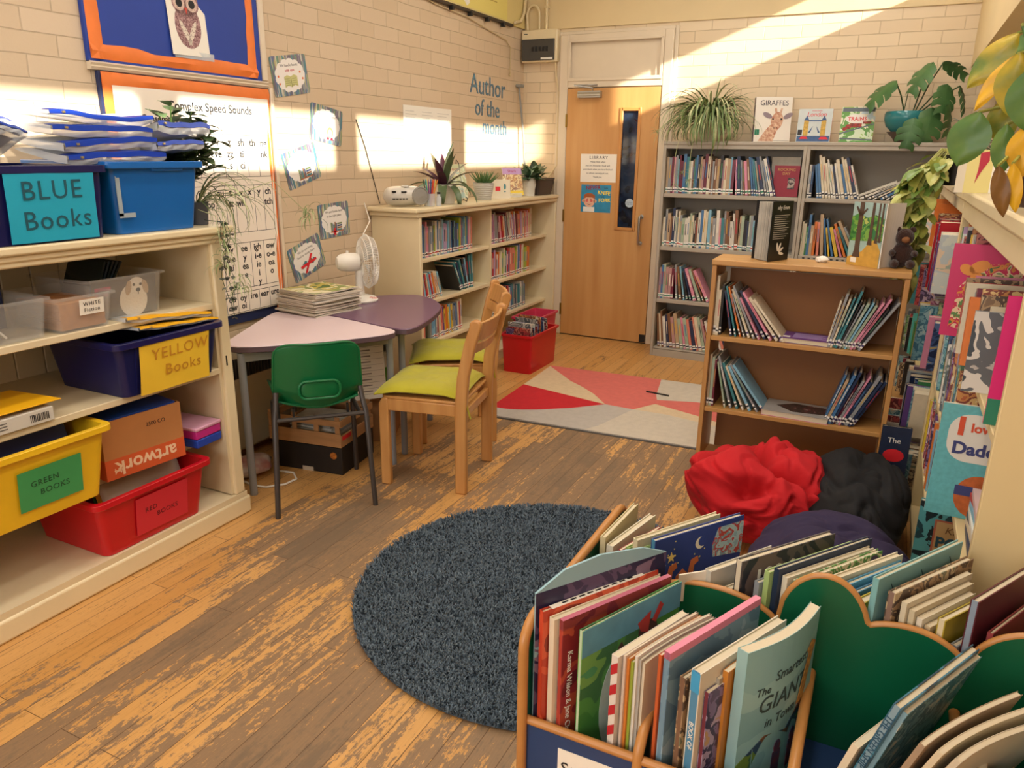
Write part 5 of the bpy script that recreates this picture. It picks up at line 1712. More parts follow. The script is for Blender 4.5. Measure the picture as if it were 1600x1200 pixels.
mix1 = ['sky blue', 'blue', 'orange', 'navy', 'grey', 'cream', 'maroon', 'black', 'teal', 'pale green', 'pink', 'white', 'purple', 'grey', 'navy', 'cream', 'tan']
book_row((XW, YW, .6985), 0, LW, [('u', 3, 0, 0), ('l', 11, 12, 40), ('r', 14, 30, 10)], mix1, 'on top shelf, beech bookcase', g2, rr, hr=(.20, .275), tr=(.006, .012), dr=(.14, .17), bands=['black', 'purple'], kind='picture_book', stick=.01, parts=True)
book_row((XW, YW, .3555), 0, LW, [('u', 3, 0, 0), ('l', 7, 13, 38), ('r', 11, 26, 16)], mix1, 'on middle shelf, beech bookcase', g2, rr, hr=(.20, .265), tr=(.007, .014), dr=(.14, .17), bands=['black', 'purple'], kind='picture_book', stick=.01, parts=True)
def flat_book(label, M, w, d, t, top_m, cover, name='picture_book', group=None):
    mb = MB()
    c = .0015
    mb.box(0, w, 0, d, t - c, t, 1).box(0, w, 0, d, 0, c, 0).box(0, c, 0, d, c, t - c, 0)
    o = mb.obj(name, [cover, top_m], M=M, fix=False)
    MB().box(c, w - .003, .003, d - .003, c + .0003, t - c - .0003).obj('pages', M_pages, parent=o, fix=False)
    return tag(o, label, 'book', group)
pf1 = flat_book('purple book lying flat, back cover up, on the beech bookcase top shelf', Mx(-.375, 3.44, .6987, rz=-2), .205, .145, .022, mat('cover_purple', '#6a4088', .4), mat('book_purple', ''))
h = MB()
for k in range(8):
    h.box(.05, .19 - .01 * (k % 3), .03 + k * .012, .033 + k * .012, .0222, .0227)
h.obj('blurb', mat('lilac_ink', '#bca5cf', .6), parent=pf1)
MB().box(.01, .04, .02, .045, .0222, .0228).obj('barcode', M_paper, parent=pf1)
pf2 = flat_book('large grey and dark book lying flat on the middle shelf, beech bookcase', Mx(-.415, 3.425, .3557, rz=-2), .285, .185, .026, mat('cover_palegrey', '#a9a7a3', .35, var=.2, vs=12), mat('book_pink', ''))
h = MB().prism([(.05, .10), (.12, .16), (.27, .15), (.27, .05), (.13, .03)], .0262, .0267, axis='z')
h.obj('dark_picture', art('art_dark', ['#2a2422', '#40302c', '#1d1a1c', '#5f3034', '#8a8078'], 25), parent=pf2)

# standing open on top: black book with fanned pages
bk = thing('open_book', 'black book standing open with fanned white pages on the beech bookcase', 'book', (-.398, 3.578, BZ + .0005))
BKM = mat('black_cover', '#151416', .35)
def leaf(mb, ang, wd, hh, th, bow=0.0, z0=0.0):
    n = 6
    rings = []
    for i in range(n + 1):
        s_ = i / n
        a = ang + bow * (s_ - .3)
        x, y = math.sin(a) * wd * s_, -math.cos(a) * wd * s_
        nx, ny = math.cos(a) * th / 2, math.sin(a) * th / 2
        rings.append([(x - nx, y - ny, z0), (x + nx, y + ny, z0), (x + nx, y + ny, z0 + hh), (x - nx, y - ny, z0 + hh)])
    mb.loft(rings)
mb = MB()
leaf(mb, RAD(-73), .155, .255, .003)
leaf(mb, RAD(-25), .155, .255, .003)
mb.obj('cover', BKM, parent=bk, fix=True)
pg = MB()
for k in range(24):
    a = -70 + 42 * k / 23 + R0.uniform(-.5, .5)
    leaf(pg, RAD(a), .148 - R0.uniform(0, .004), .247, .0014, RAD(R0.uniform(-6, 6)), .003)
pg.obj('pages', mat('fanned_pages', '#cfc9bd', .8, var=.3, vs=14), parent=bk, fix=True)
dr_ = Vector((math.sin(RAD(-25)), -math.cos(RAD(-25)), 0))
cvM = basis(tuple(dr_ * .155 + Vector((math.cos(RAD(25)), -math.sin(RAD(25)), 0)) * .0018), tuple(-dr_), Z_)
h = MB()
for k in range(12):
    h.box(.02, .135 - .014 * (k % 3), .195 - k * .009, .1965 - k * .009, 0, .0005)
for a in (0, 38, 76, 114):
    disc(h, .07 + .026 * math.cos(RAD(a - 10)), .035 + .026 * math.sin(RAD(a - 10)), .020, .006, 0, .0005, 10, rz=a - 10)
h.obj('white_print', M_paper, parent=bk, M=cvM)
text('nky Emm', .024, cvM @ Matrix.Translation((.08, .228, .0005)), M_paper, bk, shear=.15)
# forest book
fbk = thing('open_book', 'book with a painted forest path cover standing open on beech bookcase', 'book', (-.028, 3.466, BZ + .0005))
ang = math.atan2(3.57 - 3.466, -.153 + .028)      # direction of the front cover from the spine
u = Vector((math.cos(ang), math.sin(ang), 0))
wd_ = .163
C1 = MB()
M_fs = basis((u.x * wd_, u.y * wd_, 0), -u, Z_)
MB().box(0, wd_, 0, .262, -.003, 0).obj('front_cover', mat('forest_sky', '#a9c7c2', .4, var=.2, vs=12), parent=fbk, M=M_fs)
h = MB().prism([(0, .1), (.163, .11), (.163, .20), (.12, .215), (.08, .20), (.03, .215), (0, .20)], .0002, .0007, axis='z')
h.obj('painted_bushes', art('art_bush', ['#2f6b33', '#4f8f45', '#7fae4f', '#3a7a4a', '#b9c46a'], 22), parent=fbk, M=M_fs)
h = MB().prism([(0, 0), (.163, 0), (.163, .07), (.135, .115), (.11, .105), (.07, .06), (0, .03)], .0007, .0012, axis='z')
h.obj('painted_path', mat('path_yellow', '#d9a94a', .5, var=.25, vs=30), parent=fbk, M=M_fs)
h = MB()
for x, wv, z0 in ((.045, .013, .035), (.105, .008, .09), (.135, .005, .10), (.152, .005, .105)):
    h.prism([(x - wv * 1.6, z0), (x + wv * 1.6, z0), (x + wv, z0 + .03), (x + wv * .8, .262), (x - wv * .8, .262), (x - wv, z0 + .03)], .0012, .0018, axis='z')
h.prism([(.045, .2), (.075, .235), (.07, .24), (.04, .21)], .0012, .0018, axis='z').prism([(.04, .2), (.015, .24), (.02, .245), (.045, .22)], .0012, .0018, axis='z')
h.obj('painted_trunks', mat('trunk_brown', '#5f4a3c', .5, var=.3, vs=60), parent=fbk, M=M_fs)
MB().box(.02, .05, .012, .032, .0018, .0022).obj('barcode', M_paper, parent=fbk, M=M_fs)
h = MB()
rings = []
for i in range(9):
    s_ = i / 8
    x = .002 + .055 * s_ ** 1.6
    y = .115 * s_ ** .8 - .01 * math.sin(s_ * 3)
    rings.append([(x, y, 0), (x + .004, y - .001, 0), (x + .004 + .012 * s_, y - .001, .262), (x + .012 * s_, y, .262)])
h.loft(rings)
h.obj('inside_pages', mat('inside_white', '#e3dfd6', .6), parent=fbk)
cp = MB()
bmx = bmesh.new(); bmesh.ops.create_icosphere(bmx, subdivisions=2, radius=1)
vv = []
for v in bmx.verts:
    q = v.co * (1 + .35 * noise.noise(v.co * 2.3)) 
    vv.append((q.x * .028, q.y * .022, max(0, q.z * .016 + .012)))
cp.add(vv, [tuple(x.index for x in f.verts) for f in bmx.faces]); bmx.free()
tag(cp.obj('crumpled_paper', M_paper, M=Mx(-.252, 3.56, BZ + .0005)), 'crumpled scrap of white paper on top of the beech bookcase', 'paper')
# teddy
td = thing('teddy_bear', 'small dark brown soft bear on the right end of beech bookcase', 'soft toy', (.055, 3.57, BZ + .0005), RAD(10))
FUR = mat('brown_fur', '#38190c', .95, var=.35, vs=60, bump=.6, bs=180, sheen=.3)
def blob(mb, x, y, z, rx, ry, rz_, sd=0):
    def fn(u, v):
        a, b = 2 * math.pi * u, math.pi * v
        d = Vector((math.sin(b) * math.cos(a), math.sin(b) * math.sin(a), -math.cos(b)))
        k = 1 + .05 * noise.noise(d * 4 + Vector((sd, 0, 0)))
        return (x + d.x * rx * k, y + d.y * ry * k, z + d.z * rz_ * k)
    mb.grid(fn, 20, 12)
mb = MB(); blob(mb, 0, 0, .052, .045, .035, .052, 1); blob(mb, 0, -.004, .125, .036, .034, .036, 2)
mb.obj('body', FUR, parent=td, smooth='all')
for sx in (-1, 1):
    mb = MB(); blob(mb, sx * .028, 0, .155, .013, .008, .013, 3); mb.obj('ear', FUR, parent=td, smooth='all')
    mb = MB(); blob(mb, sx * .042, -.02, .06, .014, .03, .014, 4); mb.obj('arm', FUR, parent=td, smooth='all')
    mb = MB(); blob(mb, sx * .03, -.035, .018, .018, .034, .018, 5); mb.obj('leg', FUR, parent=td, smooth='all')
mb = MB(); blob(mb, 0, -.034, .117, .016, .014, .013, 6); mb.obj('muzzle', mat('muzzle_tan', '#8a5a34', .9), parent=td, smooth='all')

# ---------------------------------------------------------------- cream bookshelf along the left wall
ws = thing('cream_bookshelf', 'cream painted two-bay bookshelf with plants on top, along the left wall', 'bookshelf')
SX0, SX1, SY0, SY1, SZ = XL + .004, -2.50, 3.81, 5.872, 1.168
MB().box(SX0, -2.482, 3.765, SY1, SZ - .028, SZ).obj('top_board', M_cream, parent=ws, bevel=.009, seg=3)
MB().box(SX0, -2.494, 3.79, SY1, SZ - .055, SZ - .028).obj('moulding', M_cream, parent=ws, bevel=.006)
MB().box(SX0, SX1, SY0, SY0 + .028, 0, SZ - .055).obj('side_panel', M_cream, parent=ws, bevel=.003)
MB().box(SX0, SX1, SY1 - .028, SY1, 0, SZ - .055).obj('side_panel', M_cream, parent=ws, bevel=.003)
MB().box(SX0, -2.565, 4.825, 4.847, .07, SZ - .055).obj('divider_panel', M_cream, parent=ws)
MB().box(SX0, SX0 + .01, SY0 + .028, SY1 - .028, .05, SZ - .055).obj('back_panel', M_creamd, parent=ws)
for z in (.848, .577, .306, .07):
    for ya, yb in ((SY0 + .028, 4.825), (4.847, SY1 - .028)):
        MB().box(SX0 + .01, -2.572 if z > .1 else -2.51, ya, yb, z - .024, z).obj('shelf', M_cream, parent=ws, bevel=.003)
MB().box(-2.53, -2.51, SY0 + .028, SY1 - .028, 0, .046).obj('plinth', M_cream, parent=ws)
rr = random.Random(5)
XS = -2.60
g3 = 'thin reading books in the cream bookshelf'
YA, YBb = SY0 + .032, 4.851
k1 = ['blue', 'sky blue', 'blue', 'navy', 'grey', 'lime', 'cream', 'lilac', 'pink', 'sky blue', 'salmon', 'white']
k2 = ['pink', 'salmon', 'white', 'maroon', 'cream', 'grey', 'red', 'lilac', 'orange']
k3 = ['salmon', 'cream', 'pink', 'sky blue', 'white', 'orange', 'red', 'tan']
k4 = ['red', 'purple', 'orange', 'sky blue', 'pink', 'green', 'yellow', 'cream', 'blue', 'salmon', 'grey', 'lilac']
k5 = ['white', 'lime', 'red', 'blue', 'orange', 'lilac', 'grey', 'green', 'cream', 'salmon']
k6 = ['navy', 'teal', 'grey', 'red', 'blue', 'white', 'sky blue']
wr_ = dict(hr=(.185, .225), dr=(.13, .16), bands=['black', 'purple', 'red', 'black'], stick=.004)
book_row((XS, YA, .8485), 90, .80, [('u', 40, 0, 0)], k1, 'on the top shelf, cream bookshelf left bay', g3, rr, tr=(.014, .024), **wr_)
book_row((XS, YBb, .8485), 90, .76, [('l', 16, 3, 16), ('l', 18, 9, 1)], k2, 'on the top shelf, cream bookshelf right bay', g3, rr, tr=(.013, .026), **wr_)
book_row((XS, YA, .5775), 90, .78, [('l', 17, 8, 20)], k3, 'on the middle shelf, cream bookshelf left bay', g3, rr, tr=(.014, .024), **dict(wr_, hr=(.165, .185)))
book_row((XS, YA + .50, .5775), 90, .40, [('l', 9, 32, 4)], ['teal', 'teal', 'navy', 'blue', 'sky blue', 'black'], 'in the tall teal group, cream bookshelf middle shelf', g3, rr, tr=(.014, .026), **dict(wr_, hr=(.205, .235)))
book_row((XS, YBb, .5775), 90, .74, [('u', 32, 0, 0)], k5, 'on the middle shelf, cream bookshelf right bay', g3, rr, tr=(.016, .028), **wr_)
book_row((XS, YA, .3065), 90, .84, [('u', 16, 0, 0), ('l', 14, 5, 4)], k4, 'on the lowest shelf, cream bookshelf left bay', g3, rr, tr=(.015, .026), **dict(wr_, hr=(.17, .215)))
book_row((XS, YBb, .3065), 90, .72, [('l', 26, 7, 3)], k6, 'on the lowest shelf, cream bookshelf right bay', g3, rr, tr=(.018, .028), **dict(wr_, hr=(.17, .20)))
# red tub of comics and pink tub behind it
tub('storage_tub', 'tall red plastic tub of comics on the floor by the cream bookshelf', (-2.232, 4.82, 0), 90, .455, .235, .275, P_red, taper=.012, rim=.012, lip=.016, r=.015, group=None)
tub('storage_tub', 'pink plastic tub standing behind the tall red tub', (-2.44, 5.36, .071), 90, .40, .2, .20, mat('pink_plastic', '#cf3b5a', .35), taper=.012, rim=.012, lip=.016, r=.015)
cc = random.Random(8)
for k in range(16):
    am = [ARTS['red'], ARTS['purple'], ARTS['grey'], ARTS['warm'], ARTS['night'], ARTS['pale']][k % 6]
    m = MB().box(0, .004, -.09, .09, 0, .335 + cc.uniform(-.03, .035))
    tag(m.obj('comic', am, M=Mx(-2.235 + cc.uniform(-.012, .012), 4.655 + k * .0215, .006, rz=90 + cc.uniform(-6, 6)) @ Mx(ry=-8 + cc.uniform(-3, 3))), 'glossy comic in the tall red tub, %s from the front' % ordinal(k + 1), 'comic', 'comics in the red tub')

# ---------------------------------------------------------------- long cream book unit on the right
RX0, RX1 = .235, .60
ru = thing('book_unit', 'long cream book unit crammed with picture books along the right wall', 'book unit')
NY, PY, FY = 1.63, 3.37, 5.32
M_ply = mat('cream_laminate', '#d9c392', .4, var=.06, vs=2)
MB().box(RX0 - .012, RX1, NY - .01, PY + .012, 1.335, 1.375).obj('top_board', M_cream, parent=ru, bevel=.008)
MB().box(RX0 - .012, RX1, PY + .016, FY + .01, 1.335, 1.372).obj('top_board', M_cream, parent=ru, bevel=.008)
MB().box(RX0 - .002, RX0 + .016, NY, PY, 1.275, 1.335).obj('rail', M_cream, parent=ru, bevel=.003)
MB().box(RX0 - .002, RX0 + .016, PY + .03, FY, 1.285, 1.335).obj('rail', M_cream, parent=ru, bevel=.003)
for y, nm in ((NY, 'end_panel'), (PY - .012, 'partition'), (PY + .012, 'partition'), (FY - .022, 'end_panel')):
    MB().box(RX0, RX1, y, y + .02, 0, 1.335).obj(nm, M_ply, parent=ru, bevel=.002)
MB().box(RX1 - .012, RX1, NY + .02, FY - .022, 0, 1.335).obj('back_panel', M_ply, parent=ru)
for ya, yb in ((NY + .021, PY - .013), (PY + .033, FY - .023)):
    for z in (.96, .64, .34, .08):
        MB().box(RX0 + .004, RX1 - .013, ya, yb, z - .02, z).obj('shelf', M_ply, parent=ru, bevel=.002)
    MB().box(RX0 + .02, RX0 + .035, ya, yb, 0, .058).obj('kick_board', M_ply, parent=ru)
rr = random.Random(31)
g4 = 'picture books packed in the cream book unit'
pm = ['sky blue', 'red', 'pink', 'white', 'teal', 'purple', 'orange', 'navy', 'cream', 'grey', 'maroon', 'green', 'turquoise', 'black', 'yellow', 'lilac']
nb = dict(dr=(.19, .25), kind='picture_book', parts=True, word='from the far end', artp=.6, bands=None)
for z, wh, hh, ln_ in ((.9605, 'top shelf', (.23, .30), .62), (.6405, 'second shelf', (.21, .28), 1.25), (.3405, 'third shelf', (.2, .25), 1.08)):
    book_row((RX0 + .010, PY - .016, z), -90, ln_, [('l', 34, 2, 7)], pm, wh + ', near bay of cream unit', g4, rr, hr=hh, tr=(.012, .034), stick=.007, **nb)
book_row((RX0 + .0, 2.58, .9605), -90, .60, [('l', 16, 4, 12)], pm, 'in the shorter group, cream unit top shelf', g4, rr, hr=(.16, .21), tr=(.014, .034), stick=.03, **nb)
book_row((.10, 4.15, .0), -90, .76, [('l', 20, 4, 9)], pm, 'on the floor by the cream unit', g4, rr, hr=(.24, .36), tr=(.014, .034), stick=.02, **nb)
cvk = dict(group=None)
o = cover_book('pink and green picture book with flowers, top shelf of the cream unit', Mx(.178, 2.64, .9605, rz=-4), .25, .28, .016, mat('cover_hotpink', '#c92a63', .4), mat('cover_hotpink', ''))
h = MB().prism([(.02, .03), (.12, .01), (.23, .02), (.235, .2), (.17, .24), (.08, .22), (.03, .15)], 0, .0006, axis='z')
h.obj('flower_picture', art('art_flowers', ['#3f6b3a', '#d98a3a', '#c92a50', '#e6c9a0', '#5f8a4a', '#a83a2a'], 26), parent=o, M=fm(0, 0, .0006))
h = MB(); disc(h, .075, .215, .028, .018, 0, .0006, 12, 0, 30); disc(h, .045, .205, .022, .015, 0, .0006, 12, 0, -30); disc(h, .07, .18, .02, .016, 0, .0006, 12, 0, 60)
h.obj('orange_flower', mat('flower_orange', '#e0913f', .5), parent=o, M=fm(0, 0, .0012))
o = cover_book('turquoise dotted book titled Daddy, second shelf of the cream unit', Mx(.172, 1.99, .6415, rz=-3), .24, .285, .012, mat('book_white', ''), mat('cover_turq', '#69b7bd', .4, var=.2, vs=90))
h = MB()
h.loft([[(p[0] + .115, p[1] + .205, z) for p in rrect(.19, .12, .045, 6)] for z in (0, .0006)])
h.obj('title_panel', mat('cover_creamwhite', '#ded8cc', .5), parent=o, M=fm(0, 0, .0006))
text('I', .06, fm(.045, .232, .002), mat('title_orange', '#d2502e', .5), o, bold=.003)
text('love', .03, fm(.090, .232, .002), mat('title_orange', '#d2502e', .5), o, bold=.001)
text('Daddy', .042, fm(.088, .178, .002), mat('title_navy', '#3a3f73', .5), o, bold=.0015)
h = MB(); disc(h, .105, .06, .05, .055, 0, .0006, 20); h.obj('orange_bear', mat('bear_orange', '#c9662e', .6, var=.3, vs=60), parent=o, M=fm(0, 0, .0006))
h = MB().box(.055, .10, .06, .085, .0006, .0012); h.obj('blue_scarf', mat('title_navy', ''), parent=o, M=fm(0, 0, .0006))
o = cover_book('dark teal paperback with a pony title panel, low in the cream unit', Mx(.175, 2.13, .3405, rz=-3), .18, .27, .022, mat('book_teal', ''), art('art_pony', ['#2a5f68', '#1d3f48', '#4f98a0', '#16262c', '#6fb3b5'], 13))
h = MB().box(.040, .18, .0, .225, 0, .0006); h.obj('title_panel', mat('pony_red', '#a8604a', .5), parent=o, M=fm(0, 0, .0006))
h = MB().box(.045, .18, .0, .22, .0006, .0010); h.obj('title_panel', mat('pony_tan', '#b99a6a', .5), parent=o, M=fm(0, 0, .0006))
text('Katie', .028, fm(.095, .198, .0024), mat('pony_brown', '#6b4a2e', .5), o, shear=.2)
text('PONY', .042, fm(.105, .16, .0024), mat('pony_blue', '#1f4d60', .5), o, bold=.0015)
text('YEAR', .042, fm(.105, .115, .0024), mat('pony_blue', '#1f4d60', .5), o, bold=.0015)
o = cover_book('tall hot pink book beside the near end panel, top shelf of cream unit', Mx(.226, 1.745, .9605, rz=-3), .2, .265, .014, mat('cover_magenta', '#d3186f', .4), mat('cover_magenta', ''))
h = MB().box(0, .03, 0, .055, 0, .0006); h.obj('green_label', BANDS['green'], parent=o, M=fm(0, 0, .0006))
o = cover_book('grey animal photograph book, top shelf of the cream unit', Mx(.20, 1.99, .9605, rz=-3), .2, .19, .014, mat('book_grey', ''), ARTS['grey'])
o = cover_book('dark navy and red book titled The, standing before the cream unit', Mx(.085, 3.30, .0, rz=4), .11, .43, .016, mat('book_black', ''), mat('cover_deepnavy', '#26304a', .4, var=.3, vs=15))
text('The', .032, fm(.05, .37, .002), M_paper, o)
h = MB(); disc(h, .055, .305, .04, .028, 0, .0006, 14); h.obj('red_picture', mat('cross_red', ''), parent=o, M=fm(0, 0, .0006))
h = MB(); disc(h, .055, .235, .028, .016, 0, .0006, 14); h.obj('yellow_badge', YEL, parent=o, M=fm(0, 0, .0006))
for k in range(7):
    cn = ('navy', 'cream', 'dark grey', 'white', 'sky blue', 'red', 'pale pink')[k]
    cx_ = ('#2a3550', '#d6c9ac', '#4a4a50', '#d8d3c6', '#7fb2c9', '#b5352c', '#c9a8a4')[k]
    cm_ = mat('flat_' + cn.replace(' ', '_'), cx_, .45)
    flat_book('%s picture book lying flat in front of the Daddy book, %s from bottom' % (cn, ordinal(k + 1)), Mx(.250 + .010 * (k % 3), 1.72 + .008 * (k % 2), .6406 + k * .0152, rz=-2 + 3 * (k % 3)), .2, .21, .0145, cm_, cm_, group='flat books in the cream unit')
for z, wh, hh in ((.9605, 'top shelf', (.21, .30)), (.6405, 'second shelf', (.2, .28)), (.3405, 'third shelf', (.2, .25)), (.0805, 'bottom shelf', (.17, .22))):
    book_row((RX0 - .045, FY - .03, z), -90, 1.88, [('u', 10, 0, 0), ('r', 14, 16, 5)], pm, wh + ', far bay of cream unit', g4, rr, hr=hh, tr=(.015, .04), stick=.035, **nb)

# ---------------------------------------------------------------- kinder box of picture books in the foreground
KX0, KX1, KY0, KYM, KY1 = -.480, .40, 1.035, 1.36, 1.60
KZ0, KZR, KZE = .385, .485, .685
M_kg = mat('green_board', '#075a39', .35, var=.06, vs=3)
M_kb = mat('blue_board', '#24406f', .4, var=.06, vs=3)
M_ke = mat('beech_edge', '#bd8448', .35, var=.15, vs=1.5, stretch=(9, 9, 9))
kb = thing('book_browser', 'green and blue book browser box with beech edges, full of picture books', 'book browser', (0, 0, 0))
def edged(name, outline, a, b, axis, face_m, edge_m=M_ke):
    """board with a coloured face and a rounded beech edge band"""
    n = len(outline)
    ob = MB().prism(outline, a, b, 0, axis).obj(name, [face_m], parent=kb)
    mid = (a + b) / 2
    P = {'x': lambda u, v: (mid, u, v), 'y': lambda u, v: (u, mid, v)}[axis]
    return ob, [P(u, v) for u, v in outline]
def edge_tube(pts, r, squash_axis=None):
    mb = MB().tube(pts, r, 10)
    return mb.obj('beech_edge', M_ke, parent=kb, smooth=True)
def arc(cx, cy, r, a0, a1, n=8):
    return [(cx + r * math.cos(RAD(a0 + (a1 - a0) * i / n)), cy + r * math.sin(RAD(a0 + (a1 - a0) * i / n))) for i in range(n + 1)]
# end panel on the left (plane x = KX0), outline in (y, z)
end = [(KY0, 0.05), (KY0, KZE - .05)] + arc(KY0 + .05, KZE - .05, .05, 180, 90) + arc(KY1 - .05, KZE - .05, .05, 90, 0) + [(KY1, 0.05)]
o, pts = edged('end_panel', end, KX0 - .006, KX0 + .006, 'x', M_kg)
edge_tube(pts, .0098)
o, pts = edged('end_panel', end, KX1 - .006, KX1 + .006, 'x', M_kg)
edge_tube(pts, .0098)
# wavy centre board (plane y = KYM), outline in (x, z): cloud-shaped top
top = []
for cx, cz, rx, rz_ in ((-.42, .645, .06, .03), (-.225, .640, .135, .028), (-.012, .668, .083, .078), (.158, .625, .105, .045), (.335, .655, .075, .06)):
    pass
def cloud(x):
    z = .60
    for cx, z0, rx, rz_ in ((-.40, .600, .09, .05), (-.215, .600, .13, .062), (-.012, .63, .078, .112), (.128, .60, .105, .078), (.325, .615, .10, .105)):
        k = 1 - ((x - cx) / rx) ** 2
        if k > 0:
            z = max(z, z0 + rz_ * math.sqrt(k))
    return z
xs = [KX0 + .007 + (KX1 - KX0 - .014) * i / 120 for i in range(121)]
top = [(x, cloud(x)) for x in xs]
out_ = [(xs[0], .08)] + top + [(xs[-1], .08)]
o, pts = edged('centre_board', out_, KYM - .006, KYM + .006, 'y', M_kg)
edge_tube(pts[1:-1], .0065)
# front and rear boards with beech rails
MB().box(KX0 + .007, KX1 - .007, KY0 + .004, KY0 + .014, .06, KZR - .006).obj('front_board', M_kb, parent=kb)
edge_tube([(KX0 + .004, KY0 + .009, KZR), (KX1 - .004, KY0 + .009, KZR)], .0082)
MB().box(KX0 + .007, KX1 - .007, KY1 - .014, KY1 - .004, .06, KZR - .006).obj('rear_board', M_kb, parent=kb)
edge_tube([(KX0 + .004, KY1 - .009, KZR), (KX1 - .004, KY1 - .009, KZR)], .0082)
MB().box(KX0 + .007, KX1 - .007, KY0 + .014, KYM - .007, KZ0 - .012, KZ0).obj('base_board', M_kb, parent=kb)
MB().box(KX0 + .007, KX1 - .007, KYM + .007, KY1 - .014, KZ0 - .012, KZ0).obj('base_board', M_kb, parent=kb)
MB().box(KX0 + .01, KX1 - .01, KY0 + .02, KY1 - .02, .03, .05).obj('plinth', M_kb, parent=kb)
ft = MB()
for x in (KX0 + .05, KX1 - .05):
    for y in (KY0 + .06, KY1 - .06):
        ft.lathe([(.02, 0), (.02, .031), (0, .031)], 14, M=Mx(x, y, 0))
ft.obj('castors', M_black, parent=kb, smooth=True)
for x in (-.262, -.018, .222):
    dv = [(KY0 + .014, KZ0), (KY0 + .014, KZR + .005), (KY0 + .025, KZR + .035), (KY0 + .04, .53), (KY0 + .07, .538), (KYM - .012, .54), (KYM - .012, KZ0)]
    o, pts = edged('divider', [(y, z) for y, z in dv], x - .005, x + .005, 'x', M_kg)
    edge_tube([(x, KY0 + .006, KZR - .03), (x, KY0 + .006, KZR + .012)] + [(x, y, z) for y, z in dv[2:-1]], .0095)
    dv2 = [(KYM + .012, KZ0), (KYM + .012, .60), (KY1 - .10, .58), (KY1 - .02, KZR), (KY1 - .02, KZ0)]
    o, pts = edged('divider', dv2, x - .005, x + .005, 'x', M_kg)
lc = MB().box(-.408, -.305, KY0 + .0025, KY0 + .0036, .385, .452).obj('label_card', M_paper, parent=kb)
text('Stages', .036, Mx(-.357, KY0 + .0018, .412, rx=90), M_ink, lc)
lc2 = MB().box(-.18, -.08, KY0 + .0025, KY0 + .0036, .385, .452).obj('label_card', M_paper, parent=kb)

rk = random.Random(77)
g5 = 'picture books in the green book browser'
def kbook(label, x, y, ztop, yaw, d, t, cover, artm=None, lean=0.0, hard=True, spine=None, bend=None, n=1, z0=None, group=g5):
    z0 = KZ0 + .0008 if z0 is None else z0
    h = ztop - z0
    mb, ms = book_mesh(t, d, h, cover, artm or cover, hard=hard, n=n, bend=bend, pages=False)
    if spine is not None:
        ms[0] = spine
    M = Matrix.Translation((x, y, z0)) @ Matrix.Rotation(RAD(-yaw), 4, 'Z') @ Matrix.Rotation(RAD(lean), 4, 'Y')
    o = mb.obj('picture_book', ms, M=M, fix=False, smooth=bool(bend))
    c = .0024 if hard else .001
    e = .003 if hard else .0008
    pb = MB()
    for i in range(n):
        pb.box(c, t - c, max(.0015, d * i / n), min(d - .003, d * (i + 1) / n), e, h - e)
    if bend:
        pb.v = [bend(*p) for p in pb.v]
    pb.obj('pages', M_pages, parent=o, fix=False)
    tag(o, label, 'book', group)
    return o, t, d, h
def on_cover(t, y, z, lift=.0006, rz=0):
    """printing on the front cover (faces +x): lies in the y-z plane"""
    return Matrix.Translation((t + lift, y, z)) @ Matrix.Rotation(RAD(90), 4, 'Z') @ Matrix.Rotation(RAD(90), 4, 'X') @ Matrix.Rotation(RAD(rz), 4, 'Z')
def on_spine(t, z, lift=.0008, rz=-90):
    """printing down the spine (faces -y)"""
    return Matrix.Translation((t / 2, -lift, z)) @ Matrix.Rotation(RAD(90), 4, 'X') @ Matrix.Rotation(RAD(rz), 4, 'Z')
# --- front left compartment
bo, t, d, h = kbook('tall board book with an arched night-blue edge, leftmost in the browser', -.470, 1.056, .745, 33, .30, .005, mat('cover_frost', '#8fb3bd', .4), art('art_dusk', ['#3c3352', '#5a4a68', '#2c2a48', '#7c6a80', '#8fb3bd'], 9), hard=False)
MB().prism([(.0, h), (.06, h + .03), (.14, h + .038), (.24, h + .025), (.30, h), (.30, h - .005), (0, h - .005)], .0003, .0047, axis='x').obj('arched_top', mat('cover_frost', ''), parent=bo)
bo, t, d, h = kbook('orange-red hardback with a black chain drawing and white spine strip', -.4595, 1.056, .715, 31, .27, .012, mat('cover_orangered', '#c9472c', .4), art('art_orangered', ['#c9472c', '#d9603c', '#b53a24', '#cf5636', '#8a2f20'], 6))
MB().box(.0005, t - .0005, .02, .235, h, h + .0006).obj('white_strip', M_paper, parent=bo)
h_ = MB()
for k in range(9):
    h_.box(t * .3, t * .62, .045 + k * .019, .058 + k * .019, h + .0006, h + .001)
h_.obj('print', M_ink, parent=bo)
h_ = MB().tube([(t + .0012, .02 + .018 * i / 2, h - .045 + .02 * math.sin(i * .7)) for i in range(25)], .0026, 5)
h_.obj('black_chain', M_ink, parent=bo)
kbook('cream edged hardback beside the orange-red book', -.441, 1.058, .705, 30, .265, .014, mat('cover_cream', '#ddd0b5', .5), mat('cover_cream', ''))
bo, t, d, h = kbook('red picture book with a pink top edge and white spine writing', -.421, 1.056, .708, 29, .265, .010, mat('cover_brickred', '#a8372c', .4), art('art_brick', ['#a8372c', '#8c2a30', '#b8503c', '#9a3038', '#6f2430'], 7), spine=mat('cover_brickred', ''))
MB().box(0.0, t, 0, d, h - .02, h + .0004).obj('pink_edge', mat('cover_rose', '#c06a80', .4), parent=bo)
text('Karma Wilson & Jane Chapman', .0165, on_cover(t, .018, .15, rz=-90), M_paper, bo)
bo, t, d, h = kbook('green meadow picture book with a white bird on its cover', -.384, 1.056, .698, 25, .262, .009, mat('cover_palegreen', '#b9cdb0', .4), art('art_meadow2', ['#3f7f3a', '#4f8f45', '#3a7042', '#6fa050', '#4a9060'], 6))
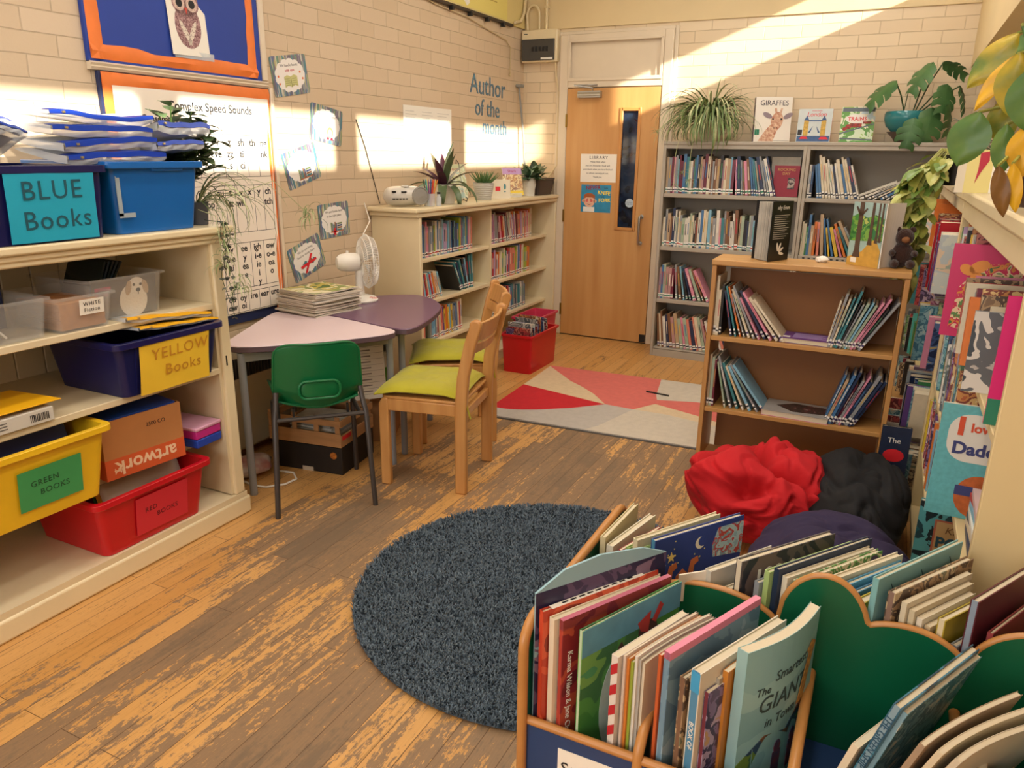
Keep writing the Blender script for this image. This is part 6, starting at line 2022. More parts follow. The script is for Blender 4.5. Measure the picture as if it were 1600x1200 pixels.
MB().box(t, t + .0006, .0, d, h - .055, h).obj('sky', mat('cover_bluesky', '#5f9ab5', .4, var=.2, vs=20), parent=bo)
q = MB(); disc(q, .10, .12, .05, .11, 0, .0006, 24); disc(q, .17, .2, .028, .05, 0, .0006, 16, rz=-25)
q.obj('white_bird', mat('bird_pale', '#b9c9c3', .6, var=.2, vs=25), parent=bo, M=on_cover(t, 0, 0, .0006))
q = MB(); disc(q, .17, .245, .026, .022, .0006, .0012, 16); q.prism([(.19, .245), (.225, .235), (.19, .23)], .0006, .0012, axis='z'); q.prism([(.09, .24), (.12, .17), (.13, .175), (.10, .25)], .0006, .0012, axis='z')
q.obj('dark_head', mat('bird_dark', '#4a2f28', .6), parent=bo, M=on_cover(t, 0, 0, .0006))
q = MB().prism([(.14, .27), (.175, .285), (.17, .24), (.15, .25)], .0012, .0018, axis='z').prism([(.18, .262), (.2, .295), (.21, .285), (.19, .255)], .0012, .0018, axis='z')
q.obj('red_shape', mat('bird_red', '#a8322e', .6), parent=bo, M=on_cover(t, 0, 0, .0006))
# red and white striped spine with fanned pages
def fan_bend(k, d0):
    return lambda x, y, z: (x + k * (y / d0) ** 1.6, y, z)
bo, t, d, h = kbook('paperback with a red and white striped spine', -.324, 1.058, .668, 22, .20, .014, mat('cover_offwhite', '#d9cfc4', .5), mat('cover_offwhite', ''), hard=False)
q = MB()
for k in range(6):
    q.prism([(.0, .03 + k * .042), (t, .042 + k * .042), (t, .062 + k * .042), (0, .05 + k * .042)], -.0008, -.0002, axis='y')
q.obj('red_stripes', mat('stripe_red', '#b5202c', .4), parent=bo)
for k in range(6):
    nm = ('pale', 'orange', 'lime green', 'white', 'grey', 'cream')[k]
    hx = ('#cbb8a8', '#c9762e', '#93a53a', '#d9d4ca', '#a8a49c', '#cfc3ac')[k]
    dd = .20
    kbook('curling %s paged paperback, %s after the striped spine' % (nm, ordinal(k + 1)), -.304 + k * .0062, 1.060 + .002 * k, .672 - .006 * (k % 3), 20 - k, dd, .005, mat('curl_' + nm, hx, .5), mat('curl_' + nm, ''), hard=False, bend=fan_bend(.012 + .005 * k, dd), n=8)
# --- second compartment
kbook('thin orange-red hardback just right of the first divider', -.245, 1.062, .692, 24, .255, .006, mat('cover_orange2', '#bf5a2e', .4), mat('cover_orange2', ''), hard=False)
bo, t, d, h = kbook('blue picture book with a pink top edge and red lettering', -.236, 1.062, .702, 24, .262, .012, mat('cover_steel', '#6f8fa3', .4), art('art_steel', ['#6f8fa3', '#86a3b3', '#5f7f96', '#7898ab', '#96aebb'], 6))
MB().box(-.0002, t + .0002, 0, d, h - .014, h + .0005).obj('pink_edge', mat('cover_pinkedge', '#d97f9a', .4), parent=bo)
text('Mrs', .05, on_cover(t, .16, h - .085, rz=0), mat('crimson_ink', '#a82848', .5), bo, shear=.2)
kbook('small brown book in front of the blue hardback', -.208, 1.066, .660, 25, .12, .012, mat('cover_brown2', '#7a5a44', .5), ARTS['earth'])
bo, t, d, h = kbook('thick white hardback with a blue spine reading Book of', -.190, 1.064, .682, 25, .245, .019, mat('cover_white2', '#d6cdb9', .5), mat('cover_white2', ''), spine=mat('cover_bluespine', '#4f86a8', .4))
MB().box(.001, t - .001, -.0008, 0, h - .04, h - .002).obj('spine_top', mat('spine_skyblue', '#3f9ac9', .4), parent=bo)
text('BOOK OF', .0125, on_spine(t, .17), M_paper, bo)
kbook('short maroon spined paperback beside the thick white hardback', -.166, 1.066, .645, 24, .12, .008, mat('cover_maroon2', '#6f2a38', .5), ARTS['purple'], hard=False)
kbook('grey edged paperback in the second compartment', -.155, 1.095, .655, 22, .17, .007, mat('cover_greytan', '#a39a8a', .5), mat('cover_greytan', ''), hard=False)
kbook('orange covered paperback behind the giant book', -.146, 1.103, .668, 22, .18, .010, mat('cover_orange3', '#c07c2c', .5), mat('cover_orange3', ''), hard=False)
gd = .22
bo, t, d, h = kbook('pale blue curled paperback titled The Smartest Giant in Town', -.128, 1.112, .712, 26, gd, .020, mat('cover_giant', '#8fb3b3', .4), art('art_giant', ['#86b0b2', '#8fb8b8', '#7fa9ad', '#94bcba', '#88b3b4'], 4), hard=False, bend=lambda x, y, z: (x + .016 * math.sin(math.pi * min(1, y / gd)) - .004 * (y / gd), y, z), n=12)
gcurve = lambda y: .016 * math.sin(math.pi * min(1, y / gd)) - .004 * (y / gd)
def curved(o, k=0.0):
    for v in o.data.vertices:
        co = o.matrix_basis @ v.co
        co.x += gcurve(max(0, co.y))
        v.co = o.matrix_basis.inverted() @ co
    return o
INKG = mat('giant_ink', '#2f4140', .6)
for s_, y, z, sz in (('The', .045, .235, .022), ('Smartest', .12, .255, .028), ('GIANT', .105, .205, .046), ('in Town', .10, .165, .026)):
    curved(text(s_, sz, on_cover(t, y, z, .0008), INKG, bo, shear=.2))
q = MB().prism([(.0, .10), (.06, .14), (.12, .125), (.17, .16), (.215, .14), (.215, .0), (.0, .0)], .0, .0006, axis='z')
curved(q.obj('landscape', art('art_hills', ['#3f6b4a', '#6f8a3c', '#3a5068', '#7a5236', '#4a3630'], 16), parent=bo, M=on_cover(t, 0, 0, .0006)))
q = MB().prism([(.150, .16), (.178, .16), (.200, .24), (.212, .262), (.19, .275), (.17, .262), (.18, .25)], .0, .0006, axis='z')
curved(q.obj('giraffe', mat('giraffe_tan', '#c99a4a', .6, var=.5, vs=120, hx2='#7a4a26'), parent=bo, M=on_cover(t, 0, 0, .0014)))
q = MB()
for x in (.10, .15, .18):
    disc(q, x, .10, .010, .014, 0, .0006, 10); q.box(x - .012, x + .012, .03, .09, 0, .0006)
curved(q.obj('figures', mat('figures_red', '#8a2f30', .6, var=.6, vs=50, hx2='#2f3a5a'), parent=bo, M=on_cover(t, 0, 0, .0014)))
# --- third compartment: leaning to the right
bo, t, d, h = kbook('blue hardback lettered The Green Ship on its spine, leaning right', .028, 1.135, .715, 28, .25, .013, mat('cover_shipblue', '#4f8fa6', .4), art('art_ship', ['#2f5f78', '#3f7a92', '#24485c', '#1d3644', '#5a96a8'], 8), lean=15, spine=mat('cover_shipspine', '#7f9aa8', .4))
text('THE GREEN SHIP', .0165, on_spine(t, .245), mat('ship_ink', '#24506a', .5), bo)
kbook('small cream paperback left of the blue ship book', .008, 1.135, .61, 28, .10, .011, mat('cover_cream', ''), mat('cover_cream', ''), lean=15, hard=False)
kbook('worn blue paperback behind the ship book', .046, 1.142, .70, 28, .24, .008, mat('cover_sky2', '#8ab0bd', .4), ARTS['sea'], lean=15, hard=False)
for k in range(3):
    dd = .255
    nm = ('brown spined', 'cream', 'pale')[k]
    kbook('%s floppy paperback curling right, beside the ship book' % nm, .062 + k * .014, 1.10 + k * .004, .69, 27, dd, .0085, mat('floppy_%d' % k, ('#a08a72', '#d2c4a6', '#c9bda6')[k], .5), mat('floppy_%d' % k, ''), lean=17 + k * 2, hard=False, bend=fan_bend(.035 + .01 * k, dd), n=8)
for k in range(5):
    nm = ('red flecked', 'dark grey', 'white', 'tan', 'buff')[k]
    kbook('short %s paperback at the right of the third compartment' % nm, .150 + k * .0125, 1.066, .555 + .012 * (k % 2), 14 - 3 * k, .13, .0095, mat('short_%d' % k, ('#8f8578', '#4a4744', '#d3cdc0', '#c9a878', '#d0b284')[k], .5), mat('short_%d' % k, ''), lean=8 - k * 2, hard=False)
# --- fourth compartment
for k in range(8):
    nm = ('buff', 'tan', 'cream', 'brown', 'black striped', 'cream edged', 'grey', 'pale brown')[k]
    kbook('short %s paperback right of the last divider, in the browser' % nm, .238 + k * .0155, 1.064, .575 - .014 * (k % 3), 6, .14, .0125, mat('sht_%d' % k, ('#cfae7c', '#c9a06a', '#dccbaa', '#a98558', '#2f2b2a', '#d6c8a8', '#a39a8c', '#b8935f')[k], .5, var=.15, vs=90), mat('sht_%d' % k, ''), lean=-3, hard=False)
# --- rear compartments
def rbook(label, x, y, ztop, yaw, d, t, hx, artm=None, **k):
    m = mat('rear_' + hx.strip('#'), hx, .45, var=.08, vs=30)
    return kbook(label, x, max(y, KYM + .014), ztop, yaw, d, t, m, artm or m, **k)
rbook('cream book at the back left corner of the browser', -.462, 1.36, .705, 4, .19, .012, '#cbbf95')
rbook('pale cream hardback, second from the back left corner', -.447, 1.36, .69, 12, .19, .016, '#d8d2bd')
rbook('red paperback curving at the back left of the browser', -.420, 1.36, .685, 18, .15, .007, '#a8333a', hard=False)
rbook('lime green picture book at the back left of the browser', -.405, 1.36, .695, 26, .18, .008, '#9ab86a')
rbook('large cream hardback at the back of the browser', -.390, 1.36, .72, 32, .24, .014, '#d9d0ae')
rbook('slim green book between the cream and camel books', -.367, 1.36, .705, 33, .235, .007, '#9dbb79')
bo, t, d, h = rbook('blue night sky picture book with orange camels, moon and stars', -.352, 1.36, .728, 34, .25, .014, '#4a8fb5', artm=mat('cover_night', '#27408a', .4, var=.1, vs=10))
q = MB(); disc(q, .125, h - .035, .014, .014, 0, .0005, 18)
q.obj('moon', mat('moon_white', '#e6dfc4', .5), parent=bo, M=on_cover(t, 0, 0))
q = MB(); disc(q, .131, h - .032, .012, .012, .0005, .0010, 18)
q.obj('moon_shade', mat('cover_night', ''), parent=bo, M=on_cover(t, 0, 0))
q = MB()
star = []
for k in range(10):
    r_ = .013 if k % 2 == 0 else .0055
    star.append((.045 + r_ * math.sin(k * math.pi / 5), h - .05 + r_ * math.cos(k * math.pi / 5)))
q.prism(star, 0, .0006, axis='z')
for k in range(16):
    x, z = rk.uniform(.01, .24), h - rk.uniform(.008, .08)
    q.box(x - .0012, x + .0012, z - .0012, z + .0012, 0, .0006)
q.obj('stars', mat('star_yellow', '#e3cf7a', .5), parent=bo, M=on_cover(t, 0, 0))
q = MB()
for x0 in (.03, .09):
    q.prism([(x0 - .03, h - .15), (x0 - .028, h - .10), (x0 - .01, h - .085), (x0 + .005, h - .10), (x0 + .012, h - .07), (x0 + .03, h - .065), (x0 + .034, h - .078), (x0 + .022, h - .085), (x0 + .018, h - .15)], .0, .0007, axis='z')
q.obj('camels', mat('camel_orange', '#c8703f', .6), parent=bo, M=on_cover(t, 0, 0))
q = MB().prism([(.175, h - .012), (.25, h - .012), (.25, h - .09), (.165, h - .08), (.16, h - .05)], 0, .0006, axis='z')
q.obj('snowy_scene', art('art_snowy', ['#8fb0b8', '#a8c4c4', '#b5453f', '#7f9fa8', '#c9d6d0'], 40), parent=bo, M=on_cover(t, 0, 0))
# snail card
sn = MB().prism([(0, .27), (0, .33), (.075, .345), (.075, .27)], 0, .004, axis='x')
so = sn.obj('snail_card', mat('card_cream', '#e0d6c2', .6), M=Matrix.Translation((-.285, 1.352, KZ0 - .04)) @ Matrix.Rotation(RAD(-64), 4, 'Z'))
tag(so, 'cream card with a small red snail standing in the browser', 'card')
q = MB(); disc(q, .038, .305, .013, .012, 0, .0005, 16); q.prism([(.02, .29), (.06, .29), (.065, .315), (.06, .315), (.055, .297), (.022, .297)], 0, .0005, axis='z')
q.obj('red_snail', mat('snail_red', '#a83a2e', .6), parent=so, M=on_cover(.004, 0, 0))
rbook('pale grey hardback with a white edge, behind the snail card', -.238, 1.36, .69, 33, .19, .016, '#c2beb0')
rbook('small cream paperback in front of the 100 facts book', -.205, 1.352, .655, 33, .07, .014, '#d6c9ae')
bo, t, d, h = rbook('dark picture book titled 100 facts in white', -.180, 1.36, .728, 36, .26, .016, '#d9cdb2', artm=art('art_facts', ['#3a3c44', '#5a5250', '#2a2d36', '#6f5f58', '#4a4e58'], 9))
text('100 facts', .052, on_cover(t, .13, h - .05), mat('facts_ink', '#e3ddcf', .5), bo, bold=.0015)
for k, (lab, hx, zt, d_) in enumerate((('grey spined thin book beside 100 facts', '#8f9498', .69, .2), ('slim lime book behind 100 facts', '#a9c27a', .718, .25), ('dark navy hardback behind the lime book', '#1f2f4a', .728, .27), ('white edged hardback with a bright strip', '#ddd3bb', .715, .25))):
    rbook(lab, -.142 + k * .0165, 1.358, zt, 35, d_, .012, hx)
rbook('cream picture book with green leaves on its cover', -.072, 1.358, .712, 34, .25, .012, '#d9d2b4', artm=art('art_leaves', ['#d9d2b4', '#4f8f45', '#d9d2b4', '#6fa055', '#3a2f58'], 24))
rbook('cream edged hardback behind the tall green peak', -.040, 1.358, .715, 35, .25, .014, '#e0d5ba')
rbook('sky blue hardback behind the green peak', -.018, 1.358, .705, 34, .23, .012, '#5fa6cc')
rbook('blue and white paperback behind the green peak', .004, 1.358, .695, 33, .20, .010, '#4f8ab0')
rbook('thick cream book with a torn red and yellow cover', .024, 1.358, .69, 32, .17, .018, '#d6c79a', artm=art('art_torn', ['#a89a1f', '#b8a828', '#a8403a', '#9a8d20', '#c9b83a'], 7))
bo, t, d, h = rbook('large pale turquoise book with dark twigs, at the right rear', .060, 1.358, .755, 32, .275, .012, '#7fb5b5', artm=mat('cover_aqua', '#7fb0b0', .4, var=.12, vs=14))
q = MB()
for k in range(7):
    y0, z0 = .04 + k * .032, h - .02 - .02 * (k % 3)
    q.tube([(y0, z0, .0004), (y0 + .02, z0 - .03, .0004), (y0 + .012, z0 - .07, .0004)], .0008, 4).tube([(y0 + .018, z0 - .026, .0004), (y0 + .036, z0 - .034, .0004)], .0007, 4)
q.obj('twigs', mat('twig_ink', '#2f4a4c', .6), parent=bo, M=on_cover(t, 0, 0))
rbook('brown patterned hardback behind the turquoise book', .088, 1.358, .735, 33, .25, .014, '#8a6f62', artm=ARTS['earth'])
for k in range(4):
    rbook('cream edged paperback at right rear of the browser, %s after the brown one' % ordinal(k + 1), .112 + k * .014, 1.358, .72 - .012 * k, 33, .21 - .02 * k, .010, ('#d8ccb0', '#cdbf9f', '#e0d8c4', '#c2b08e')[k], hard=False)
rbook('mustard covered book at the right rear', .172, 1.358, .705, 33, .17, .014, '#d9cba8', artm=mat('cover_mustard', '#a8952a', .45, var=.15, vs=30))
rbook('small grey book low at the right rear', .198, 1.358, .66, 32, .12, .012, '#8a949a')
rbook('maroon hardback with a grey edge, rightmost tall book at rear', .214, 1.358, .755, 30, .2, .014, '#8796a8', artm=mat('cover_maroon3', '#5c2430', .4, var=.2, vs=15))
rbook('thin red spined book beside the maroon hardback', .248, 1.358, .70, 28, .2, .009, '#8a3a3f')

# ---------------------------------------------------------------- bean bags
def bean(label, loc, rx, ry, h, m, sd, fold, seam=True):
    t = thing('bean_bag', label, 'bean bag', loc)
    bm = bmesh.new()
    bmesh.ops.create_icosphere(bm, subdivisions=6, radius=1)
    for v in bm.verts:
        p = v.co.copy()
        q = Vector((p.x, p.y, p.z))
        sv = Vector((sd, sd * .5, 1))
        wv = Vector((noise.noise(q * 1.1 + sv), noise.noise(q * 1.1 + sv.yzx), noise.noise(q * 1.1 + sv.zxy))) * .8
        qq = q + wv
        # broad soft lumps divided by a few deep creases
        n2 = min(1.0, abs(noise.noise(qq * .95 + sv)) * 3.2)
        n2 = n2 * (2 - n2)
        # drawn-out wrinkles running down from the gathered middle
        az = math.atan2(p.y, p.x)
        wr = noise.noise((math.cos(az) * 2.6 + wv.x, math.sin(az) * 2.6 + wv.y, p.z * .7 + sd))
        wr2 = noise.noise((qq.x * 3.1, qq.y * 3.1, qq.z * 1.2 + sd))
        up = max(0.0, min(1.0, p.z * 1.1 + .6))
        dip = math.exp(-((p.x - .05) ** 2 + (p.y + .1) ** 2) / .10) * max(0, p.z)
        k = 1.0 + .07 * noise.noise(q * 1.3 + sv) + fold * up * (.85 * (n2 - .75) + .32 * wr + .16 * wr2) - fold * .5 * dip
        for fq, of in ((1.45, 3.0), (2.5, 9.0)):
            cz = noise.noise(qq * fq + sv * of)
            k -= fold * up * (.24 if fq < 2 else .06) * math.exp(-(cz / .055) ** 2)
            k += fold * up * (.08 if fq < 2 else .02) * math.exp(-((abs(cz) - .12) / .05) ** 2)
        zz_ = (p.z * .5 + .5) ** .85
        bul = 1.0 + .10 * (1 - zz_) - .12 * max(0, zz_ - .6)
        v.co = Vector((p.x * rx * k * bul, p.y * ry * k * bul, max(0.0, zz_ * h * (k ** .8))))
    bmesh.ops.smooth_vert(bm, verts=bm.verts, factor=.5, use_axis_x=True, use_axis_y=True, use_axis_z=True)
    me = bpy.data.meshes.new('cover')
    bm.to_mesh(me); bm.free()
    me.materials.append(m)
    me.polygons.foreach_set('use_smooth', [True] * len(me.polygons))
    o = bpy.data.objects.new('cover', me)
    COL.objects.link(o)
    o.parent = t
    return t
def fabric(name, hx, **k):
    return mat(name, hx, .85, var=.1, vs=10, bump=.45, bs=14)
bean('red bean bag with deep crumpled folds, before the beech bookcase', (-.335, 2.93, 0), .258, .285, .37, fabric('red_cotton', '#c10a17'), 2.0, .36)
bean('black bean bag slumped behind the red one', (.02, 3.0, 0), .185, .36, .37, fabric('black_cotton', '#0b0c10'), 6.0, .09)
bean('dark purple bean bag closest to the book browser', (-.02, 2.40, 0), .25, .24, .36, fabric('purple_cotton', '#2b2044'), 11.0, .08)

# ---------------------------------------------------------------- rugs
rug = thing('round_rug', 'round dark blue shaggy rug on the worn wooden floor', 'rug', (-.896, 2.137, 0))
RG = [mat('rug_slate', '#5a6874', .95, var=.3, vs=9), mat('rug_slate_dark', '#485561', .95), mat('rug_slate_light', '#677580', .95)]
RR = .681
rg = random.Random(4)
MB().lathe([(0, .001), (RR - .02, .001), (RR - .008, .006), (RR - .015, .012), (0, .012)], 96).obj('backing', RG[1], parent=rug)
mb = MB()
N = 64000
for k in range(N):
    a, r_ = rg.random() * 2 * math.pi, (RR - .006) * math.sqrt(rg.random())
    x, y = r_ * math.cos(a), r_ * math.sin(a)
    L_ = .016 + rg.random() * .007
    th = noise.noise((x * 26, y * 26, 0)) * 5 + rg.random() * 5.0
    lean_ = .006 + rg.random() * .010
    ox, oy = math.cos(th) * lean_, math.sin(th) * lean_
    wx, wy = -math.sin(th) * .0026, math.cos(th) * .0026
    zt = L_ + .002 * noise.noise((x * 30, y * 30, 3))
    b = len(mb.v)
    mb.v += [(x - wx, y - wy, .008), (x + wx, y + wy, .008), (x + ox * .5 + wx, y + oy * .5 + wy, .008 + zt * .7), (x + ox * .5 - wx, y + oy * .5 - wy, .008 + zt * .7), (x + ox, y + oy, .006 + zt)]
    mb.f += [(b, b + 1, b + 2, b + 3), (b + 3, b + 2, b + 4)]
    c = 0 if rg.random() < .55 else rg.choice((1, 2))
    mb.m += [c, c]
mb.obj('pile', RG, parent=rug, fix=False)
RU = [(0, 1.153), (-.004, .652), (0, .278), (0, .123), (.274, .201), (.259, .861), (.489, .653), (.618, .48), (.799, .459)]
rug2 = thing('patterned_rug', 'rectangular wool rug of red, coral, grey and cream shapes before the door', 'rug', (-2.018, 3.691, 0), RAD(2.86))
W2, H2 = 1.62, 1.165
cols = [mat('wool_' + n_, hx, .95, var=.10, vs=30, bump=.4, bs=260) for n_, hx in (('cream', '#dcc4a0'), ('red', '#cb222d'), ('coral', '#db7268'), ('grey', '#bdb5ac'), ('palegrey', '#cfc4b3'))]
zt = .012
mb = MB().box(0, W2, 0, H2, .0005, zt - .0015, 3)
def poly(pts, mi, lift=0.0):
    mb.prism([p for p in pts], zt - .0015, zt + lift, mi, 'z')
cA = [(0.0, 1.153), (0.0, .652), (.618, .48), (.489, .653), (.36, .78), (.259, .861)]
cB = [(0, .652), (0, .135), (.10, .135), (.19, .16), (.274, .201), (.45, .32), (.618, .48)]
cC = [(0, 1.153), (.259, .861), (.36, .78), (.489, .653), (.618, .48), (.799, .459), (.895, .62), (1.165, .511), (1.35, .42), (1.35, .74), (1.125, .77), (.887, .706), (.86, .80), (.81, 1.165), (0, 1.165)]
cD = [(.81, 1.165), (.86, .80), (.887, .706), (1.125, .77), (1.35, .74), (1.62, .80), (1.62, 1.165)]
cE = [(.895, .62), (.799, .459), (1.0, .45), (1.35, .36), (1.35, .42), (1.165, .511)]
cF = [(0, .135), (0, 0), (.64, 0), (.691, .091), (.799, .459), (.618, .48), (.45, .32), (.274, .201), (.19, .16), (.10, .135)]
cG = [(.64, 0), (1.62, 0), (1.62, .80), (1.35, .74), (1.35, .36), (1.0, .45), (.799, .459), (.691, .091)]
for i, (p, m_) in enumerate(((cA, 0), (cB, 1), (cC, 2), (cD, 4), (cE, 0), (cF, 3), (cG, 4))):
    poly(p, m_, .0002 * i)
mb.obj('wool_pile', cols, parent=rug2)
MB().box(-.006, W2 + .006, -.008, H2 + .006, .0003, .007).obj('binding', mat('rug_binding', '#5e5a55', .9), parent=rug2)
pn = MB().tube([(-1.275, 4.568, .018), (-1.12, 4.545, .018)], .005, 8)
tag(pn.obj('black_pencil', M_black, smooth=True), 'black pencil lying on the patterned rug', 'pencil')

# ---------------------------------------------------------------- plants
def leafmat(name, a, b, vs=30, rough=.42, vein=False):
    m = mat(name, a, rough, var=.4, vs=vs, hx2=b)
    return m
def blade(mb, base, az, el, L, wd, droop, n=9, mi=0, fold=.25, twist=0.0, taper=1.0):
    """arching strap leaf"""
    p = Vector(base)
    rows = []
    e = el
    st = L / n
    side = Vector((-math.sin(az), math.cos(az), 0))
    for i in range(n + 1):
        s_ = i / n
        wv = wd * (math.sin(math.pi * min(1, (s_ * .92 + .10))) ** .7) * (1 - .25 * s_) if taper else wd
        if i == n:
            wv = wd * .04
        d = Vector((math.cos(az) * math.cos(e), math.sin(az) * math.cos(e), math.sin(e)))
        nrm = side.cross(d).normalized()
        sd = side * math.cos(twist * s_) + nrm * math.sin(twist * s_)
        rows.append((tuple(p - sd * wv / 2 - nrm * wv * fold), tuple(p), tuple(p + sd * wv / 2 - nrm * wv * fold)))
        p = p + d * st
        e -= droop * st / L * (1 + s_)
    vs = [q for r in rows for q in r]
    fs = []
    for i in range(n):
        a = i * 3
        fs += [(a, a + 1, a + 4, a + 3), (a + 1, a + 2, a + 5, a + 4)]
    mb.add(vs, fs, mi)
    return p
def oleaf(mb, M, L, wd, mi=0, n=8, cup=.12, droop=.2, heart=0.0, tip=1.0, m=4):
    """broad leaf lying along +x from its stalk, facing +z"""
    vs, fs = [], []
    for i in range(n + 1):
        s_ = i / n
        prof = math.sin(math.pi * s_ ** (.75 if heart else .9)) ** .75
        if i == n: prof = .02
        if i == 0: prof = .12 + heart * .5
        hw = wd / 2 * prof
        for j in range(-m, m + 1):
            t = j / m
            x = L * (s_ - (heart * .16 * abs(t) ** 1.5 if s_ < .3 else 0))
            y = hw * t
            z = -droop * L * s_ ** 2 + cup * abs(y) * (1 - .3 * s_) + .02 * L * math.sin(s_ * 9 + t * 3)
            vs.append((x, y, z))
    k = 2 * m + 1
    for i in range(n):
        for j in range(k - 1):
            a = i * k + j
            fs.append((a, a + 1, a + k + 1, a + k))
    mb.add(vs, fs, mi, M)
def pot(name, parent, prof, m, n=32, M=None):
    return MB().lathe(prof, n, M=M).obj(name, m, parent=parent, smooth=True)
M_soil = mat('potting_soil', '#3a2a1e', .95, bump=.6, bs=90)
G_sp = [leafmat('spider_green', '#86995e', '#5f7a45'), leafmat('spider_pale', '#c9cb9c', '#a5b07a'), leafmat('spider_dark', '#64794a', '#4a623c')]
G_dk = [leafmat('dark_leaf', '#3f5a2f', '#263f22', 20), leafmat('dark_leaf_b', '#2f4a2a', '#1f3320', 20), leafmat('mid_leaf', '#5f7a3f', '#44602f', 20)]
rp = random.Random(41)

# spider plant on the grey bookcase
sp = thing('spider_plant', 'big arching spider plant spilling over the left end of the grey bookcase', 'plant', (-1.265, 5.70, 1.5825))
pot('pot', sp, [(.0, 0), (.075, 0), (.10, .13), (.105, .14), (.098, .14), (.09, .115), (0, .115)], mat('pot_cream', '#d9cdb0', .5))
mb = MB()
for k in range(330):
    az = rp.random() * 2 * math.pi
    el = rp.uniform(.35, 1.45)
    L = rp.uniform(.26, .46)
    if math.sin(az) > .4:
        L *= .45
    if math.sin(az) < -.5:
        L *= 1.15
    r_ = rp.uniform(0, .05)
    blade(mb, (r_ * math.cos(az), r_ * math.sin(az), .12), az, el, L, rp.uniform(.012, .019), rp.uniform(1.5, 2.9), 10, rp.choice((0, 0, 1, 1, 2)))
for k in range(26):                      # the upright fresh leaves
    az = rp.uniform(-1.2, 1.0) if k < 16 else rp.random() * 6.28
    blade(mb, (0.02, 0, .12), az, rp.uniform(1.0, 1.5), rp.uniform(.25, .40) * (.5 if math.sin(az) > .3 else 1), .011, rp.uniform(.6, 1.3), 10, rp.choice((0, 2)))
mb.v = [(x, min(y, .20), max(z, .006 + .004 * abs(math.sin(x * 90)))) if (y > -.162 and x > -.285) else (x, y, z) for x, y, z in mb.v]
mb.obj('leaves', G_sp, parent=sp, smooth='all', fix=False)
rn = MB().tube([(-.08, -.06, .14), (-.22, -.12, .16), (-.30, -.15, .10), (-.335, -.16, .06)], .002, 5)
rn.tube([(.0, -.1, .12), (-.05, -.20, .10), (-.06, -.235, -.1), (-.055, -.24, -.27)], .0018, 5)
rn.tube([(-.08, -.1, .12), (-.15, -.19, .10), (-.17, -.225, -.1), (-.165, -.23, -.30)], .0018, 5)
rn.obj('runners', G_sp[1], parent=sp, smooth=True)
mb = MB()
for (x, y, z) in ((-.335, -.16, .06), (-.055, -.24, -.27), (-.165, -.23, -.30), (-.11, -.235, -.22)):
    for k in range(14):
        blade(mb, (x, y, z), rp.random() * 6.28, rp.uniform(-.3, 1.2), rp.uniform(.03, .075), .005, 1.6, 5, rp.choice((0, 1)))
mb.obj('plantlets', G_sp, parent=sp, smooth='all', fix=False)

# monstera in the teal bowl on the grey bookcase
mo = thing('monstera_plant', 'split-leaf monstera in a round teal bowl on the grey bookcase', 'plant', (-.005, 5.715, 1.5825))
pot('teal_bowl', mo, [(.085, .065), (.122, .10), (.137, .14), (.138, .175), (.13, .19), (.122, .186), (.118, .165), (0, .16)], mat('teal_glaze', '#2c7d84', .2, var=.1, vs=5))
pot('bare_base', mo, [(0, 0), (.055, 0), (.075, .03), (.112, .0655), (.0, .0655)], mat('stoneware_brown', '#5a4a42', .7))
pot('soil', mo, [(0, .1605), (.117, .1605), (.10, .17), (0, .172)], M_soil)
def monstera_leaf(mb, M, L, mi=0, lobes=4):
    """heart leaf with cut lobes, along +x"""
    wd = L * .46
    for sd in (1, -1):
        for k in range(lobes):
            s0, s1 = k / lobes, (k + .74) / lobes
            pts = []
            def wdt(s_):
                return wd * (math.sin(math.pi * (s_ * .86 + .12)) ** .7)
            a0, a1 = L * (s0 * .95 - .04), L * (s1 * .95)
            sweep = L * .16
            inner = [(a0, .0), (L * min(1, (k + 1.0) / lobes * .95), .0)]
            vs = [(a0, 0, 0), (L * (s0 + s1) / 2 * .95, 0, 0), (L * min(.97, (k + 1) / lobes * .96), 0, 0)]
            m0 = wdt((s0 + s1) / 2)
            mid = m0 * .55
            vs += [(a0 + sweep * .5, sd * mid, -.02 * L), ((a0 + a1) / 2 + sweep * .55, sd * mid, .0), (a1 + sweep * .5, sd * mid, -.02 * L)]
            vs += [(a0 + sweep * .95, sd * m0 * .92, -.07 * L), ((a0 + a1) / 2 + sweep * 1.05, sd * m0, -.08 * L), (a1 + sweep * .92, sd * m0 * .9, -.09 * L)]
            # droop along the leaf
            vs = [(x, y, z - .22 * x * x / L) for x, y, z in vs]
            mb.add(vs, [(0, 1, 4, 3), (1, 2, 5, 4), (3, 4, 7, 6), (4, 5, 8, 7)], mi, M)
stems = MB()
lv = MB()
for (bx_, by_, tip_, yaw, pit, L) in (((-.02), 0, (-.10, -.05, .37), 195, 35, .20), (.02, 0, (.09, -.05, .47), 200, 50, .19), (.03, 0, (.15, -.06, .47), 10, 20, .15), (.04, 0, (.19, -.07, .34), -80, 60, .17), (.05, 0, (.13, -.12, .20), -95, 75, .20), (.04, -.02, (.22, -.12, .22), -40, 70, .18), (.05, 0, (.04, -.16, .14), -120, 70, .17), (.05, 0, (.26, -.08, .33), -20, 60, .16)):
    stems.tube([(bx_, by_, .17), ((bx_ + tip_[0]) / 2, (by_ + tip_[1]) / 2, .17 + (tip_[2] - .17) * .6), tip_], .0045, 6)
    monstera_leaf(lv, Matrix.Translation(tip_) @ Matrix.Rotation(RAD(yaw), 4, 'Z') @ Matrix.Rotation(RAD(pit), 4, 'Y') @ Matrix.Rotation(RAD(-25), 4, 'X'), L * 1.08, rp.choice((0, 1)))
stems.tube([(-.03, -.01, .17), (-.02, -.03, .30)], .003, 5)
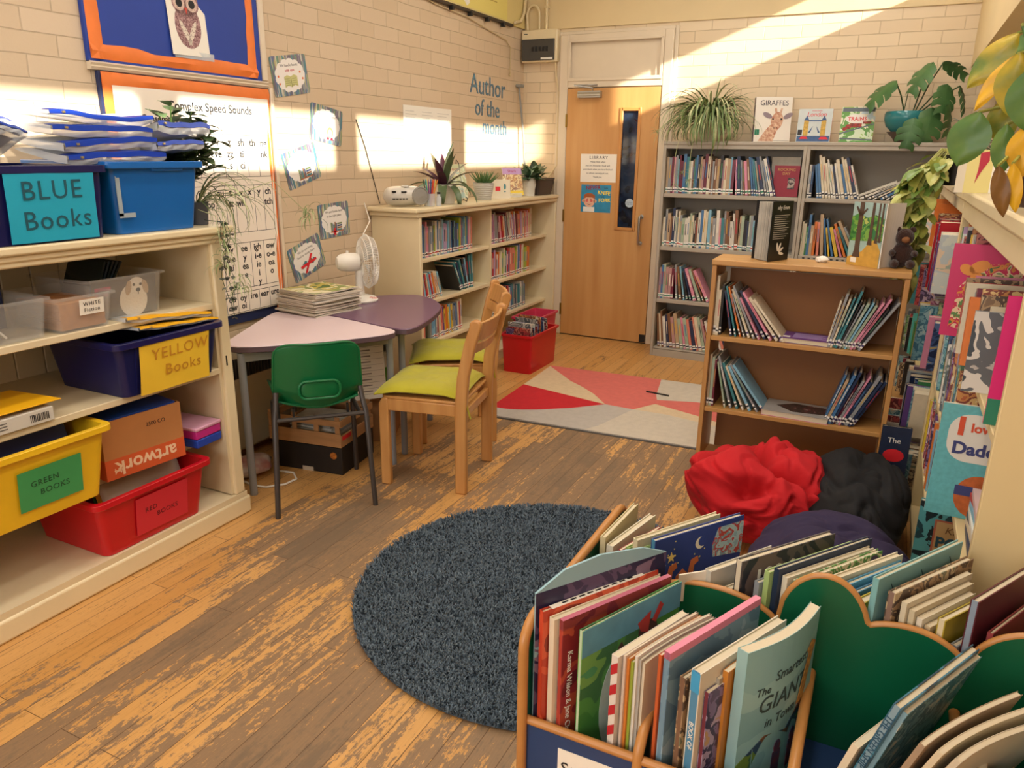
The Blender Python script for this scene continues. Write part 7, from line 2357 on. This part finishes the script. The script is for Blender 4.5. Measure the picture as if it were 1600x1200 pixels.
stems.obj('stems', leafmat('stem_green', '#3f5a30', '#2f4626'), parent=mo, smooth=True)
lv.obj('leaves', [leafmat('monstera_green', '#43703a', '#2c5229', 8), leafmat('monstera_green_b', '#557d49', '#3a6036', 8)], parent=mo, smooth='all', fix=False)

# top of the cream bookshelf ------------------------------------------------
ZS = SZ + .0005
def ribbed(prof):
    return prof
rd = thing('stereo', 'silver portable stereo with a round speaker, left end of the cream bookshelf', 'stereo', (-2.665, 3.90, ZS), RAD(58))
SL = mat('silver_plastic', '#c9c4ba', .3, var=.05, vs=4)
# local x along its width, -y is its front
body = MB()
rings = []
for i in range(15):
    t = -1 + 2 * i / 14
    x = .125 * t
    k = (1 - abs(t) ** 5) ** .4 if abs(t) < 1 else 0.05
    k = max(k, .35)
    r_ = [(x, .075 * k * math.cos(a), .062 + .058 * k * math.sin(a)) for a in [2 * math.pi * j / 24 for j in range(24)]]
    rings.append(r_)
body.loft(rings)
body.obj('case', SL, parent=rd, smooth=True)
for sx in (.075,):
    MB().lathe([(0, 0), (.052, 0), (.055, .008), (.049, .014), (.045, .010), (0, .018)], 28, M=Mx(sx, -.066, .064, rx=90)).obj('speaker', mat('speaker_grey', '#8f8b84', .45, bump=.3, bs=900), parent=rd, smooth=True)
h = MB()
for k in range(5):
    h.box(-.10 + k * .02, -.088 + k * .02, -.0785, -.060, .045, .052)
h.box(-.10, -.08, -.072, -.055, .085, .095).box(-.045, -.015, -.078, -.060, .085, .092)
h.obj('buttons', M_black, parent=rd)
MB().lathe([(0, 0), (.026, 0), (.022, .008), (0, .009)], 20, M=Mx(0, -.02, .117)).obj('lid_dome', SL, parent=rd, smooth=True)
# pencil pot
ppot = thing('pencil_pot', 'clear pot of coloured pens and pencils beside the stereo', 'pencil pot', (-2.555, 4.015, ZS))
pot('pot', ppot, [(0, 0), (.034, 0), (.034, .075), (.031, .075), (.031, .004), (0, .004)], clear('pot_clear', '#e0e4e4', .35, .1))
PC = ['#e0662a', '#d8b02a', '#2f9a8f', '#2f6fb0', '#8ab82f', '#c23a3a', '#1f4a8f', '#3f3f44', '#e08a3c', '#5fb0c0', '#7a3a8f', '#e6c23a']
for k in range(12):
    a = k * 2.4
    m = MB().lathe([(0, 0), (.0036, .0), (.0036, .145), (.0012, .158), (0, .159)], 7)
    o = m.obj('pencil', mat('pencil_%d' % k, PC[k], .4), M=Matrix.Translation((-2.555 + .010 * math.cos(a), 4.015 + .010 * math.sin(a), ZS + .006)) @ Matrix.Rotation(a, 4, 'Z') @ Matrix.Rotation(RAD(9 + (k % 3) * 3), 4, 'Y'))
    tag(o, ('orange', 'ochre', 'teal', 'blue', 'lime', 'red', 'navy', 'dark grey', 'light orange', 'pale blue', 'purple', 'yellow')[k] + ' pencil standing in the clear pot by the stereo', 'pencil', 'pencils in the clear pot')
gl_ = thing('glue_bottle', 'small clear bottle with dark label beside the pencil pot', 'bottle', (-2.52, 4.065, ZS))
pot('bottle', gl_, [(0, 0), (.016, 0), (.016, .05), (.010, .058), (.010, .07), (0, .07)], clear('bottle_clear', '#d9dce0', .6, .1))
pot('cap', gl_, [(0, .0705), (.011, .0705), (.011, .084), (0, .084)], M_black)
# rhoeo (purple leaved) in white pot
rh = thing('purple_plant', 'purple and green strap-leaved plant in a white pot on the cream bookshelf', 'plant', (-2.625, 4.30, ZS))
pot('pot', rh, [(0, 0), (.068, 0), (.082, .115), (.084, .12), (.078, .12), (.072, .10), (0, .10)], mat('pot_white', '#ddd6ca', .4))
mb = MB()
for (az, el, L, wv, dr, mi) in ((1.2, 1.50, .26, .04, .3, 0), (2.6, 1.05, .25, .036, .3, 2), (-.6, 1.15, .25, .036, .2, 0), (-2.2, .75, .20, .042, .5, 1), (-1.2, .9, .18, .042, .6, 1), (.4, .8, .22, .042, .7, 2), (1.9, .7, .24, .04, .9, 0), (-1.7, .35, .30, .036, 1.0, 0), (-2.7, .4, .28, .035, 1.1, 0), (.0, .35, .27, .038, 1.4, 0), (-.5, .25, .26, .040, 1.8, 0), (1.4, .45, .27, .034, 1.2, 0), (-1.1, .4, .22, .044, 2.3, 0), (2.2, 1.2, .22, .036, .3, 1), (-1.5, 1.2, .19, .04, .3, 1), (3.0, .8, .2, .035, .4, 1), (.9, 1.0, .2, .038, .4, 2), (-.1, 1.3, .2, .035, .2, 0)):
    blade(mb, (.012 * math.cos(az), .012 * math.sin(az), .10), az, el, L * 1.12, wv * 1.45, dr, 10, mi, .18)
mb.v = [(max(x, -.21), y, max(z, .004)) for x, y, z in mb.v]
mb.obj('leaves', [leafmat('rhoeo_green', '#5a6b45', '#3f5236', 12), leafmat('rhoeo_purple', '#5a2a3f', '#3d1c2e', 12), leafmat('rhoeo_olive', '#6f6a48', '#54483a', 12)], parent=rh, smooth='all', fix=False)
# book on wire stand
def easel_book(label, M, w, h, t, am, tilt):
    o = MB().box(-w / 2, w / 2, 0, .0015, 0, h, 1).box(-w / 2, w / 2, t - .0015, t, 0, h, 0).box(-w / 2, -w / 2 + .0015, .0015, t - .0015, 0, h, 0)
    ob = o.obj('picture_book', [mat('book_cream', ''), am], M=M @ Mx(rx=-tilt), fix=False)
    MB().box(-w / 2 + .002, w / 2 - .003, .0018, t - .0018, .002, h - .002).obj('pages', M_pages, parent=ob, fix=False)
    return tag(ob, label, 'book')
e1 = easel_book('pale green and cream picture book propped on a black wire stand', Mx(-2.66, 4.52, ZS + .02, rz=50), .17, .235, .012, art('art_easel', ['#c9cfb0', '#b5b98a', '#d9cfae', '#a8c0b4', '#c98a5a'], 14), 20)
text('Flora', .035, fm(.0, .20), mat('brick_ink', '#a84a3a', .5), e1)
es = MB()
for s_ in (-1, 1):
    es.tube([(s_ * .05, -.06, .004), (s_ * .05, .0, .012), (s_ * .045, .085, .25), (s_ * .03, .09, .27), (s_ * .03, .13, .004)], .0028, 6)
es.tube([(-.05, -.06, .004), (-.055, -.065, .025), (-.045, -.055, .03)], .0028, 6).tube([(.05, -.06, .004), (.055, -.065, .025), (.045, -.055, .03)], .0028, 6)
es.tube([(-.05, -.02, .01), (.05, -.02, .01)], .0028, 6)
tag(es.obj('wire_stand', M_black, M=Mx(-2.66, 4.52, ZS, rz=50), smooth=True), 'black wire book stand between the purple plant and the aloe', 'stand')
# aloe in ribbed grey pot
al = thing('aloe_plant', 'small spiky aloe in a pale ribbed pot on the cream bookshelf', 'plant', (-2.60, 4.79, ZS))
prof = [(0, 0), (.052, 0)]
for k in range(9):
    z = .004 + k * .0125
    r_ = .054 + .019 * k / 8
    prof += [(r_, z), (r_ + .0025, z + .004), (r_, z + .010)]
prof += [(.076, .118), (.071, .118), (.066, .10), (0, .10)]
pot('pot', al, prof, mat('pot_ribbed', '#bdbab2', .45))
mb = MB()
for k in range(34):
    az = k * 2.399
    el = .35 + 1.1 * k / 34
    L = .125 - .05 * k / 34
    n = 6
    p = Vector((.01 * math.cos(az), .01 * math.sin(az), .10))
    pts, rs = [], []
    for i in range(n + 1):
        s_ = i / n
        pts.append(tuple(p + Vector((math.cos(az) * math.cos(el), math.sin(az) * math.cos(el), math.sin(el))) * L * s_ + Vector((0, 0, .03 * s_ * s_ * (1 - k / 40)))))
        rs.append(max(.0008, .0095 * (1 - s_) ** .8))
    mb.tube(pts, rs, 6)
mb.obj('leaves', leafmat('aloe_green', '#5f7f45', '#3f5f33', 30), parent=al, smooth=True)
# greeting card and second easel book
gc_ = thing('greeting_card', 'cream greeting card with a red and blue picture, beside the aloe', 'card', (-2.585, 5.02, ZS), RAD(38))
MB().box(-.075, .075, -.0008, .0008, 0, .135).obj('front', mat('card_cream2', '#ddd2ba', .6), parent=gc_, M=Mx(rx=-10))
MB().box(-.075, .075, -.0008, .0008, 0, .135).obj('back', mat('card_cream2', ''), parent=gc_, M=Mx(y=.047, rx=10))
MB().box(-.035, .0, -.0016, -.0008, .055, .085).obj('red_patch', mat('cross_red', ''), parent=gc_, M=Mx(rx=-10))
h = MB(); disc(h, .035, .085, .009, .022, 0, .0008, 12); disc(h, .035, .05, .006, .006, 0, .0008, 10)
h.obj('blue_mark', mat('book_teal', ''), parent=gc_, M=Mx(rx=-10) @ fm(0, 0, .0009))
e2 = easel_book('tilted lilac and yellow picture book in a clear stand, before the leafy plant', Mx(-2.60, 5.28, ZS + .015, rz=42), .15, .215, .010, art('art_easel2', ['#c9a05a', '#a8754a', '#d9c08a', '#8a5a3a', '#e0d4b0'], 24), 26)
MB().box(-.075, .075, -.0008, 0, .165, .215).obj('lilac_title', mat('lilac_title', '#b58fc0', .45), parent=e2)
MB().box(-.075, .075, -.0008, 0, .0, .035).obj('yellow_foot', mat('yellow_foot', '#e3c61f', .45), parent=e2)
text('Shark', .03, fm(.0, .19, .0014), mat('magenta_ink', ''), e2)
cs = MB().box(-.05, .05, -.045, .0, 0, .004).prism([(-.045, .004), (-.04, .004), (-.04, .03), (-.045, .03)], -.05, .05, axis='x').prism([(0, 0), (.006, 0), (.055, .11), (.05, .11)], -.05, .05, axis='x')
tag(cs.obj('clear_stand', clear('stand_clear', '#e9eef0', .3, .05), M=Mx(-2.60, 5.28, ZS, rz=42)), 'clear plastic stand holding the lilac and yellow book', 'stand')
# green leafy plant in a head-shaped white pot
gp = thing('leafy_plant', 'dark green succulent plant in a rounded white patterned pot', 'plant', (-2.59, 5.50, ZS))
pot('pot', gp, [(0, 0), (.052, 0), (.054, .05), (.062, .085), (.060, .118), (.048, .135), (.042, .13), (0, .12)], mat('pot_white_pattern', '#d2cec2', .5, bump=.5, bs=60))
mb = MB()
for k in range(44):
    az, el = rp.random() * 6.28, rp.uniform(.1, 1.4)
    M = Matrix.Translation((.02 * math.cos(az), .02 * math.sin(az), .13)) @ Matrix.Rotation(az, 4, 'Z') @ Matrix.Rotation(-el, 4, 'Y')
    oleaf(mb, M @ Matrix.Translation((rp.uniform(.0, .05), 0, 0)), rp.uniform(.06, .10), .035, rp.choice((0, 1)), droop=.35)
mb.obj('leaves', [leafmat('succ_green', '#3a5a3a', '#24402a', 20), leafmat('succ_grey', '#6f8a70', '#4a6650', 20)], parent=gp, smooth='all', fix=False)
tr = thing('trough_planter', 'dark brown trough with round-leaved plant at the door end of cream bookshelf', 'plant', (-2.60, 5.72, ZS), RAD(90))
MB().loft([rrect(.25, .12, .02, 4, 0), rrect(.30, .15, .02, 4, .115), rrect(.31, .16, .02, 4, .118), rrect(.31, .16, .02, 4, .13), rrect(.285, .135, .02, 4, .13), rrect(.28, .13, .02, 4, .10)]).obj('trough', mat('trough_brown', '#4a3c34', .5), parent=tr, smooth=True)
mb = MB()
for k in range(46):
    az, el = rp.random() * 6.28, rp.uniform(.0, 1.4)
    bx_ = -.10 + rp.uniform(-.03, .05)
    M = Matrix.Translation((bx_, rp.uniform(-.03, .03), .11)) @ Matrix.Rotation(az, 4, 'Z') @ Matrix.Rotation(-el, 4, 'Y')
    oleaf(mb, M @ Matrix.Translation((rp.uniform(.02, .09), 0, 0)), rp.uniform(.06, .09), .058, rp.choice((0, 1, 2)), droop=.4)
mb.obj('leaves', G_dk, parent=tr, smooth='all', fix=False)
sk_ = thing('wall_socket', 'small white socket box on the wall at the bookshelf end by the door', 'socket', (-2.565, YB - .001, 1.262))
MB().box(-.045, .0, -.035, 0, -.03, .03).obj('box', M_white, parent=sk_, bevel=.004)
MB().box(0, .045, -.02, -.008, -.008, .004).obj('latch', M_steel, parent=sk_)
for z in (1.21, .72):
    pass

# plants on the left shelf unit ---------------------------------------------
zu = thing('leafy_pot_plant', 'tall dark leafy plant in a dark red pot at the end of the tub unit', 'plant', (-2.50, 2.122, 1.2055))
pot('pot', zu, [(0, 0), (.034, 0), (.042, .10), (.045, .105), (.045, .125), (.040, .125), (.037, .10), (0, .10)], mat('pot_darkred', '#6a2a2a', .4))
mb = MB(); stx = MB()
for k in range(28):
    az = rp.random() * 6.28
    x0, y0 = .012 * math.cos(az), .012 * math.sin(az)
    hh = rp.uniform(.10, .33)
    ox, oy = rp.uniform(-.04, .17), rp.uniform(-.08, .17)
    tipv = Vector((x0 + ox, y0 + oy - .02, .10 + hh))
    if tipv.x < -.2: tipv.x = -.2
    b0 = Vector((x0, y0, .10))
    mid = b0.lerp(tipv, .55) + Vector((0, 0, .03))
    stx.tube([tuple(b0), tuple(mid), tuple(tipv)], .0032, 5)
    for j in range(13):
        s_ = .30 + .7 * j / 12
        p = (b0.lerp(mid, s_ / .55) if s_ < .55 else mid.lerp(tipv, (s_ - .55) / .45))
        la = j * 2.4 + k
        oleaf(mb, Matrix.Translation(p) @ Matrix.Rotation(la, 4, 'Z') @ Matrix.Rotation(RAD(rp.uniform(-45, 5)), 4, 'Y'), rp.uniform(.05, .085), .042, rp.choice((0, 1, 1, 2)), droop=.3, n=5, m=2)
stx.obj('stems', G_dk[2], parent=zu, smooth=True)
mb.obj('leaves', [leafmat('zz_green', '#6a7d50', '#42583a', 25), leafmat('zz_dark', '#4f653f', '#33492b', 25), leafmat('zz_light', '#71845a', '#4f6640', 25)], parent=zu, smooth='all', fix=False)
s2 = thing('trailing_spider_plant', 'thin-leaved spider plant trailing from the right end of the tub unit', 'plant', (-2.40, 2.115, 1.2055))
pot('pot', s2, [(0, 0), (.035, 0), (.042, .08), (.046, .085), (.040, .085), (0, .07)], mat('pot_slate', '#4a4f5a', .5))
mb = MB()
for k in range(34):
    az = rp.uniform(-.9, 2.0)
    L = rp.uniform(.18, .46)
    blade(mb, (.01 * math.cos(az), .01 * math.sin(az), .07), az, rp.uniform(.4, 1.3), L, rp.uniform(.006, .010), rp.uniform(1.4, 2.4), 10, rp.choice((0, 2, 2, 1)))
mb.v = [(x, max(y, -.045), z if x > .125 or y > .055 else max(z, .004)) for x, y, z in mb.v]
mb.obj('leaves', G_sp, parent=s2, smooth='all', fix=False)
rn = MB()
hang = [((.05, .015, .06), (.13, .0, .05), (.155, -.02, -.05)), ((.05, -.04, .06), (.125, -.03, .04), (.15, -.035, -.13)), ((.05, .05, .06), (.14, .04, .05), (.165, .025, -.22)), ((.06, .02, .08), (.16, .25, .16), (.17, .43, .02))]
mb = MB()
for hg_ in hang:
    rn.tube(hg_, .0016, 5)
    x, y, z = hg_[-1]
    for k in range(24):
        blade(mb, (x + rp.uniform(-.012, .012), y + rp.uniform(-.02, .02), z + rp.uniform(-.03, .03)), rp.random() * 6.28, rp.uniform(-.3, 1.2), rp.uniform(.04, .10), .0055, 1.8, 6, rp.choice((0, 1)))
mb.obj('plantlets', G_sp, parent=s2, smooth='all', fix=False)
rn.obj('runners', G_sp[1], parent=s2, smooth=True)
hv = thing('string_vine', 'thin vine of tiny dark leaves hanging down the unit front post', 'plant', (-2.30, 2.10, 1.2055))
vm = MB(); vl_ = MB()
for k in range(3):
    pts = [(-.05, .0, .02), (.035, .01 * k, .015)] + [(.042 + .006 * math.sin(j + k), -.015 + .018 * k + .012 * math.sin(j * 1.3 + k), -.03 - j * .04) for j in range(7 + k)]
    vm.tube(pts, .0012, 4)
    for p in pts[1:]:
        for q in range(3):
            oleaf(vl_, Matrix.Translation(p) @ Matrix.Rotation(rp.random() * 6.28, 4, 'Z') @ Matrix.Rotation(RAD(rp.uniform(0, 60)), 4, 'Y'), .017, .015, rp.choice((0, 1)), n=4, m=2)
vm.obj('stems', G_dk[1], parent=hv, smooth=True)
vl_.obj('leaves', [leafmat('vine_dark', '#3a3f33', '#2a2c26', 40), leafmat('vine_grey', '#6a6f60', '#4a4f44', 40)], parent=hv, smooth='all', fix=False)

# pothos on the right unit ---------------------------------------------------
po = thing('pothos_plant', 'variegated pothos in a black pot, trailing down in front of right unit', 'plant', (.225, 3.85, 1.3755))
pot('pot', po, [(0, 0), (.05, 0), (.066, .12), (.068, .125), (.06, .125), (0, .11)], M_black)
PV = [leafmat('pothos_green', '#7f9a45', '#55752f', 40), leafmat('pothos_cream', '#c9c47a', '#a3ad55', 30), leafmat('pothos_yellow', '#b5b04f', '#7f9440', 35)]
stx = MB(); mb = MB()
for k in range(9):
    x0 = rp.uniform(-.12, -.05)
    y0 = rp.uniform(-.06, .10)
    Lz = rp.uniform(.25, .70)
    sx = rp.uniform(-.06, .02)
    pts = [(0, 0, .11), (x0 * .7, y0 * .6, .15), (x0 - .03, y0, .06)] + [(min(-.02, x0 - .05 + sx * j / 6 + .012 * math.sin(j * 1.7 + k)), y0 + .015 * math.sin(j + k) + .02 * j / 6, .06 - Lz * (j + 1) / 7) for j in range(7)]
    stx.tube(pts, .0028, 5)
    for i in range(1, len(pts) - 1):
        for q in range(4):
            p = Vector(pts[i]).lerp(Vector(pts[i + 1]), rp.random())
            az = rp.uniform(2.2, 5.6)
            el = RAD(rp.uniform(0, 80))
            oleaf(mb, Matrix.Translation(p) @ Matrix.Rotation(az, 4, 'Z') @ Matrix.Rotation(el, 4, 'Y') @ Matrix.Translation((.02, 0, 0)), rp.uniform(.06, .10), rp.uniform(.045, .07), rp.choice((0, 1, 1, 2)), droop=.35, heart=.5, cup=.25, n=6, m=3)
stx.obj('stems', PV[1], parent=po, smooth=True)
mb.obj('leaves', PV, parent=po, smooth='all', fix=False)
# tradescantia-like dark plant beside the monstera
dk = thing('grey_leaf_plant', 'grey-green feathery plant in a dark pot behind the yellowing plant', 'plant', (.30, 4.35, 1.3755))
pot('pot', dk, [(0, 0), (.05, 0), (.06, .10), (.055, .10), (0, .09)], mat('pot_slate', ''))
mb = MB()
for k in range(120):
    az = rp.random() * 6.28
    blade(mb, (rp.uniform(-.05, .05), rp.uniform(-.05, .05), rp.uniform(.08, .26)), az, rp.uniform(.0, 1.2), rp.uniform(.06, .13), .014, 1.0, 5, rp.choice((0, 1)))
mb.obj('leaves', [leafmat('greyleaf', '#5f7a68', '#40584c', 30), leafmat('greyleaf_b', '#7f9483', '#5a7264', 30)], parent=dk, smooth='all', fix=False)
# leaflet holder
lh = thing('leaflet', 'yellow and white leaflet card standing on the cream book unit', 'leaflet', (.272, 3.02, 1.3755), RAD(-4))
MB().box(-.075, .0, 0, .0015, 0, .14).obj('yellow_panel', mat('leaflet_yellow', '#e3d58a', .6), parent=lh, M=Mx(rx=-8))
MB().box(.0, .085, 0, .0015, 0, .135).obj('white_panel', M_paper, parent=lh, M=Mx(rx=-8))
MB().box(-.10, -.075, 0, .0015, 0, .13).obj('cream_panel', mat('card_cream2', ''), parent=lh, M=Mx(rx=-8))
h = MB()
for k in range(12):
    h.box(.008, .078, -.0008, -.0002, .02 + k * .009, .0215 + k * .009)
h.obj('print', mat('faint_print', ''), parent=lh, M=Mx(rx=-8))
MB().prism([(-.04, .13), (-.015, .135), (-.012, .105), (-.03, .07), (-.045, .03), (-.04, .075)], -.001, -.0002, axis='y').obj('red_shape', mat('leaflet_red', '#b5203a', .5), parent=lh, M=Mx(rx=-8))
# big yellowing plant in the near right corner
yl = thing('yellowing_plant', 'large plant with drooping green and yellow leaves on the near cream unit', 'plant', (.33, 2.2, 1.3755))
pot('pot', yl, [(0, 0), (.07, 0), (.085, .11), (.088, .115), (.08, .115), (0, .10)], mat('pot_darkbrown', '#3d241a', .5))
def yleaf(name, a, b):
    return mat(name, a, .4, var=.5, vs=14, hx2=b)
YV = [yleaf('yleaf_green', '#5f7f35', '#3f6a35'), yleaf('yleaf_mixed', '#c9a826', '#5a7a30'), yleaf('yleaf_yellow', '#dfae1c', '#c99a1c'), yleaf('yleaf_brown', '#8a5f22', '#4a3018')]
stx = MB(); mb = MB()
# hanging leaves: base point, tip point (relative to the pot), width, kind; they face the room
for (b_, t_, wv, mi) in (
    ((-.195, -.2, .205), (-.22, -.2, .098), .088, 0), ((-.15, -.2, .36), (-.225, -.2, .262), .062, 1), ((-.15, -.21, .315), (-.205, -.22, .215), .036, 2),
    ((-.147, -.25, .315), (-.138, -.25, .195), .080, 1), ((-.156, -.15, .228), (-.135, -.15, .142), .062, 1), ((-.145, -.25, .178), (-.14, -.25, .080), .048, 0),
    ((-.15, -.3, .095), (-.125, -.3, -.005), .036, 3), ((-.125, -.3, .10), (-.105, -.3, .005), .032, 2), ((-.12, -.3, .285), (-.11, -.3, .165), .095, 0),
    ((-.155, -.3, .362), (-.06, -.3, .335), .075, 0), ((-.115, -.28, .172), (-.105, -.28, .075), .062, 2), ((-.05, -.2, .36), (.04, -.25, .30), .08, 0),
    ((-.04, -.15, .25), (-.02, -.2, .14), .08, 1), ((.05, -.1, .28), (.1, -.15, .18), .08, 0), ((.02, .05, .33), (.06, .1, .24), .07, 0), ((-.06, .0, .38), (-.14, -.03, .34), .07, 0)):
    bv, tv = Vector(b_), Vector(t_)
    stx.tube([(0, 0, .10), tuple(Vector((bv.x * .45, bv.y * .45, max(bv.z, .15) + .03))), b_], .0035, 6)
    d = (tv - bv)
    L_ = d.length
    d.normalize()
    nn = Vector((-.25, -1, .25))
    nn = (nn - d * nn.dot(d)).normalized()
    yv = nn.cross(d)
    M = Matrix(((d.x, yv.x, nn.x, bv.x), (d.y, yv.y, nn.y, bv.y), (d.z, yv.z, nn.z, bv.z), (0, 0, 0, 1)))
    oleaf(mb, M, L_ * 1.05, wv, mi, droop=.10, cup=-.18, n=10, m=5)
stx.obj('stems', leafmat('yl_stem', '#a9a852', '#7f8a40'), parent=yl, smooth=True)
mb.obj('leaves', YV, parent=yl, smooth='all', fix=False)
